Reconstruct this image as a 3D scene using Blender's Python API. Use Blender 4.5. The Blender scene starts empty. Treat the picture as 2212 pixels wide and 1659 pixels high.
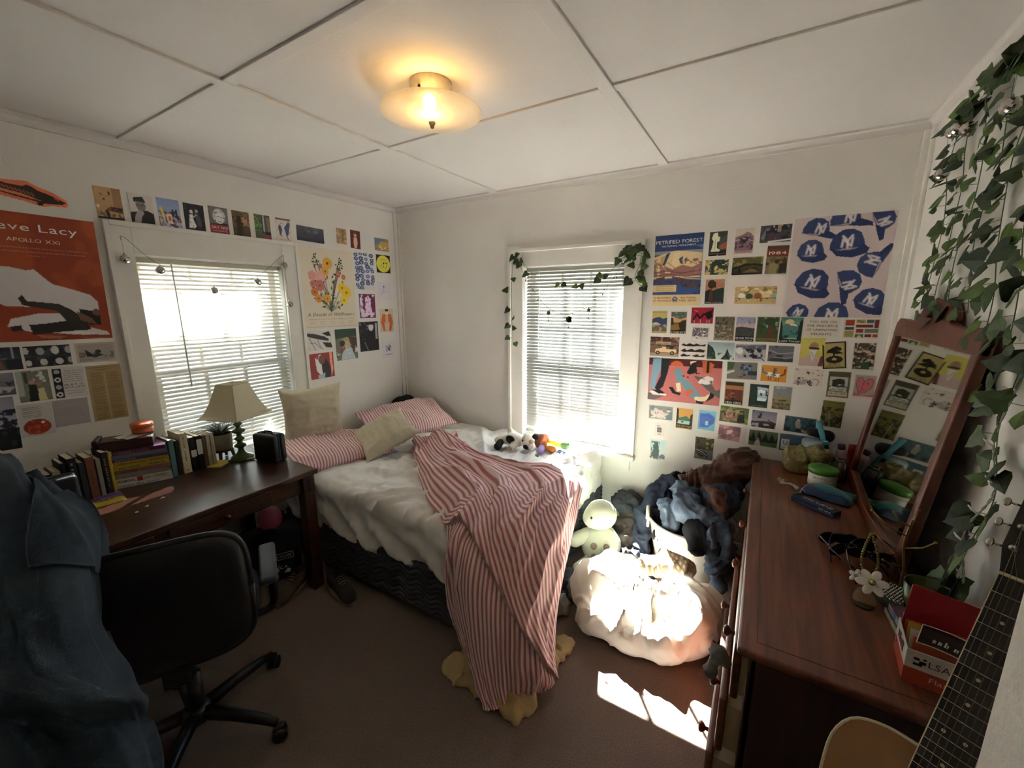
import bpy, bmesh, math, random
import numpy as np
from mathutils import Vector, Matrix
random.seed(7)
SC = bpy.context.scene
COL = SC.collection
R = math.radians
# ---------------------------------------------------------------- camera, world, sun, exposure
cam = bpy.data.cameras.new('camera'); camo = bpy.data.objects.new('camera', cam); COL.objects.link(camo)
cam.sensor_width = 36; cam.lens = 888.16*36/2212; cam.clip_start = .02; cam.clip_end = 200
def cam_matrix(yaw, pitch, roll, loc):
    f = Vector((math.sin(yaw)*math.cos(pitch), math.cos(yaw)*math.cos(pitch), -math.sin(pitch)))
    r = Vector((math.cos(yaw), -math.sin(yaw), 0)); u = r.cross(f)
    r2 = r*math.cos(roll)+u*math.sin(roll); u2 = u*math.cos(roll)-r*math.sin(roll)
    m = Matrix((r2, u2, -f)).transposed().to_4x4(); m.translation = Vector(loc); return m
camo.matrix_world = cam_matrix(-.5455, .1963, -.0034, (2.903, -2.8, 1.62))
SC.camera = camo
vs = SC.view_settings
vs.view_transform = 'Standard'; vs.look = 'None'; vs.gamma = 1; vs.use_curve_mapping = False
vs.exposure = 2.02
wd = bpy.data.worlds.new('sky'); SC.world = wd; wd.use_nodes = True
nt = wd.node_tree; bg = nt.nodes['Background']
sky = nt.nodes.new('ShaderNodeTexSky'); sky.sky_type = 'NISHITA'; sky.sun_disc = False
sky.sun_elevation = R(46); sky.sun_rotation = R(-37); sky.air_density = 1.2; sky.dust_density = 1.0
nt.links.new(sky.outputs[0], bg.inputs[0]); bg.inputs[1].default_value = SKYS = 0.42
sl = bpy.data.lights.new('sun', 'SUN'); sl.energy = 72; sl.angle = R(.55); sl.color = (.93, .975, 1)
so = bpy.data.objects.new('sun', sl); COL.objects.link(so)
so.rotation_euler = Vector((.60, -.82, -1)).to_track_quat('-Z', 'Y').to_euler()
for n, loc, rot, sx, sy in (('sky_portal', (1.70, .16, 1.23), (R(-90), 0, 0), .9, 1.45), ('sky_portal_left', (-.16, -1.495, 1.25), (R(90), 0, R(-90)), .95, 1.5)):
    l = bpy.data.lights.new(n, 'AREA'); l.shape = 'RECTANGLE'; l.size = sx; l.size_y = sy; l.cycles.is_portal = True
    o = bpy.data.objects.new(n, l); COL.objects.link(o); o.location = loc; o.rotation_euler = rot
cy = SC.cycles; cy.max_bounces = 7; cy.diffuse_bounces = 5; cy.glossy_bounces = 3; cy.transmission_bounces = 6; cy.transparent_max_bounces = 6; cy.caustics_reflective = False; cy.caustics_refractive = False
cy.adaptive_threshold = .02
# ---------------------------------------------------------------- helpers
def lin(c):
    if isinstance(c, str):
        c = c.lstrip('#')
        if len(c) == 3: c = ''.join(k*2 for k in c)
        c = [int(c[i:i+2], 16)/255 for i in (0, 2, 4)]
        c = [k/12.92 if k <= .04045 else ((k+.055)/1.055)**2.4 for k in c]
    return tuple(c)
def obj(name, vf, mat=None, parent=None, smooth=False, loc=None, rot=None, sub=0, kind=None):
    v, f = vf[0], vf[1]
    me = bpy.data.meshes.new(name); me.from_pydata([tuple(map(float, p)) for p in v], [], [tuple(map(int, q)) for q in f]); me.update()
    if smooth: me.shade_smooth() if hasattr(me, 'shade_smooth') else me.polygons.foreach_set('use_smooth', [True]*len(me.polygons))
    if mat: me.materials.append(mat)
    return link(name, me, parent, loc, rot, kind)
def link(name, me, parent=None, loc=None, rot=None, kind=None):
    o = bpy.data.objects.new(name, me); COL.objects.link(o)
    if parent: o.parent = parent
    if loc is not None: o.location = loc
    if rot is not None: o.rotation_euler = rot
    if kind: o['kind'] = kind
    return o
def tag(o, label, cat, group=None):
    o['label'] = label; o['category'] = cat
    if group: o['group'] = group
    return o
def thing(name, label, cat, loc=(0, 0, 0), rot=(0, 0, 0), group=None):
    if not isinstance(rot, tuple): rot = (0, 0, rot)
    return tag(link(name, None, None, loc, rot), label, cat, group)
def J(*parts):
    V, F = [], []
    for v, f in parts:
        n = len(V); V.extend([tuple(p) for p in v]); F.extend([tuple(i+n for i in q) for q in f])
    return V, F
def TR(vf, loc=(0, 0, 0), rot=(0, 0, 0), sc=1):
    from mathutils import Euler
    s = sc if isinstance(sc, (tuple, list)) else (sc,)*3
    m = Matrix.Translation(loc) @ Euler(rot).to_matrix().to_4x4() @ Matrix.Diagonal((*s, 1))
    return [tuple(m @ Vector(p)) for p in vf[0]], vf[1]
def box(x0, y0, z0, x1, y1, z1):
    v = [(x, y, z) for z in (z0, z1) for y in (y0, y1) for x in (x0, x1)]
    return v, [(0, 2, 3, 1), (4, 5, 7, 6), (0, 1, 5, 4), (2, 6, 7, 3), (0, 4, 6, 2), (1, 3, 7, 5)]
def bbox(x0, y0, z0, x1, y1, z1, b=.004, seg=2):
    return bev(box(x0, y0, z0, x1, y1, z1), b, seg)
def bev(vf, b, seg=2):
    bm = bmesh.new(); vs_ = [bm.verts.new(p) for p in vf[0]]
    for q in vf[1]: bm.faces.new([vs_[i] for i in q])
    bm.normal_update()
    bmesh.ops.bevel(bm, geom=bm.edges[:], offset=b, segments=seg, affect='EDGES', profile=.5)
    r = [v.co.copy() for v in bm.verts], [tuple(v.index for v in f.verts) for f in bm.faces]
    bm.verts.index_update(); r = [tuple(v.co) for v in bm.verts], [tuple(v.index for v in f.verts) for f in bm.faces]
    bm.free(); return r
def lathe(prof, n=24, cap=True):
    V, F = [], []
    m = len(prof)
    for i in range(n):
        a = 2*math.pi*i/n
        for r, z in prof: V.append((r*math.cos(a), r*math.sin(a), z))
    for i in range(n):
        k = (i+1) % n
        for j in range(m-1): F.append((i*m+j, k*m+j, k*m+j+1, i*m+j+1))
    if cap:
        if prof[0][0] > 1e-6: F.append(tuple(i*m for i in range(n))[::-1])
        if prof[-1][0] > 1e-6: F.append(tuple(i*m+m-1 for i in range(n)))
    return V, F
def cyl(r, z0, z1, n=20, r2=None): return lathe([(r, z0), (r if r2 is None else r2, z1)], n)
def ell(rx, ry, rz, c=(0, 0, 0), n=16, m=10):
    v, f = lathe([(math.sin(math.pi*j/m), -math.cos(math.pi*j/m)) for j in range(m+1)], n, False)
    return [(c[0]+p[0]*rx, c[1]+p[1]*ry, c[2]+p[2]*rz) for p in v], f
def crom(pts, n):
    P = np.array(pts, float); k = len(P); t = np.linspace(0, k-1, n); i = np.clip(t.astype(int), 0, k-2); u = (t-i)[:, None]
    g = lambda j: P[np.clip(j, 0, k-1)]
    a, b, c, d = g(i-1), g(i), g(i+1), g(i+2)
    return .5*((2*b)+(c-a)*u+(2*a-5*b+4*c-d)*u**2+(3*b-a-3*c+d)*u**3)
def tube(path, r, n=8, closed=False):
    P = [Vector(p) for p in path]; V, F = [], []; k = len(P)
    rr = r if isinstance(r, (list, tuple, np.ndarray)) else [r]*k
    up = Vector((0, 0, 1)); prev = None
    for i, p in enumerate(P):
        t = (P[min(i+1, k-1)]-P[max(i-1, 0)]).normalized()
        if prev is None:
            a = t.cross(up)
            if a.length < 1e-3: a = t.cross(Vector((1, 0, 0)))
        else: a = prev-t*prev.dot(t)
        a.normalize(); b = t.cross(a); prev = a
        for j in range(n):
            q = 2*math.pi*j/n; V.append(tuple(p+(a*math.cos(q)+b*math.sin(q))*rr[i]))
    for i in range(k-1):
        for j in range(n):
            F.append((i*n+j, i*n+(j+1) % n, (i+1)*n+(j+1) % n, (i+1)*n+j))
    F.append(tuple(range(n))[::-1]); F.append(tuple((k-1)*n+j for j in range(n)))
    return V, F
def prism(pts, z0, z1):
    n = len(pts)
    V = [(x, y, z0) for x, y in pts]+[(x, y, z1) for x, y in pts]
    a = sum(pts[i][0]*pts[(i+1) % n][1]-pts[(i+1) % n][0]*pts[i][1] for i in range(n))
    F = [tuple(range(n))[::-1], tuple(range(n, 2*n))]+[(i, (i+1) % n, n+(i+1) % n, n+i) for i in range(n)]
    if a < 0: F = [q[::-1] for q in F]
    return V, F
def gridf(P, thick=0, flip=False):
    """P: (nu,nv,3) array -> quads; with thickness -> closed shell"""
    nu, nv = P.shape[:2]; idx = np.arange(nu*nv).reshape(nu, nv)
    q = np.stack([idx[:-1, :-1], idx[1:, :-1], idx[1:, 1:], idx[:-1, 1:]], -1).reshape(-1, 4)
    if flip: q = q[:, ::-1]
    V = P.reshape(-1, 3)
    if thick:
        N = gnorm(P); N = -N if flip else N
        V2 = (P-N*thick).reshape(-1, 3); n = nu*nv
        rim = list(idx[:, 0])+list(idx[-1, 1:])+list(idx[-2::-1, -1])+list(idx[0, -2:0:-1])
        e = [(rim[i], rim[i-1], rim[i-1]+n, rim[i]+n) for i in range(len(rim))]
        e = np.array(e); e = e[:, ::-1] if not flip else e
        q = np.concatenate([q, q[:, ::-1]+n, e]); V = np.concatenate([V, V2])
    return V.tolist(), q.tolist()
def gnorm(P):
    du = np.gradient(P, axis=0); dv = np.gradient(P, axis=1); N = np.cross(du, dv)
    return N/np.maximum(np.linalg.norm(N, axis=-1, keepdims=True), 1e-9)
def hsh(i, j, k, s=0):
    n = (i*374761393+j*668265263+k*2147483647+s*1442695041) & 0xffffffff
    n = ((n ^ (n >> 13))*1274126177) & 0xffffffff
    return ((n ^ (n >> 16)) & 0xffff)/65535.
def vnoise(P, s=0):
    P = np.asarray(P, float); i = np.floor(P).astype(np.int64); f = P-i; f = f*f*(3-2*f); r = 0
    for a in (0, 1):
        for b in (0, 1):
            for c in (0, 1):
                w = (f[..., 0] if a else 1-f[..., 0])*(f[..., 1] if b else 1-f[..., 1])*(f[..., 2] if c else 1-f[..., 2])
                r = r+w*hsh(i[..., 0]+a, i[..., 1]+b, i[..., 2]+c, s)
    return r
def fbm(P, o=4, s=0):
    P = np.asarray(P, float); r = 0; a = .5
    for k in range(o): r = r+a*vnoise(P*2**k, s+k); a *= .5
    return r
def ridge(P, s=0, o=2):
    P = np.asarray(P, float); r = 0; a = 1
    for k in range(o): r = r+a*(1-np.abs(2*vnoise(P*2**k, s+k)-1))**2; a *= .45
    return r
def surfnet(fn, lo, hi, h):
    lo = np.array(lo, float); hi = np.array(hi, float); n = np.ceil((hi-lo)/h).astype(int)+1
    g = np.stack(np.meshgrid(*[lo[i]+h*np.arange(n[i]) for i in range(3)], indexing='ij'), -1)
    D = fn(g); S = D < 0
    c = np.zeros(tuple(n-1)+(3,)); w = np.zeros(tuple(n-1))
    offs = [(a, b, d) for a in (0, 1) for b in (0, 1) for d in (0, 1)]
    sl_ = lambda o: tuple(slice(k, n[i]-1+k) for i, k in enumerate(o))
    for a in offs:
        for ax in range(3):
            if a[ax] == 0:
                b = list(a); b[ax] = 1
                da, db = D[sl_(a)], D[sl_(b)]; cr = (da < 0) != (db < 0)
                t = np.where(cr, da/np.where(cr, da-db, 1), 0)
                p = np.zeros(c.shape); p += np.array(a); p[..., ax] += t
                c += p*cr[..., None]; w += cr
    act = w > 0; idx = -np.ones(act.shape, int); idx[act] = np.arange(act.sum())
    cells = np.argwhere(act); V = lo+h*(cells+c[act]/w[act][:, None]); F = []
    for ax in range(3):
        b, d = [(1, 2), (2, 0), (0, 1)][ax]
        s0 = [slice(1, n[i]-1) for i in range(3)]; s1 = list(s0); s0[ax] = slice(0, n[ax]-1); s1[ax] = slice(1, n[ax])
        A, B = S[tuple(s0)], S[tuple(s1)]; pos = np.argwhere(A != B); 
        st = A[A != B]; base = pos.copy(); base[:, b] += 1; base[:, d] += 1
        def at(ob, od):
            q = base.copy(); q[:, b] += ob; q[:, d] += od; return idx[q[:, 0], q[:, 1], q[:, 2]]
        q = np.stack([at(-1, -1), at(0, -1), at(0, 0), at(-1, 0)], -1)
        q[~st] = q[~st][:, ::-1]; F.append(q)
    return V, np.concatenate(F)
def sm(a, b, k): 
    h = np.clip(.5+.5*(b-a)/k, 0, 1); return b*(1-h)+a*h-k*h*(1-h)
def sell(P, c, r):
    q = (P-np.array(c))/np.array(r); l = np.linalg.norm(q, axis=-1); return (l-1)*min(r)
def scap(P, a, b, r0, r1=None):
    a = np.array(a, float); b = np.array(b, float); r1 = r0 if r1 is None else r1
    t = np.clip(((P-a)@(b-a))/((b-a)@(b-a)), 0, 1); return np.linalg.norm(P-a-t[..., None]*(b-a), axis=-1)-(r0+(r1-r0)*t)
def vnorm(V, F):
    V = np.asarray(V); F = np.asarray(F); n = np.cross(V[F[:, 2]]-V[F[:, 0]], V[F[:, 3]]-V[F[:, 1]]); N = np.zeros_like(V)
    for k in range(4): np.add.at(N, F[:, k], n)
    return N/np.maximum(np.linalg.norm(N, axis=1, keepdims=True), 1e-9)
# ---------------------------------------------------------------- materials
MATS = {}
def M(name, col=(.8, .8, .8), rough=.6, metal=0, bump=0, bs=60, var=0, vs_=6, col2=None, stretch=None, trans=0, ior=1.45, emit=0, sheen=0, alpha=1, sub=0, coat=0, coords='Object', det=4, thin=0):
    if name in MATS: return MATS[name]
    m = bpy.data.materials.new(name); m.use_nodes = True; MATS[name] = m
    n, l = m.node_tree.nodes, m.node_tree.links; b = n['Principled BSDF']; c = lin(col)
    b.inputs['Base Color'].default_value = (*c, 1); b.inputs['Roughness'].default_value = rough; b.inputs['Metallic'].default_value = metal
    b.inputs['IOR'].default_value = ior; b.inputs['Transmission Weight'].default_value = trans; b.inputs['Sheen Weight'].default_value = sheen
    b.inputs['Alpha'].default_value = alpha; b.inputs['Coat Weight'].default_value = coat; b.inputs['Subsurface Weight'].default_value = sub
    if emit: b.inputs['Emission Color'].default_value = (*c, 1); b.inputs['Emission Strength'].default_value = emit
    if var or col2 or bump:
        tc = n.new('ShaderNodeTexCoord'); mp = n.new('ShaderNodeMapping'); l.new(tc.outputs[coords], mp.inputs[0])
        if stretch: mp.inputs['Scale'].default_value = stretch
    if var or col2:
        no = n.new('ShaderNodeTexNoise'); no.inputs['Scale'].default_value = vs_; no.inputs['Detail'].default_value = det; l.new(mp.outputs[0], no.inputs[0])
        rp = n.new('ShaderNodeValToRGB'); l.new(no.outputs[0], rp.inputs[0])
        c2 = lin(col2) if col2 else tuple(k*(1-var) for k in c)
        rp.color_ramp.elements[0].color = (*c2, 1); rp.color_ramp.elements[1].color = (*c, 1)
        rp.color_ramp.elements[0].position = .35; rp.color_ramp.elements[1].position = .65
        l.new(rp.outputs[0], b.inputs['Base Color'])
    if bump:
        n2 = n.new('ShaderNodeTexNoise'); n2.inputs['Scale'].default_value = bs; n2.inputs['Detail'].default_value = 3; l.new(mp.outputs[0], n2.inputs[0])
        bp = n.new('ShaderNodeBump'); bp.inputs['Strength'].default_value = bump; bp.inputs['Distance'].default_value = .004; l.new(n2.outputs[0], bp.inputs['Height']); l.new(bp.outputs[0], b.inputs['Normal'])
    if thin:
        tb = n.new('ShaderNodeBsdfTranslucent'); tb.inputs[0].default_value = (*c, 1); mx = n.new('ShaderNodeMixShader'); mx.inputs[0].default_value = thin
        l.new(b.outputs[0], mx.inputs[1]); l.new(tb.outputs[0], mx.inputs[2]); l.new(mx.outputs[0], n['Material Output'].inputs[0])
    return m
def Mstripe(name, ca, cb, freq, duty=.5, axis='X', bump=.3, soft=.08, rough=.85, ca2=None):
    """woven stripes running along the cloth, from its UV map"""
    m = bpy.data.materials.new(name); m.use_nodes = True; n, l = m.node_tree.nodes, m.node_tree.links; b = n['Principled BSDF']; b.inputs['Roughness'].default_value = rough
    uv = n.new('ShaderNodeTexCoord'); sp = n.new('ShaderNodeSeparateXYZ'); l.new(uv.outputs['UV'], sp.inputs[0])
    mu = n.new('ShaderNodeMath'); mu.operation = 'MULTIPLY'; mu.inputs[1].default_value = freq; l.new(sp.outputs[axis], mu.inputs[0])
    fr = n.new('ShaderNodeMath'); fr.operation = 'PINGPONG'; fr.inputs[1].default_value = .5; l.new(mu.outputs[0], fr.inputs[0])
    rp = n.new('ShaderNodeValToRGB'); l.new(fr.outputs[0], rp.inputs[0]); e = rp.color_ramp.elements
    e[0].position = max(0, duty/2-soft/2); e[0].color = (*lin(ca), 1); e[1].position = duty/2+soft/2; e[1].color = (*lin(cb), 1)
    l.new(rp.outputs[0], b.inputs['Base Color']); b.inputs['Sheen Weight'].default_value = .1
    no = n.new('ShaderNodeTexNoise'); no.inputs['Scale'].default_value = 90; l.new(uv.outputs['Object'], no.inputs[0])
    bp = n.new('ShaderNodeBump'); bp.inputs['Strength'].default_value = bump; bp.inputs['Distance'].default_value = .003; l.new(no.outputs[0], bp.inputs['Height']); l.new(bp.outputs[0], b.inputs['Normal'])
    return m
def wood(name, c1, c2, rough=.35, axis=(1, 14, 14), bs=3, coat=.3):
    m = bpy.data.materials.new(name); m.use_nodes = True; n, l = m.node_tree.nodes, m.node_tree.links; b = n['Principled BSDF']
    tc = n.new('ShaderNodeTexCoord'); mp = n.new('ShaderNodeMapping'); mp.inputs['Scale'].default_value = axis; l.new(tc.outputs['Object'], mp.inputs[0])
    no = n.new('ShaderNodeTexNoise'); no.inputs['Scale'].default_value = bs; no.inputs['Detail'].default_value = 6; no.inputs['Distortion'].default_value = .8; l.new(mp.outputs[0], no.inputs[0])
    rp = n.new('ShaderNodeValToRGB'); e = rp.color_ramp.elements; e[0].position = .3; e[1].position = .75; e[0].color = (*lin(c1), 1); e[1].color = (*lin(c2), 1)
    l.new(no.outputs[0], rp.inputs[0]); l.new(rp.outputs[0], b.inputs['Base Color'])
    b.inputs['Roughness'].default_value = rough; b.inputs['Coat Weight'].default_value = coat; b.inputs['Coat Roughness'].default_value = .25
    bp = n.new('ShaderNodeBump'); bp.inputs['Strength'].default_value = .12; bp.inputs['Distance'].default_value = .002; l.new(no.outputs[0], bp.inputs['Height']); l.new(bp.outputs[0], b.inputs['Normal'])
    return m
def setuv(o, uv):
    me = o.data; lay = me.uv_layers.new(name='UVMap'); vi = np.empty(len(me.loops), np.int32); me.loops.foreach_get('vertex_index', vi)
    lay.data.foreach_set('uv', np.asarray(uv, np.float32)[vi].ravel())
def setcol(o, c, name='Col'):
    a = o.data.color_attributes.new(name, 'FLOAT_COLOR', 'POINT'); c = np.asarray(c, np.float32)
    a.data.foreach_set('color', np.concatenate([c, np.ones((len(c), 1), np.float32)], 1).ravel())
def Mattr(name, rough=.55, bump=0, bs=80, sheen=0):
    if name in MATS: return MATS[name]
    m = M(name, 'fff', rough, bump=bump, bs=bs, sheen=sheen); n, l = m.node_tree.nodes, m.node_tree.links
    a = n.new('ShaderNodeAttribute'); a.attribute_name = 'Col'; l.new(a.outputs['Color'], n['Principled BSDF'].inputs['Base Color']); return m
# ---------------------------------------------------------------- lettering (glyph outlines of the built-in font)
GL = {}
def load_glyphs():
    obs = {}
    for ch in map(chr, range(33, 127)):
        cu = bpy.data.curves.new('glyph', 'FONT'); cu.body = ch; cu.size = 1; cu.resolution_u = 2
        o = bpy.data.objects.new('glyph', cu); COL.objects.link(o); obs[ch] = o
    bpy.context.view_layer.update(); dg = bpy.context.evaluated_depsgraph_get()
    for ch, o in obs.items():
        me = bpy.data.meshes.new_from_object(o.evaluated_get(dg)); v = np.array([p.co[:2] for p in me.vertices]) if len(me.vertices) else np.zeros((0, 2))
        GL[ch] = (v, [tuple(p.vertices) for p in me.polygons]); bpy.data.meshes.remove(me)
    for o in obs.values():
        cu = o.data; bpy.data.objects.remove(o); bpy.data.curves.remove(cu)
load_glyphs()
def text2d(s, slant=0, bold=0):
    """flat outline of a line of lettering, cap height 1, centred on x, baseline 0"""
    V, F, x = [], [], 0
    for ch in s:
        if ch == ' ' or ch not in GL: x += .34; continue
        v, f = GL[ch]; a, b = v[:, 0].min(), v[:, 0].max(); n = len(V)
        for p in v: V.append((p[0]-a+x+slant*p[1], p[1]))
        F += [tuple(i+n for i in q) for q in f]; x += b-a+.075
    V = np.array(V)
    if len(V): V[:, 0] -= x/2; V /= .73
    return V, F
def letter(s, w, h, slant=0):
    """lettering fitted to width w and cap height h; '~n' gives n small unreadable marks; returns flat 2d verts, faces"""
    if s.startswith('~'):
        n = int(s[1:]); rd = random.Random(n*7+int(w*1e4)); V, F, x = [], [], 0
        for i in range(n):
            a = rd.uniform(.45, .9); y1 = rd.choice((.62, .66, .7, 1.0)); b = len(V); V += [(x, 0), (x+a*.34, 0), (x+a*.34+.1, y1), (x+.1, y1), (x+a*.5, 0), (x+a*.75, 0), (x+a*.75+.05, .6), (x+a*.5+.05, .6)]; F += [(b, b+1, b+2, b+3), (b+4, b+5, b+6, b+7)]; x += a+(.5 if rd.random() < .22 else .14)
        V = np.array(V)*np.array([w/x, h]); V[:, 0] -= w/2; return V, F
    V, F = text2d(s, slant)
    if not len(V): return V, F
    V = V*np.array([w/max(np.ptp(V[:, 0]), 1e-6), h]); V[:, 0] -= (V[:, 0].min()+V[:, 0].max())/2; return V, F
def signmesh(name, s, w, h, mat, parent, M4, slant=0):
    V, F = letter(s, w, h, slant); M4 = Matrix(M4) if not isinstance(M4, Matrix) else M4
    return obj(name, ([tuple(M4 @ Vector((p[0], p[1], 0))) for p in V], F), mat, parent)
def frame(o, ex, ey):
    ex = Vector(ex).normalized(); ey = Vector(ey); ey = (ey-ex*ey.dot(ex)).normalized(); m = Matrix((ex, ey, ex.cross(ey))).transposed().to_4x4(); m.translation = Vector(o); return m
# ================================================================ the room
W, L, H, T = 3.49, 3.75, 2.44, .16
m_wall = M('wall_paint', 'e8e4de', .75, bump=.35, bs=110, var=.05, vs_=2.5)
m_ceil = M('ceiling_paint', 'd9d3cf', .8, bump=.2, bs=60, var=.04, vs_=2)
m_trim = M('trim_paint', 'e8e4dc', .5, bump=.1, bs=40, var=.04, vs_=7)
def S(o): o['kind'] = 'structure'; return o
m_carpet = M('carpet', '#8a7464', .97, bump=1, bs=420, col2='#57463b', vs_=260, det=6, sheen=.3)
S(obj('floor', box(-.2, -L-.2, -.1, W+.2, .2, 0), m_carpet))
S(obj('ceiling', box(-.2, -L-.2, H, W+.2, .2, H+.1), m_ceil))
WA = (-1.90, -1.09, .60, 1.88); WB = (1.306, 2.09, .575, 1.885)
def holed(f, u0, u1, w):
    a, b, c, d = w
    return J(f(u0, 0, a, H), f(b, 0, u1, H), f(a, 0, b, c), f(a, d, b, H))
S(obj('wall_left', holed(lambda u0, z0, u1, z1: box(-T, u0, z0, 0, u1, z1), -L-.1, .1, WA), m_wall))
S(obj('wall_back', holed(lambda u0, z0, u1, z1: box(u0, 0, z0, u1, T, z1), -T, W+.1, WB), m_wall))
S(obj('wall_right', box(W, -L-.1, 0, W+.1, 0, H), m_wall))
S(obj('wall_front', box(-.1, -L-.1, 0, W+.1, -L, H), m_wall))
S(obj('wall_closet', box(3.100, -L, 0, W, -2.345, H), m_wall))
for i, (n, b) in enumerate((('left', (0, -L, 0, .015, 0, .1)), ('back', (0, -.015, 0, W, 0, .1)), ('right', (W-.015, -2.2, 0, W, 0, .1)))):
    S(obj('baseboard_'+n, bbox(*b, .003), m_trim))
tn = [0]
def trim(vf, m=None): tn[0] += 1; return S(obj('trim_%d' % tn[0], vf, m or m_trim))
cr = [(0, 0), (.034, 0), (.034, -.010), (.022, -.016), (.014, -.030), (.012, -.044), (0, -.044)]
v, f = prism(cr, 0, 1)
trim(([(p[0], -L*p[2], H+p[1]) for p in v], f), m_ceil); trim(([(W*p[2], -p[0], H+p[1]) for p in v], f), m_ceil); trim(([(W-p[0], -L*p[2], H+p[1]) for p in v], f), m_ceil)
# corner strips
trim(bbox(0, -.048, 0, .014, -.002, H-.044, .003)); trim(bbox(.014, -.016, 0, .034, 0, H-.044, .003))
trim(bbox(W-.036, -.014, 0, W-.004, 0, H-.044, .003)); trim(bbox(W-.014, -.05, 0, W, -.014, H-.044, .003))
# ceiling battens
for x in (1.068, 2.293): trim(bbox(x-.027, -L, H-.012, x+.027, -.03, H+.002, .003), m_ceil)
for y in (-1.063, -1.865, -2.667):
    for a, b in ((.03, 1.041), (1.095, 2.266), (2.32, W-.03)): trim(bbox(a, y-.025, H-.0095, b, y+.025, H+.002, .003), m_ceil)
# ---------------------------------------------------------------- windows
m_glass = bpy.data.materials.new('window_glass'); m_glass.use_nodes = True
n, l = m_glass.node_tree.nodes, m_glass.node_tree.links; n.remove(n['Principled BSDF'])
tr = n.new('ShaderNodeBsdfTransparent'); tr.inputs[0].default_value = (.95, .97, .96, 1); gl = n.new('ShaderNodeBsdfGlossy'); gl.inputs['Roughness'].default_value = .02
mx = n.new('ShaderNodeMixShader'); mx.inputs[0].default_value = .06
l.new(tr.outputs[0], mx.inputs[1]); l.new(gl.outputs[0], mx.inputs[2]); l.new(mx.outputs[0], n['Material Output'].inputs[0])
m_sash = M('sash_paint', 'dcd8cd', .5, bump=.1, bs=30)
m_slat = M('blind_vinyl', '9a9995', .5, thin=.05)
m_slat2 = M('blind_vinyl_cream', 'd2cdc2', .5, thin=.3)
m_cord = M('blind_cord', 'd9d5c9', .8)
m_wand = M('blind_wand', 'c9c7c0', .25)
def wbox(fr, u0, n0, z0, u1, n1, z1, b=.003):
    v, f = bbox(u0, n0, z0, u1, n1, z1, b); return [fr(*p) for p in v], [q[::-1] for q in f]
FA = lambda u, n, z: (n, u, z)
FB = lambda u, n, z: (u, -n, z)
def window(name, fr, op, cas, top, sill_z, hard):
    a, b, c, d = op; w0, w1 = cas
    root = S(link(name, None)); P = lambda nm, m, *bx, **k: obj(nm, wbox(fr, *bx, **k), m, root)
    # casing boards with a raised outer bead
    P('casing', m_trim, w0, 0, sill_z, a+.006, .018, top); P('casing', m_trim, b-.006, 0, sill_z, w1, .018, top); P('casing_head', m_trim, a+.006, 0, d-.006, b-.006, .0175, top)
    P('bead', m_trim, w0-.012, 0, sill_z, w0+.012, .03, top+.012); P('bead', m_trim, w1-.012, 0, sill_z, w1+.012, .03, top+.012); P('bead', m_trim, w0+.012, 0, top-.012, w1-.012, .03, top+.012)
    P('sill', m_trim, w0-.045, -.14, sill_z-.032, w1+.02, .055, sill_z, b=.006); P('apron', m_trim, w0-.005, 0, sill_z-.115, w1-.015, .017, sill_z-.032)
    for nm, bx in (('jamb', (a-.002, -T, c, a+.012, .002, d)), ('jamb', (b-.012, -T, c, b+.002, .002, d)), ('jamb_head', (a+.012, -T, d-.012, b-.012, .002, d+.002))): P(nm, m_trim, *bx, b=.001)
    mid = (c+d)/2-.03
    for k, (z0, z1, nn) in enumerate(((mid-.02, d-.012, -.125), (sill_z, mid+.02, -.095))):
        sr = link('upper_sash' if k == 0 else 'lower_sash', None, root); Q = lambda nm, m, *bx, **kk: obj(nm, wbox(fr, *bx, **kk), m, sr)
        x0, x1 = a+.012, b-.012; t = .028
        Q('stile', m_sash, x0, nn, z0, x0+.045, nn+t, z1); Q('stile', m_sash, x1-.045, nn, z0, x1, nn+t, z1)
        Q('rail', m_sash, x0+.045, nn, z0, x1-.045, nn+t, z0+(.04 if k == 0 else .06)); Q('rail', m_sash, x0+.045, nn, z1-.04, x1-.045, nn+t, z1)
        gx0, gx1, gz0, gz1 = x0+.045, x1-.045, z0+(.04 if k == 0 else .06), z1-.04
        for i in (1, 2):
            xm = gx0+(gx1-gx0)*i/3; Q('muntin', m_sash, xm-.009, nn+.004, gz0, xm+.009, nn+t-.004, gz1, b=.002)
        zm = (gz0+gz1)/2; Q('muntin', m_sash, gx0, nn+.006, zm-.009, gx1, nn+t-.006, zm+.009, b=.002)
        for i in range(3):
            for j in range(2):
                p0 = gx0+(gx1-gx0)*i/3; q0 = gz0+(gz1-gz0)*j/2
                Q('pane', m_glass, p0+.004, nn+.0125, q0+.004, p0+(gx1-gx0)/3-.004, nn+.0145, q0+(gz1-gz0)/2-.004, b=.0002)
    return root
window('window_1', FA, WA, (-1.99, -.99), 2.025, .60, None)
window('window_2', FB, WB, (1.195, 2.20), 2.0, .555, None)
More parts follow.
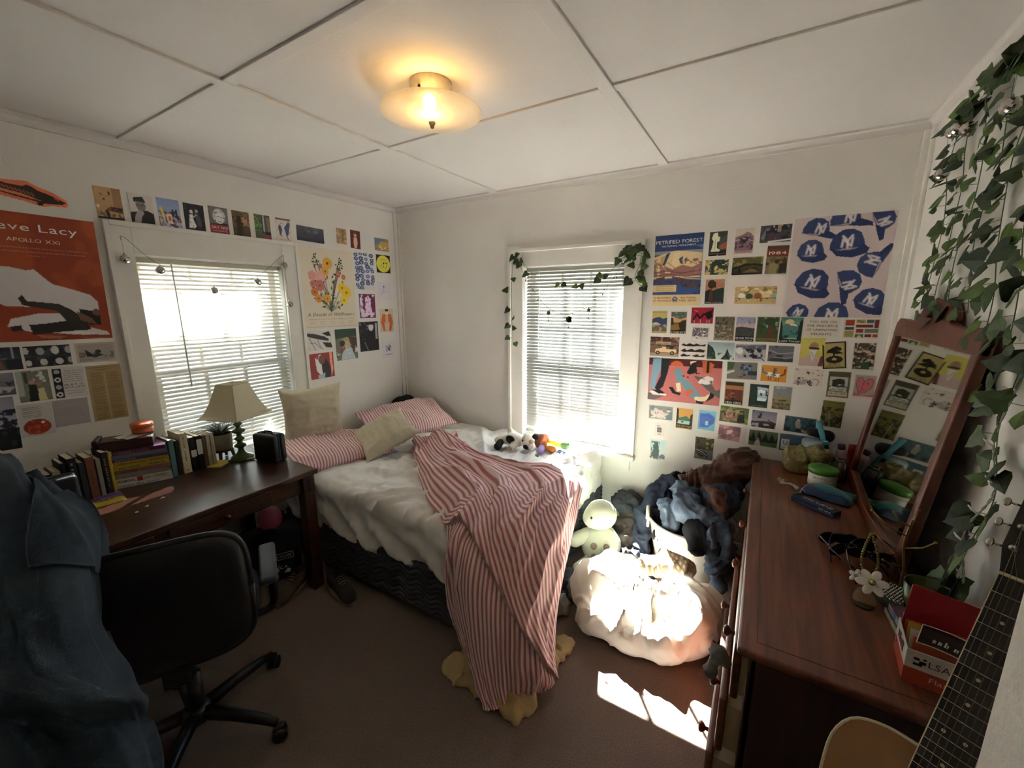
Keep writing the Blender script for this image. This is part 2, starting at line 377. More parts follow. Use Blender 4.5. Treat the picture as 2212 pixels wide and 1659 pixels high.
# ---------------------------------------------------------------- venetian blinds
def blind(label, fr, u0, u1, ztop, zbot, tilt, wand_u, nn, pitch=.0248, wl=.8, loose=0, m_slat=m_slat):
    c = fr((u0+u1)/2, nn, zbot); root = thing('venetian_blind', label, 'blind', c)
    loc = lambda p: (p[0]-c[0], p[1]-c[1], p[2]-c[2])
    X = lambda vf: ([loc(fr(*p)) for p in vf[0]], [q[::-1] for q in vf[1]])
    obj('headrail', X(bbox(u0, nn-.016, ztop-.028, u1, nn+.012, ztop, .003)), m_slat, root)
    w = .0252; hw = (u1-u0)/2; V, F = [], []
    for s in (-1, 1):
        for k in range(5):
            t = (k/4-.5)*w; cam_ = .0016*(1-(2*k/4-1)**2)
            V.append((s*hw, t*math.cos(tilt)+cam_*math.sin(tilt), -t*math.sin(tilt)+cam_*math.cos(tilt)))
    F = [(k, k+1, k+6, k+5) for k in range(4)]
    o0 = fr(0, 0, 0); V2 = [fr(*p) for p in V]
    me = None; n_ = int((ztop-.045-zbot)/pitch)
    for i in range(n_):
        z = ztop-.042-i*pitch
        if z < zbot+.012: break
        lp = loc(fr((u0+u1)/2, nn, z))
        if me is None:
            o = obj('slat', (V2, F), m_slat, root, True, lp); me = o.data
        else:
            o = link('slat', me, root, lp)
        if loose and i > n_-5:
            a = R(loose)*(i-n_+5)/4; o.rotation_euler = (0, a, 0)
        elif random.random() < .12: o.rotation_euler = (random.uniform(-.004, .004), random.uniform(-.003, .003), 0)
    obj('bottom_rail', X(bbox(u0+.003, nn-.012, zbot-.009, u1-.003, nn+.012, zbot+.009, .003)), m_slat, root, rot=(0, R(loose), 0) if loose else None)
    for q in (.14, .5, .86):
        u = u0+(u1-u0)*q
        obj('ladder_cord', X(J(tube([(u, nn+.013, ztop-.03), (u, nn+.013, zbot)], .0007, 5), tube([(u, nn-.013, ztop-.03), (u, nn-.013, zbot)], .0007, 5))), m_cord, root)
    wu = u0+(u1-u0)*wand_u
    obj('tilt_wand', X(tube([(wu, nn+.02, ztop-.02), (wu, nn+.021, ztop-.06), (wu+.004, nn+.03, ztop-wl)], .0042, 6)), m_wand, root, True)
    return root
blind('white venetian blind behind the desk lamp, nearly closed slats', FA, WA[0]+.016, WA[1]-.016, WA[3]-.012, .66, R(30), .2, -.035, wl=.74, m_slat=m_slat2)
blind('white venetian blind above the bed, slats open to the sun', FB, WB[0]+.016, WB[1]-.016, WB[3]-.012, .592, R(56), .15, -.035, wl=.62, loose=1.0)
# outdoors: sunlit ground
S(obj('ground_outside', box(-40, -40, -.75, 40, 40, -.6), M('pale_ground', '55534a', .9, var=.15, vs_=.6)))
def neighbour():
    t = S(link('wall_outside', None, None, (-2.9, -1.5, -.6)))
    mw = M('clapboard_white', '8f8c85', .7)
    obj('wall', box(-.3, -5, 0, 0, 4, 6.35), mw, t)
    v, f = prism([(0, 0), (.022, 0), (.006, .14), (0, .14)], 0, 9); me = None
    for i in range(45):
        if me is None: o = obj('board', ([(p[0], p[2]-5, p[1]) for p in v], f), mw, t, loc=(.001, 0, 0)); me = o.data
        else: link('board', me, t, (.001, 0, i*.14))
    obj('roof', box(-3, -5.3, 6.35, .15, 4.3, 6.55), M('shingle_grey', '55504a', .9), t)
neighbour()
# ---------------------------------------------------------------- ceiling lamp
def ceiling_lamp():
    t = thing('ceiling_light', 'flush ceiling light with ribbed frosted glass dish and warm bulb', 'ceiling light', (1.726, -1.452, H))
    mm = M('lamp_enamel', 'd9cdb4', .5, var=.2, vs_=30)
    obj('canopy', lathe([(.001, 0), (.080, 0), (.080, -.012), (.073, -.02), (.068, -.05), (.06, -.058), (.001, -.058)], 40), mm, t, True)
    for a in (.6, 2.7, 4.8): obj('screw_hole', TR(cyl(.006, 0, .006, 8), (.0675*math.cos(a), .0675*math.sin(a), -.038), (0, R(90), a)), M('dark_hole', '241c12', .8), t)
    b = obj('bulb', J(TR(ell(.026, .026, .028), (.03, -.045, -.088)), tube([(.012, -.018, -.05), (.03, -.045, -.085)], .013, 10)), M('warm_bulb', (1, .62, .22), emit=15), t, True)
    md = bpy.data.materials.new('prismatic_glass'); md.use_nodes = True; n, l = md.node_tree.nodes, md.node_tree.links; p = n['Principled BSDF']; p.inputs['Base Color'].default_value = (.86, .84, .78, 1); p.inputs['Roughness'].default_value = .35
    tl = n.new('ShaderNodeBsdfTranslucent'); tl.inputs[0].default_value = (.9, .85, .75, 1); tp = n.new('ShaderNodeBsdfTransparent'); m1 = n.new('ShaderNodeMixShader'); m2 = n.new('ShaderNodeMixShader')
    m1.inputs[0].default_value = .45; m2.inputs[0].default_value = .30
    l.new(p.outputs[0], m1.inputs[1]); l.new(tl.outputs[0], m1.inputs[2]); l.new(m1.outputs[0], m2.inputs[1]); l.new(tp.outputs[0], m2.inputs[2]); l.new(m2.outputs[0], n['Material Output'].inputs[0])
    tc = n.new('ShaderNodeTexCoord'); ck = n.new('ShaderNodeTexVoronoi'); ck.inputs['Scale'].default_value = 120; ck.distance = 'CHEBYCHEV'; ck.inputs['Randomness'].default_value = 0; l.new(tc.outputs['Object'], ck.inputs['Vector'])
    bp = n.new('ShaderNodeBump'); bp.inputs['Strength'].default_value = .6; bp.inputs['Distance'].default_value = .003; l.new(ck.outputs[0], bp.inputs['Height']); l.new(bp.outputs[0], p.inputs['Normal']); l.new(bp.outputs[0], tl.inputs['Normal'])
    pr = [(.006, -.128), (.05, -.127), (.10, -.122), (.15, -.113), (.187, -.100), (.192, -.099), (.192, -.104), (.155, -.117), (.10, -.127), (.05, -.132), (.006, -.133)]
    obj('glass_dish', lathe(pr, 64, False), md, t, True)
    obj('stem', cyl(.004, -.135, -.05, 8), mm, t)
    obj('finial', lathe([(.001, -.158), (.006, -.155), (.009, -.145), (.013, -.139), (.013, -.133), (.001, -.133)], 16), M('finial_grey', '6d675c', .4), t, True)
ceiling_lamp()
# ================================================================ prints on the walls (print colours on real cards)
m_print = Mattr('printed_paper', .42)
def pcol(c):
    c = np.array(lin(c)); return np.minimum(c*(1.15+.85*min(1, c.mean()/.34))*np.array([.97, 1, 1.05]), .9)
class Canvas:
    def __init__(s, w, h, step, seed=0):
        s.nx = max(4, int(w/step)); s.ny = max(4, int(h/step)); s.seed = seed; s.asp = h/w
        s.X, s.Y = np.meshgrid(np.linspace(0, 100, s.nx), np.linspace(0, 100, s.ny)); s.c = np.ones((s.ny, s.nx, 3))*.8; s.texts = []
    def put(s, a, c): s.c += (pcol(c)-s.c)*np.clip(a, 0, 1)[..., None]
    def poly(s, p):
        x, y = p[::2], p[1::2]; ins = np.zeros(s.X.shape, bool); n = len(x)
        for i in range(n):
            x0, y0, x1, y1 = x[i], y[i], x[(i+1) % n], y[(i+1) % n]
            if y0 != y1: ins ^= ((y0 > s.Y) != (y1 > s.Y)) & (s.X < (x1-x0)*(s.Y-y0)/(y1-y0)+x0)
        return ins*1.
    def noise(s, sc, k): return fbm(np.stack([s.X*sc/100, s.Y*sc*s.asp/100, s.X*0+s.seed*3.7+k], -1), 4, s.seed)
    def draw(s, spec):
        for k, op in enumerate(spec.split(';')):
            a = op.split()
            if not a: continue
            o = a[0]
            if o == 't': s.texts.append((a[1], *map(float, a[2:6]), ' '.join(a[6:]))); continue
            if o == 'g':
                t = (s.Y/100)[..., None]; s.c = pcol(a[1])*(1-t)+pcol(a[2])*t; continue
            c = a[1]; f = [float(q) for q in a[2:]]
            if o == 'b': s.put(np.ones(s.X.shape), c)
            elif o == 'r': s.put(((s.X >= f[0]) & (s.X <= f[2]) & (s.Y >= f[1]) & (s.Y <= f[3]))*1., c)
            elif o == 'e': s.put(((((s.X-f[0])/f[2])**2+((s.Y-f[1])/f[3])**2) < 1)*1., c)
            elif o == 'p': s.put(s.poly(f), c)
            elif o == 'l':
                d = np.full(s.X.shape, 1e9)
                for i in range(1, len(f)-3, 2):
                    ax, ay, bx, by = f[i:i+4]; ay *= s.asp; by *= s.asp; Y = s.Y*s.asp; q = (bx-ax)**2+(by-ay)**2+1e-9
                    t = np.clip(((s.X-ax)*(bx-ax)+(Y-ay)*(by-ay))/q, 0, 1); d = np.minimum(d, np.hypot(s.X-ax-t*(bx-ax), Y-ay-t*(by-ay)))
                s.put(np.clip(f[0]/2-d+.9, 0, 1.8)/1.8, c)
            elif o == 'n':   # blotches: colour, scale, threshold, optional window
                nn = s.noise(f[0], k); m = np.clip((nn-f[1])*14, 0, 1)
                if len(f) > 2: m = m*((s.X >= f[2]) & (s.X <= f[4]) & (s.Y >= f[3]) & (s.Y <= f[5]))
                s.put(m, c)
            elif o == 'B': s.put(((s.X < f[0]) | (s.X > 100-f[0]) | (s.Y < f[0]/s.asp) | (s.Y > 100-f[0]/s.asp))*1., c)
            elif o == 'm': s.c *= (1+float(a[1])*(s.noise(float(a[2]), k)-.47)*2)[..., None]
        return s
cardn = [0]
def card(wall, u, z, w, h, ang, name, label, cat, spec, group=None, step=.0026, pts=None, curl=.002):
    cardn[0] += 1; cv = Canvas(w, h, step, cardn[0]).draw(spec); nx, ny = cv.nx, cv.ny
    X, Y = (cv.X/100-.5)*w, (.5-cv.Y/100)*h; rnd = random.Random(cardn[0])
    lift = sum(rnd.uniform(0, curl)*np.exp(-(((cv.X-cx)/22)**2+((cv.Y-cy)/22)**2)) for cx, cy in ((0, 0), (100, 0), (0, 100), (100, 100)))
    N = .0016+lift; ca, sa = math.cos(R(ang)), math.sin(R(ang))
    fr = (lambda a, n, b: (n, a, b)) if wall == 'A' else (lambda a, n, b: (a, -n, b))
    V = np.stack(fr(X*ca-Y*sa, N, X*sa+Y*ca), -1).reshape(-1, 3)
    idx = np.arange(nx*ny).reshape(ny, nx); q = np.stack([idx[:-1, :-1], idx[1:, :-1], idx[1:, 1:], idx[:-1, 1:]], -1).reshape(-1, 4)
    if pts is not None:
        keep = cv.poly(pts).reshape(-1) > .5; q = q[keep[q].all(1)]
    F = q.tolist(); colr = [cv.c.reshape(-1, 3)]; V = V.tolist()
    if pts is None:
        rim = list(idx[0, :])+list(idx[1:, -1])+list(idx[-1, -2::-1])+list(idx[-2:0:-1, 0]); b = len(V)
        for i in rim:
            p = list(V[i]); p[0 if wall == 'A' else 1] = .0004 if wall == 'A' else -.0004; V.append(p)
        F += [(rim[i], rim[i-1], b+(i-1) % len(rim), b+i) for i in range(len(rim))]; F.append(tuple(range(b, len(V))))
        colr.append(np.ones((len(rim), 3))*.7)
    for (c, tx, ty, tw, th, s) in cv.texts:
        sl = .25 if s.startswith('/') else 0
        v, f = letter(s.lstrip('/'), tw/100*w, th/100*h, sl)
        if not len(v): continue
        v = v+np.array([(tx/100-.5)*w, (.5-ty/100)*h]); b = len(V)
        V += np.stack(fr(v[:, 0]*ca-v[:, 1]*sa, np.full(len(v), .0030), v[:, 0]*sa+v[:, 1]*ca), -1).tolist(); F += [tuple(i+b for i in q) for q in f]
        colr.append(np.repeat(pcol(c)[None], len(v), 0))
    keep = set(i for q in F for i in q); mp = {i: k for k, i in enumerate(sorted(keep))}
    C = np.concatenate(colr)[sorted(keep)]; V = [V[i] for i in sorted(keep)]; F = [tuple(mp[i] for i in q) for q in F]
    if wall == 'A': F = [q for q in F]
    o = obj(name, (V, F), m_print, loc=(0, u, z) if wall == 'A' else (u, 0, z)); setcol(o, C); return tag(o, label, cat, group)
PC = 'postcard'; BL = 'postcards and prints on the window wall'; LL = 'postcards and prints on the desk wall'
cards = [
# ---- desk wall, row over the window
('A', -1.956, 2.119, .103, .151, .5, PC, 'tan postcard of a stretched dark arm, first in the row over the window', 'b a08058;r 8a6743 66 0 100 70;n 4a3826 9 .6 10 8 60 45;p 2a2422 42 66 55 60 100 62 100 78 60 76 44 72;p 3a2a20 30 74 44 70 50 100 36 100;n 6f4a33 12 .5 0 60 100 100;r 231b18 0 94 100 100;e c9b08a 8 62 6 6'),
('A', -1.826, 2.116, .101, .147, .3, PC, 'black and white postcard of a dark haired man smoking, over the window', 'b a39c95;p 26242a 20 14 60 8 70 26 62 30 30 26 22 30;p 6d6763 28 26 62 26 70 40 62 58 38 58 28 44;p 1d1b20 0 66 36 60 72 54 100 64 100 100 0 100;p 8a837e 30 60 52 52 58 66 46 78 38 100 12 100 18 78;l 3a3638 3 30 38 44 40 64 36;l 3a3638 2 40 58 56 56'),
('A', -1.705, 2.115, .103, .149, .5, PC, 'colour postcard of a crowd with raised arms under blue sky, over the window', 'g 7080a0 8d97a8;n 8c5a4a 12 .42 0 45 100 100;n 31364f 9 .5 30 40 100 100;r 2c3350 62 36 70 62;r 2c3350 78 36 86 62;p c8a890 34 56 58 52 62 88 38 88;r b05040 42 62 54 78;p b7a04a 10 34 18 30 30 70 22 80;n 9aa6c0 10 .55 30 82 70 100'),
('A', -1.584, 2.112, .102, .146, -.6, PC, 'black postcard of a dancing couple in a pale dress, over the window', 'b 1f1d22;p b9b2ae 26 42 42 40 44 62 56 84 46 92 18 92 22 66;e a8a09c 36 30 8 7;e 8d8783 62 26 8 7;p 4a474c 52 36 72 34 84 72 74 90 60 80;l 9d9692 5 44 50 60 40;n 55525a 14 .62'),
('A', -1.456, 2.116, .104, .151, -.5, PC, 'grey postcard of a drawn curly haired face with a red SAY NO! banner', 'b 66625f;e a9a39e 52 34 34 28;n 55504f 16 .52 18 8 86 62;e c0bab5 54 42 22 22;l 3b3838 3 40 38 52 36;l 3b3838 3 58 36 70 40;l 3b3838 3 46 54 62 56;p 2b2628 10 66 90 60 100 70 0 70;r 8d2a33 0 68 100 100;t d8cfc8 50 84 86 12 SAY NO!;t c0a8a4 50 93 80 4 ~14'),
('A', -1.329, 2.115, .102, .148, .1, PC, 'brown postcard of a seated figure by a wall, over the window', 'g 6b5539 4f3d26;p 8f7048 55 20 100 28 100 60 60 58;r a86a4c 50 40 100 44;p 3a2c1e 26 12 44 10 56 60 50 100 20 100;e 6f4f38 36 14 8 7;n 33271a 12 .55'),
('A', -1.196, 2.116, .101, .149, .1, PC, 'postcard of a narrow doorway beside green leaves, over the window', 'b 4f5340;n 6f8a3a 12 .5 0 0 50 60;r 8d8fa0 52 0 62 70;r 2f2f3a 46 0 52 80;p 7a6650 74 6 100 10 100 70 80 70;r 26242e 62 70 100 84;p 8d3f40 60 84 100 82 100 100 50 100;r 5a7a3a 0 66 46 70'),
('A', -1.055, 2.116, .104, .148, .4, PC, 'pale postcard of two leaping blue figures, last in the row over the window', 'b a89c93;r 6a4a3c 0 0 100 8;p 3f4a60 14 38 30 28 40 52 30 74 20 70;p 3a4a6a 54 40 86 10 96 18 80 70 66 80 60 60;l 33384a 5 20 70 34 80;l 33384a 5 66 78 76 92;n 7a6a68 12 .58 0 10 100 60;t 6f6862 55 96 70 5 ~9'),
('A', -.855, 2.111, .214, .103, -1.3, 'art_print', 'dark slate blue landscape print beside the row over the window', 'g 4f4f5a 2e3038;m .5 9;n 63636c 7 .6 10 0 90 60'),
('A', -.592, 2.127, .114, .152, -1.7, PC, 'white bordered sepia figure postcard above the wildflower poster', 'b b0a295;r 8c6f4f 9 9 91 84;n a58660 8 .5 9 9 91 84;l 5f4632 5 62 24 60 70;e 6a5036 62 20 7 6'),
('A', -.463, 2.123, .095, .14, -1.9, PC, 'dark red painted nude postcard right of the sepia figure', 'b 5d2a26;p b08c6e 34 40 66 38 72 66 62 98 36 98 30 70;e a8836a 50 24 14 14;p 3a2220 34 14 66 12 68 28 60 18 42 18;n 7a3a30 9 .58 0 0 100 34'),
('A', -.191, 2.112, .154, .104, -.3, PC, 'small landscape postcard with ochre cliff and blue sky by the corner', 'b 927a4a;p 5f7088 0 0 100 0 60 22 40 40 0 62;p a88440 36 30 60 20 100 34 100 70 30 66;n b8a888 10 .5 30 56 90 92;n 6a5030 14 .6 0 60 100 100'),
('A', -.736, 1.724, .464, .6, -.2, 'wildflower_poster', 'large cream poster of a wildflower bouquet beside the window', 'WILD'),
('A', -.393, 1.877, .198, .296, .4, 'art_print', 'print of blue ink flower heads on white near the corner', 'BLUE'),
('A', -.186, 1.952, .154, .151, -.3, 'art_print', 'square print of a yellow record label on black', 'b 2a1d18;e b3aa3c 50 50 49 47;t 4a4424 52 28 44 5 ~10;e 3a3020 52 46 5 6;n 6f682a 8 .6 20 40 80 80;t 4a4424 50 72 36 4 ~8'),
('A', -.189, 1.721, .153, .152, -.5, 'art_print', 'white square print with a thin line sketch of a rider', 'b a8a0a0;l 5f5c6c 2 44 28 44 50 36 62;l 77749a 1 14 60 40 56 70 58 92 44;l 77749a 1 14 34 34 44;l 4f4c5c 2 20 66 30 72;l 77749a 1 70 58 66 48;e 5f5c6c 45 26 5 6'),
('A', -.388, 1.592, .165, .201, -.5, 'art_print', 'plum and white woodcut print of two intertwined birds', 'b 6a2a4a;n b8a0b0 7 .5;p b59cad 36 18 48 10 56 30 60 70 44 96 30 90 40 60;p b59cad 58 12 74 20 70 50 84 92 66 96 58 60;n 5a2440 12 .6;B 56203c 3'),
('A', -.393, 1.335, .201, .25, 0, 'art_print', 'black and white photo print of a man in a dark coat', 'b 1e1c1f;n 8d8888 16 .6 0 0 44 60;p 19171a 34 34 70 30 92 60 94 100 26 100;e a5a09c 62 18 13 14;r 19171a 50 4 76 10;r 8a8584 84 6 94 60;l 77726f 4 26 70 40 96'),
('A', -.185, 1.465, .152, .203, -1.1, 'art_print', 'cream print of a figure in an orange coat near the corner', 'b a3967f;p b0552a 18 24 84 24 96 60 78 100 64 98 70 60 30 60 36 98 22 96 6 60;e b79a80 50 16 14 12;r 2c2422 38 2 62 12;p a88a70 40 30 60 30 62 66 38 66'),
('A', -.184, 1.203, .15, .154, -.8, 'art_print', 'white square print of tiny black figures near the corner', 'b a6a0a2;l 2a2a30 3 30 24 30 62;l 2a2a30 3 42 28 42 60;l 2a2a30 3 56 18 56 60;l 2a2a30 3 68 26 68 62;e 1f1f24 52 46 6 12;n 55555c 16 .6 24 24 76 62;t 2a2a30 50 82 60 7 ~6'),
('A', -.861, 1.336, .205, .147, .2, 'art_print', 'black and white ink print of a lobster under the wildflower poster', 'b a59c96;p 1a1818 2 8 30 14 70 30 88 46 86 56 60 48 20 34 0 24;l 1a1818 2 10 40 24 80 30 100;l 1a1818 2 40 44 50 80 60 100;p 1a1818 60 60 96 66 100 92 74 88;p 1a1818 60 14 90 4 98 30 80 28;l 1a1818 2 10 60 30 60 50 90;n 2a2828 10 .64 0 30 70 100'),
('A', -.625, 1.287, .202, .25, .1, 'art_print', 'art print of an embracing couple on dark green and brown', 'b 5c604c;p 2f4030 0 0 100 0 100 24 0 30;p 8d8450 22 34 50 26 74 34 60 44 30 60;e 9c8574 54 56 14 18;e 3b2b28 30 46 12 10;p 93999a 30 70 70 60 90 100 20 100;p 4a3526 60 24 100 30 100 60 80 80;e a03038 26 70 8 6;n a6aaa0 12 .58 0 50 100 100'),
('A', -.86, 1.142, .203, .196, .4, 'art_print', 'glossy red art print of a shrouded figure, lowest beside the window', 'b 8a241e;p b7aaa6 22 20 46 4 56 20 60 60 44 90 26 70;p 2c1a1a 46 28 70 26 90 70 80 100 50 100;e 6d3a30 50 26 14 18;p c9795a 84 0 94 0 96 70 86 100;n 9a3024 6 .55 0 0 100 30;p 7a9498 30 86 60 80 56 100 30 100'),
# ---- desk wall, left of the window
('A', -2.440, 1.378, .152, .102, -1, PC, 'dim blue photo of a fountain hall at the left edge', 'g 26262f 3d3f4a;r 77798a 82 0 87 50;n 5a5f6e 9 .5 20 0 80 60;p 6f4a44 44 60 60 56 66 96 52 96;r 1c1c24 68 56 100 100'),
('A', -2.279, 1.377, .151, .098, -.7, PC, 'black photo booth collage of repeated faces under the orange poster', 'b 24242a;n 3f4046 10 .5;e a29d98 4 22 6 16;e 8a8683 34 26 9 18;e a7a29d 66 24 9 20;e 8d8884 96 24 8 18;e a29d98 6 80 7 14;e 9b9691 38 78 8 16;e a09b96 72 78 9 16;e 87837f 98 76 7 16;r 3a3a40 0 48 100 52'),
('A', -2.111, 1.377, .151, .099, -1.3, PC, 'grey beige postcard of a reclining figure with captions, left of the window', 'b 8a7f76;B 95897f 5;n 6a625b 9 .5 8 50 92 78;p 232228 22 34 30 44 40 60 66 66 50 74 26 70;e 2a292f 54 46 8 9;p 2f2e34 48 50 70 66 40 70;t 5c534c 46 86 76 4 ~20;t 5c534c 24 93 34 4 ~9'),
('A', -2.462, 1.266, .120, .101, -2, PC, 'dusky photo of a pale boat shape at the left edge', 'g 77737a 47434a;p 8d868a 10 70 60 60 100 66 84 88 30 92;n 2b282f 7 .5 0 40 100 100'),
('A', -2.345, 1.242, .103, .145, -.9, PC, 'photo of a couple dressed up in a doorway, under the face collage', 'b 6d6a5c;r 8d8d84 0 0 18 80;r 3f4238 24 6 34 40;n a4a59a 8 .5 50 0 90 40;p 1e1d20 34 44 56 46 62 100 28 100;e 9a7a64 44 38 9 7;p a79e72 60 60 78 58 84 100 56 100;e 8f6a56 64 44 9 7;n 5d7a4a 10 .5 76 30 100 70'),
('A', -2.227, 1.241, .112, .15, -1.9, 'film_flyer', 'white flyer with black film strip and bold slogan PLAY IT AS IT LAYS', 'b a29b96;r 1d1d24 2 4 27 100;e 8d8a88 14 14 9 7;e a8a4a0 14 40 10 8;e 1d1d24 14 40 5 4;e 8d8a88 14 64 9 7;e a8a4a0 14 88 10 8;e 1d1d24 14 88 5 4;t 2c2a30 64 14 60 4 "There hasn\'t been;t 2c2a30 63 21 62 4 another writer of;t 2c2a30 61 28 56 4 Joan Didion\'s;t 2c2a30 62 35 60 4 quality since;t 2c2a30 62 42 60 4 Nathanael West.;t 2c2a30 63 49 62 4 A terrifying book.";t 16151a 62 62 60 7 PLAY IT;t 16151a 62 71 66 7 AS IT LAYS;t 4a474c 62 80 60 2.5 ~18;t 4a474c 62 88 56 2.5 ~14'),
('A', -2.100, 1.165, .133, .288, -.8, 'newspaper_clipping', 'tall yellowed newspaper clipping in two columns left of the window', 'NEWS'),
('A', -2.468, 1.135, .098, .146, -1.5, PC, 'photo of dark rocks in snow at the left edge', 'g 77757f 8b8790;n 22222e 6 .45 0 40 100 100;n 86828c 9 .55 0 55 100 100'),
('A', -2.363, 1.082, .11, .154, -1.7, 'poem_card', 'white card with lines of text above a red planet', 'b 9d968f;t 4a474a 40 12 50 3 ~15;t 4a474a 44 17 60 3 ~17;t 4a474a 40 24 50 3 ~15;t 4a474a 42 29 56 3 ~16;t 4a474a 42 36 56 3 ~16;t 4a474a 40 41 50 3 ~14;e 8d2f1a 50 72 40 24;n a8492a 8 .52 22 52 80 94;e b8aaa0 68 60 5 4'),
('A', -2.243, 1.092, .123, .13, -1.9, 'poem_card', 'plain grey card with faint typed lines beside the yellow clipping', 'b 88807e;t 6a6362 46 34 72 3 ~20;t 6a6362 46 42 74 3 ~22;t 6a6362 44 50 70 3 ~19;t 6a6362 46 58 74 3 ~21;t 6a6362 72 66 40 3 ~9'),
('A', -2.498, 1.016, .152, .1, -2.9, PC, 'nearly black photo low at the left edge', 'b 1b1b1f;n 34363a 7 .5'),
# ---- window wall
('B', 2.41, 1.81, .281, .43, .4, 'park_poster', 'tall PETRIFIED FOREST park poster with desert hills right of the window', 'PETR'),
('B', 2.627, 1.954, .102, .145, .4, PC, 'postcard of a white geyser on a dark sky, right of the tall park poster', 'b 3b3a36;p 8a5236 55 58 100 40 100 72 60 74;p 4a4c4a 60 30 100 16 100 36 56 60;p c2b79a 24 10 44 6 50 24 60 22 56 40 46 44 44 66 62 74 60 80 14 80 20 66 26 40 16 28;l a88a5a 4 36 34 34 74;r 241f1c 0 82 100 100;t a08a60 50 90 80 4 ~18;e a08a60 50 95 4 3;B b5aa9c 2.5'),
('B', 2.762, 1.958, .105, .15, -.1, PC, 'mauve bordered postcard of a canyon with a soaring bird', 'b a0928f;r a39a88 7 5 93 30;p 7d6062 7 34 40 26 60 16 80 22 93 36 93 92 7 92;n 3f3448 9 .52 7 34 93 84;l b09a94 3 10 46 50 40 90 50;p 2e2a3c 20 34 50 44 84 32 60 52 50 60;r 9a7674 7 84 93 92;t 5a4450 50 90 70 3 ~10;B aca09a 6'),
('B', 2.911, 1.987, .154, .099, 0, PC, 'dark photo postcard of a street with red flowers, top of the window wall prints', 'b 45434a;p 6c6e74 4 70 20 20 32 16 14 84;n 23232a 8 .5 20 0 100 80;r 8a7560 54 4 66 40;n 6f2a34 12 .5 16 56 60 100;n a8a29c 16 .64;l b0aaa4 5 30 92 100 84;B b4aaa2 2.5'),
('B', 2.631, 1.82, .132, .094, -.2, PC, 'postcard of yellow lilies on dark green foliage', 'b 2c4038;n a8905a 6 .46;n 24382f 9 .52;n b5a06a 8 .62;B b0a494 3'),
('B', 2.79, 1.82, .154, .097, .3, PC, 'dim olive photo of a fallen log in a wood', 'g 5f5832 29241a;n 7d7440 8 .5 0 0 100 50;l 241f16 8 4 64 40 44 70 42 100 50;p 6d5a3c 34 88 60 66 84 72 92 90;n 15120e 8 .55 0 60 100 100'),
('B', 2.931, 1.847, .102, .151, -.9, 'book_cover_card', 'brown 1984 book cover card with three men', 'b 54462e;r 4a4030 0 0 100 12;r 72301f 0 12 100 38;t cdbfa8 50 31 80 11 1984;r 75654a 0 38 100 100;n 5c4c30 8 .5 0 40 100 100;e 3a2c20 52 56 12 8;p 82744f 20 64 40 60 58 70 54 100 16 100;p 2a231c 66 64 96 60 100 96 62 98;e 45342a 86 54 11 9;e 45342a 8 64 7 6'),
('B', 2.632, 1.679, .103, .142, .6, PC, 'KINGS CANYON postcard of a giant tree on a red sky', 'g a56a52 8a5a48;n 9d7a68 8 .55 0 0 100 40;p 26352c 0 48 20 40 40 46 60 40 90 34 100 40 100 100 0 100;p 5a2f26 24 40 36 40 42 90 20 90;e 3f3a22 32 20 20 18;n 2c2c1c 10 .5 14 6 54 34;r 14110f 0 90 100 100;t b0a08c 50 97 90 5 KINGS CANYON'),
('B', 2.844, 1.654, .281, .214, .2, 'art_print', 'large white paper with a small watercolour row of coloured domes', 'b b0a49c;m .04 4;r a58c5e 14 27 88 72;n 86683c 16 .52 14 27 88 55;n c0aa7c 12 .6 14 27 88 72;e b5b0a4 26 51 6 8;e 40583f 40 52 7 7;e 8d4a3c 55 51 7 8;e b09c78 70 51 7 8;e 7a9480 84 52 4 7;r 40352a 14 57 87 58;n 6a5034 18 .55 16 58 86 66'),
('B', 2.325, 1.491, .1, .15, .9, PC, 'postcard of blue mountains under a yellow sky, left edge of the prints', 'b a08f52;t 6f6030 50 10 84 5 ~13;p 34415f 0 40 20 32 50 28 70 36 100 30 100 70 0 70;p a3947a 4 56 30 50 60 60 40 66 10 64;p 5f5348 0 70 40 62 100 74 100 92 0 92;n 8d7d5f 7 .5 0 60 100 92;r 937a48 0 90 100 100;B b0a59a 4'),
('B', 2.441, 1.489, .099, .142, .6, PC, 'YOSEMITE postcard of an orange valley', 'b 4d5a50;n 7a8070 5 .5 0 0 100 26;p a87a56 0 20 60 34 100 24 100 46 0 50;p 3b3222 0 26 16 30 24 60 0 64;p 30261a 40 60 70 40 100 36 100 90 30 90;p 86662e 10 60 50 54 60 80 10 86;r 18130f 0 84 100 100;t c0b098 50 96 90 8 YOSEMITE;B a39a8e 4'),
('B', 2.575, 1.536, .132, .105, .4, PC, 'red postcard with a black zigzag dragon creature', 'b 8a1a28;l 17121a 9 14 72 28 42 42 66 56 42 66 44 76 62;p 17121a 64 30 84 24 96 10 90 40 96 54 80 72 70 66;l a89aa0 2 18 78 18 92;l a89aa0 2 44 72 44 92;l a89aa0 2 72 76 72 92;l a89aa0 2 82 76 82 92;l b09a9a 2 18 20 30 26;n 8a1a28 4 .9;B b3a8a2 3.5'),
('B', 2.572, 1.427, .101, .074, -1.3, PC, 'small pale card of a speckled bouquet under the red dragon card', 'b a49a94;r 6d6060 6 6 94 78;n 3d3238 16 .5 6 6 94 78;n b5a8a8 18 .58 6 6 94 78;e 5a5450 34 89 5 5;r 8d8682 44 87 74 91'),
('B', 2.703, 1.46, .109, .144, .7, PC, 'brown postcard of bison in hills, left of the snowy peak card', 'b 5f5546;n 3b3a3c 7 .5 0 0 100 34;n 8d8266 10 .5 0 30 100 90;n 2c251f 10 .56 0 10 100 90;t b09c80 50 96 80 5 ROOSEVELT;B 8d8272 3'),
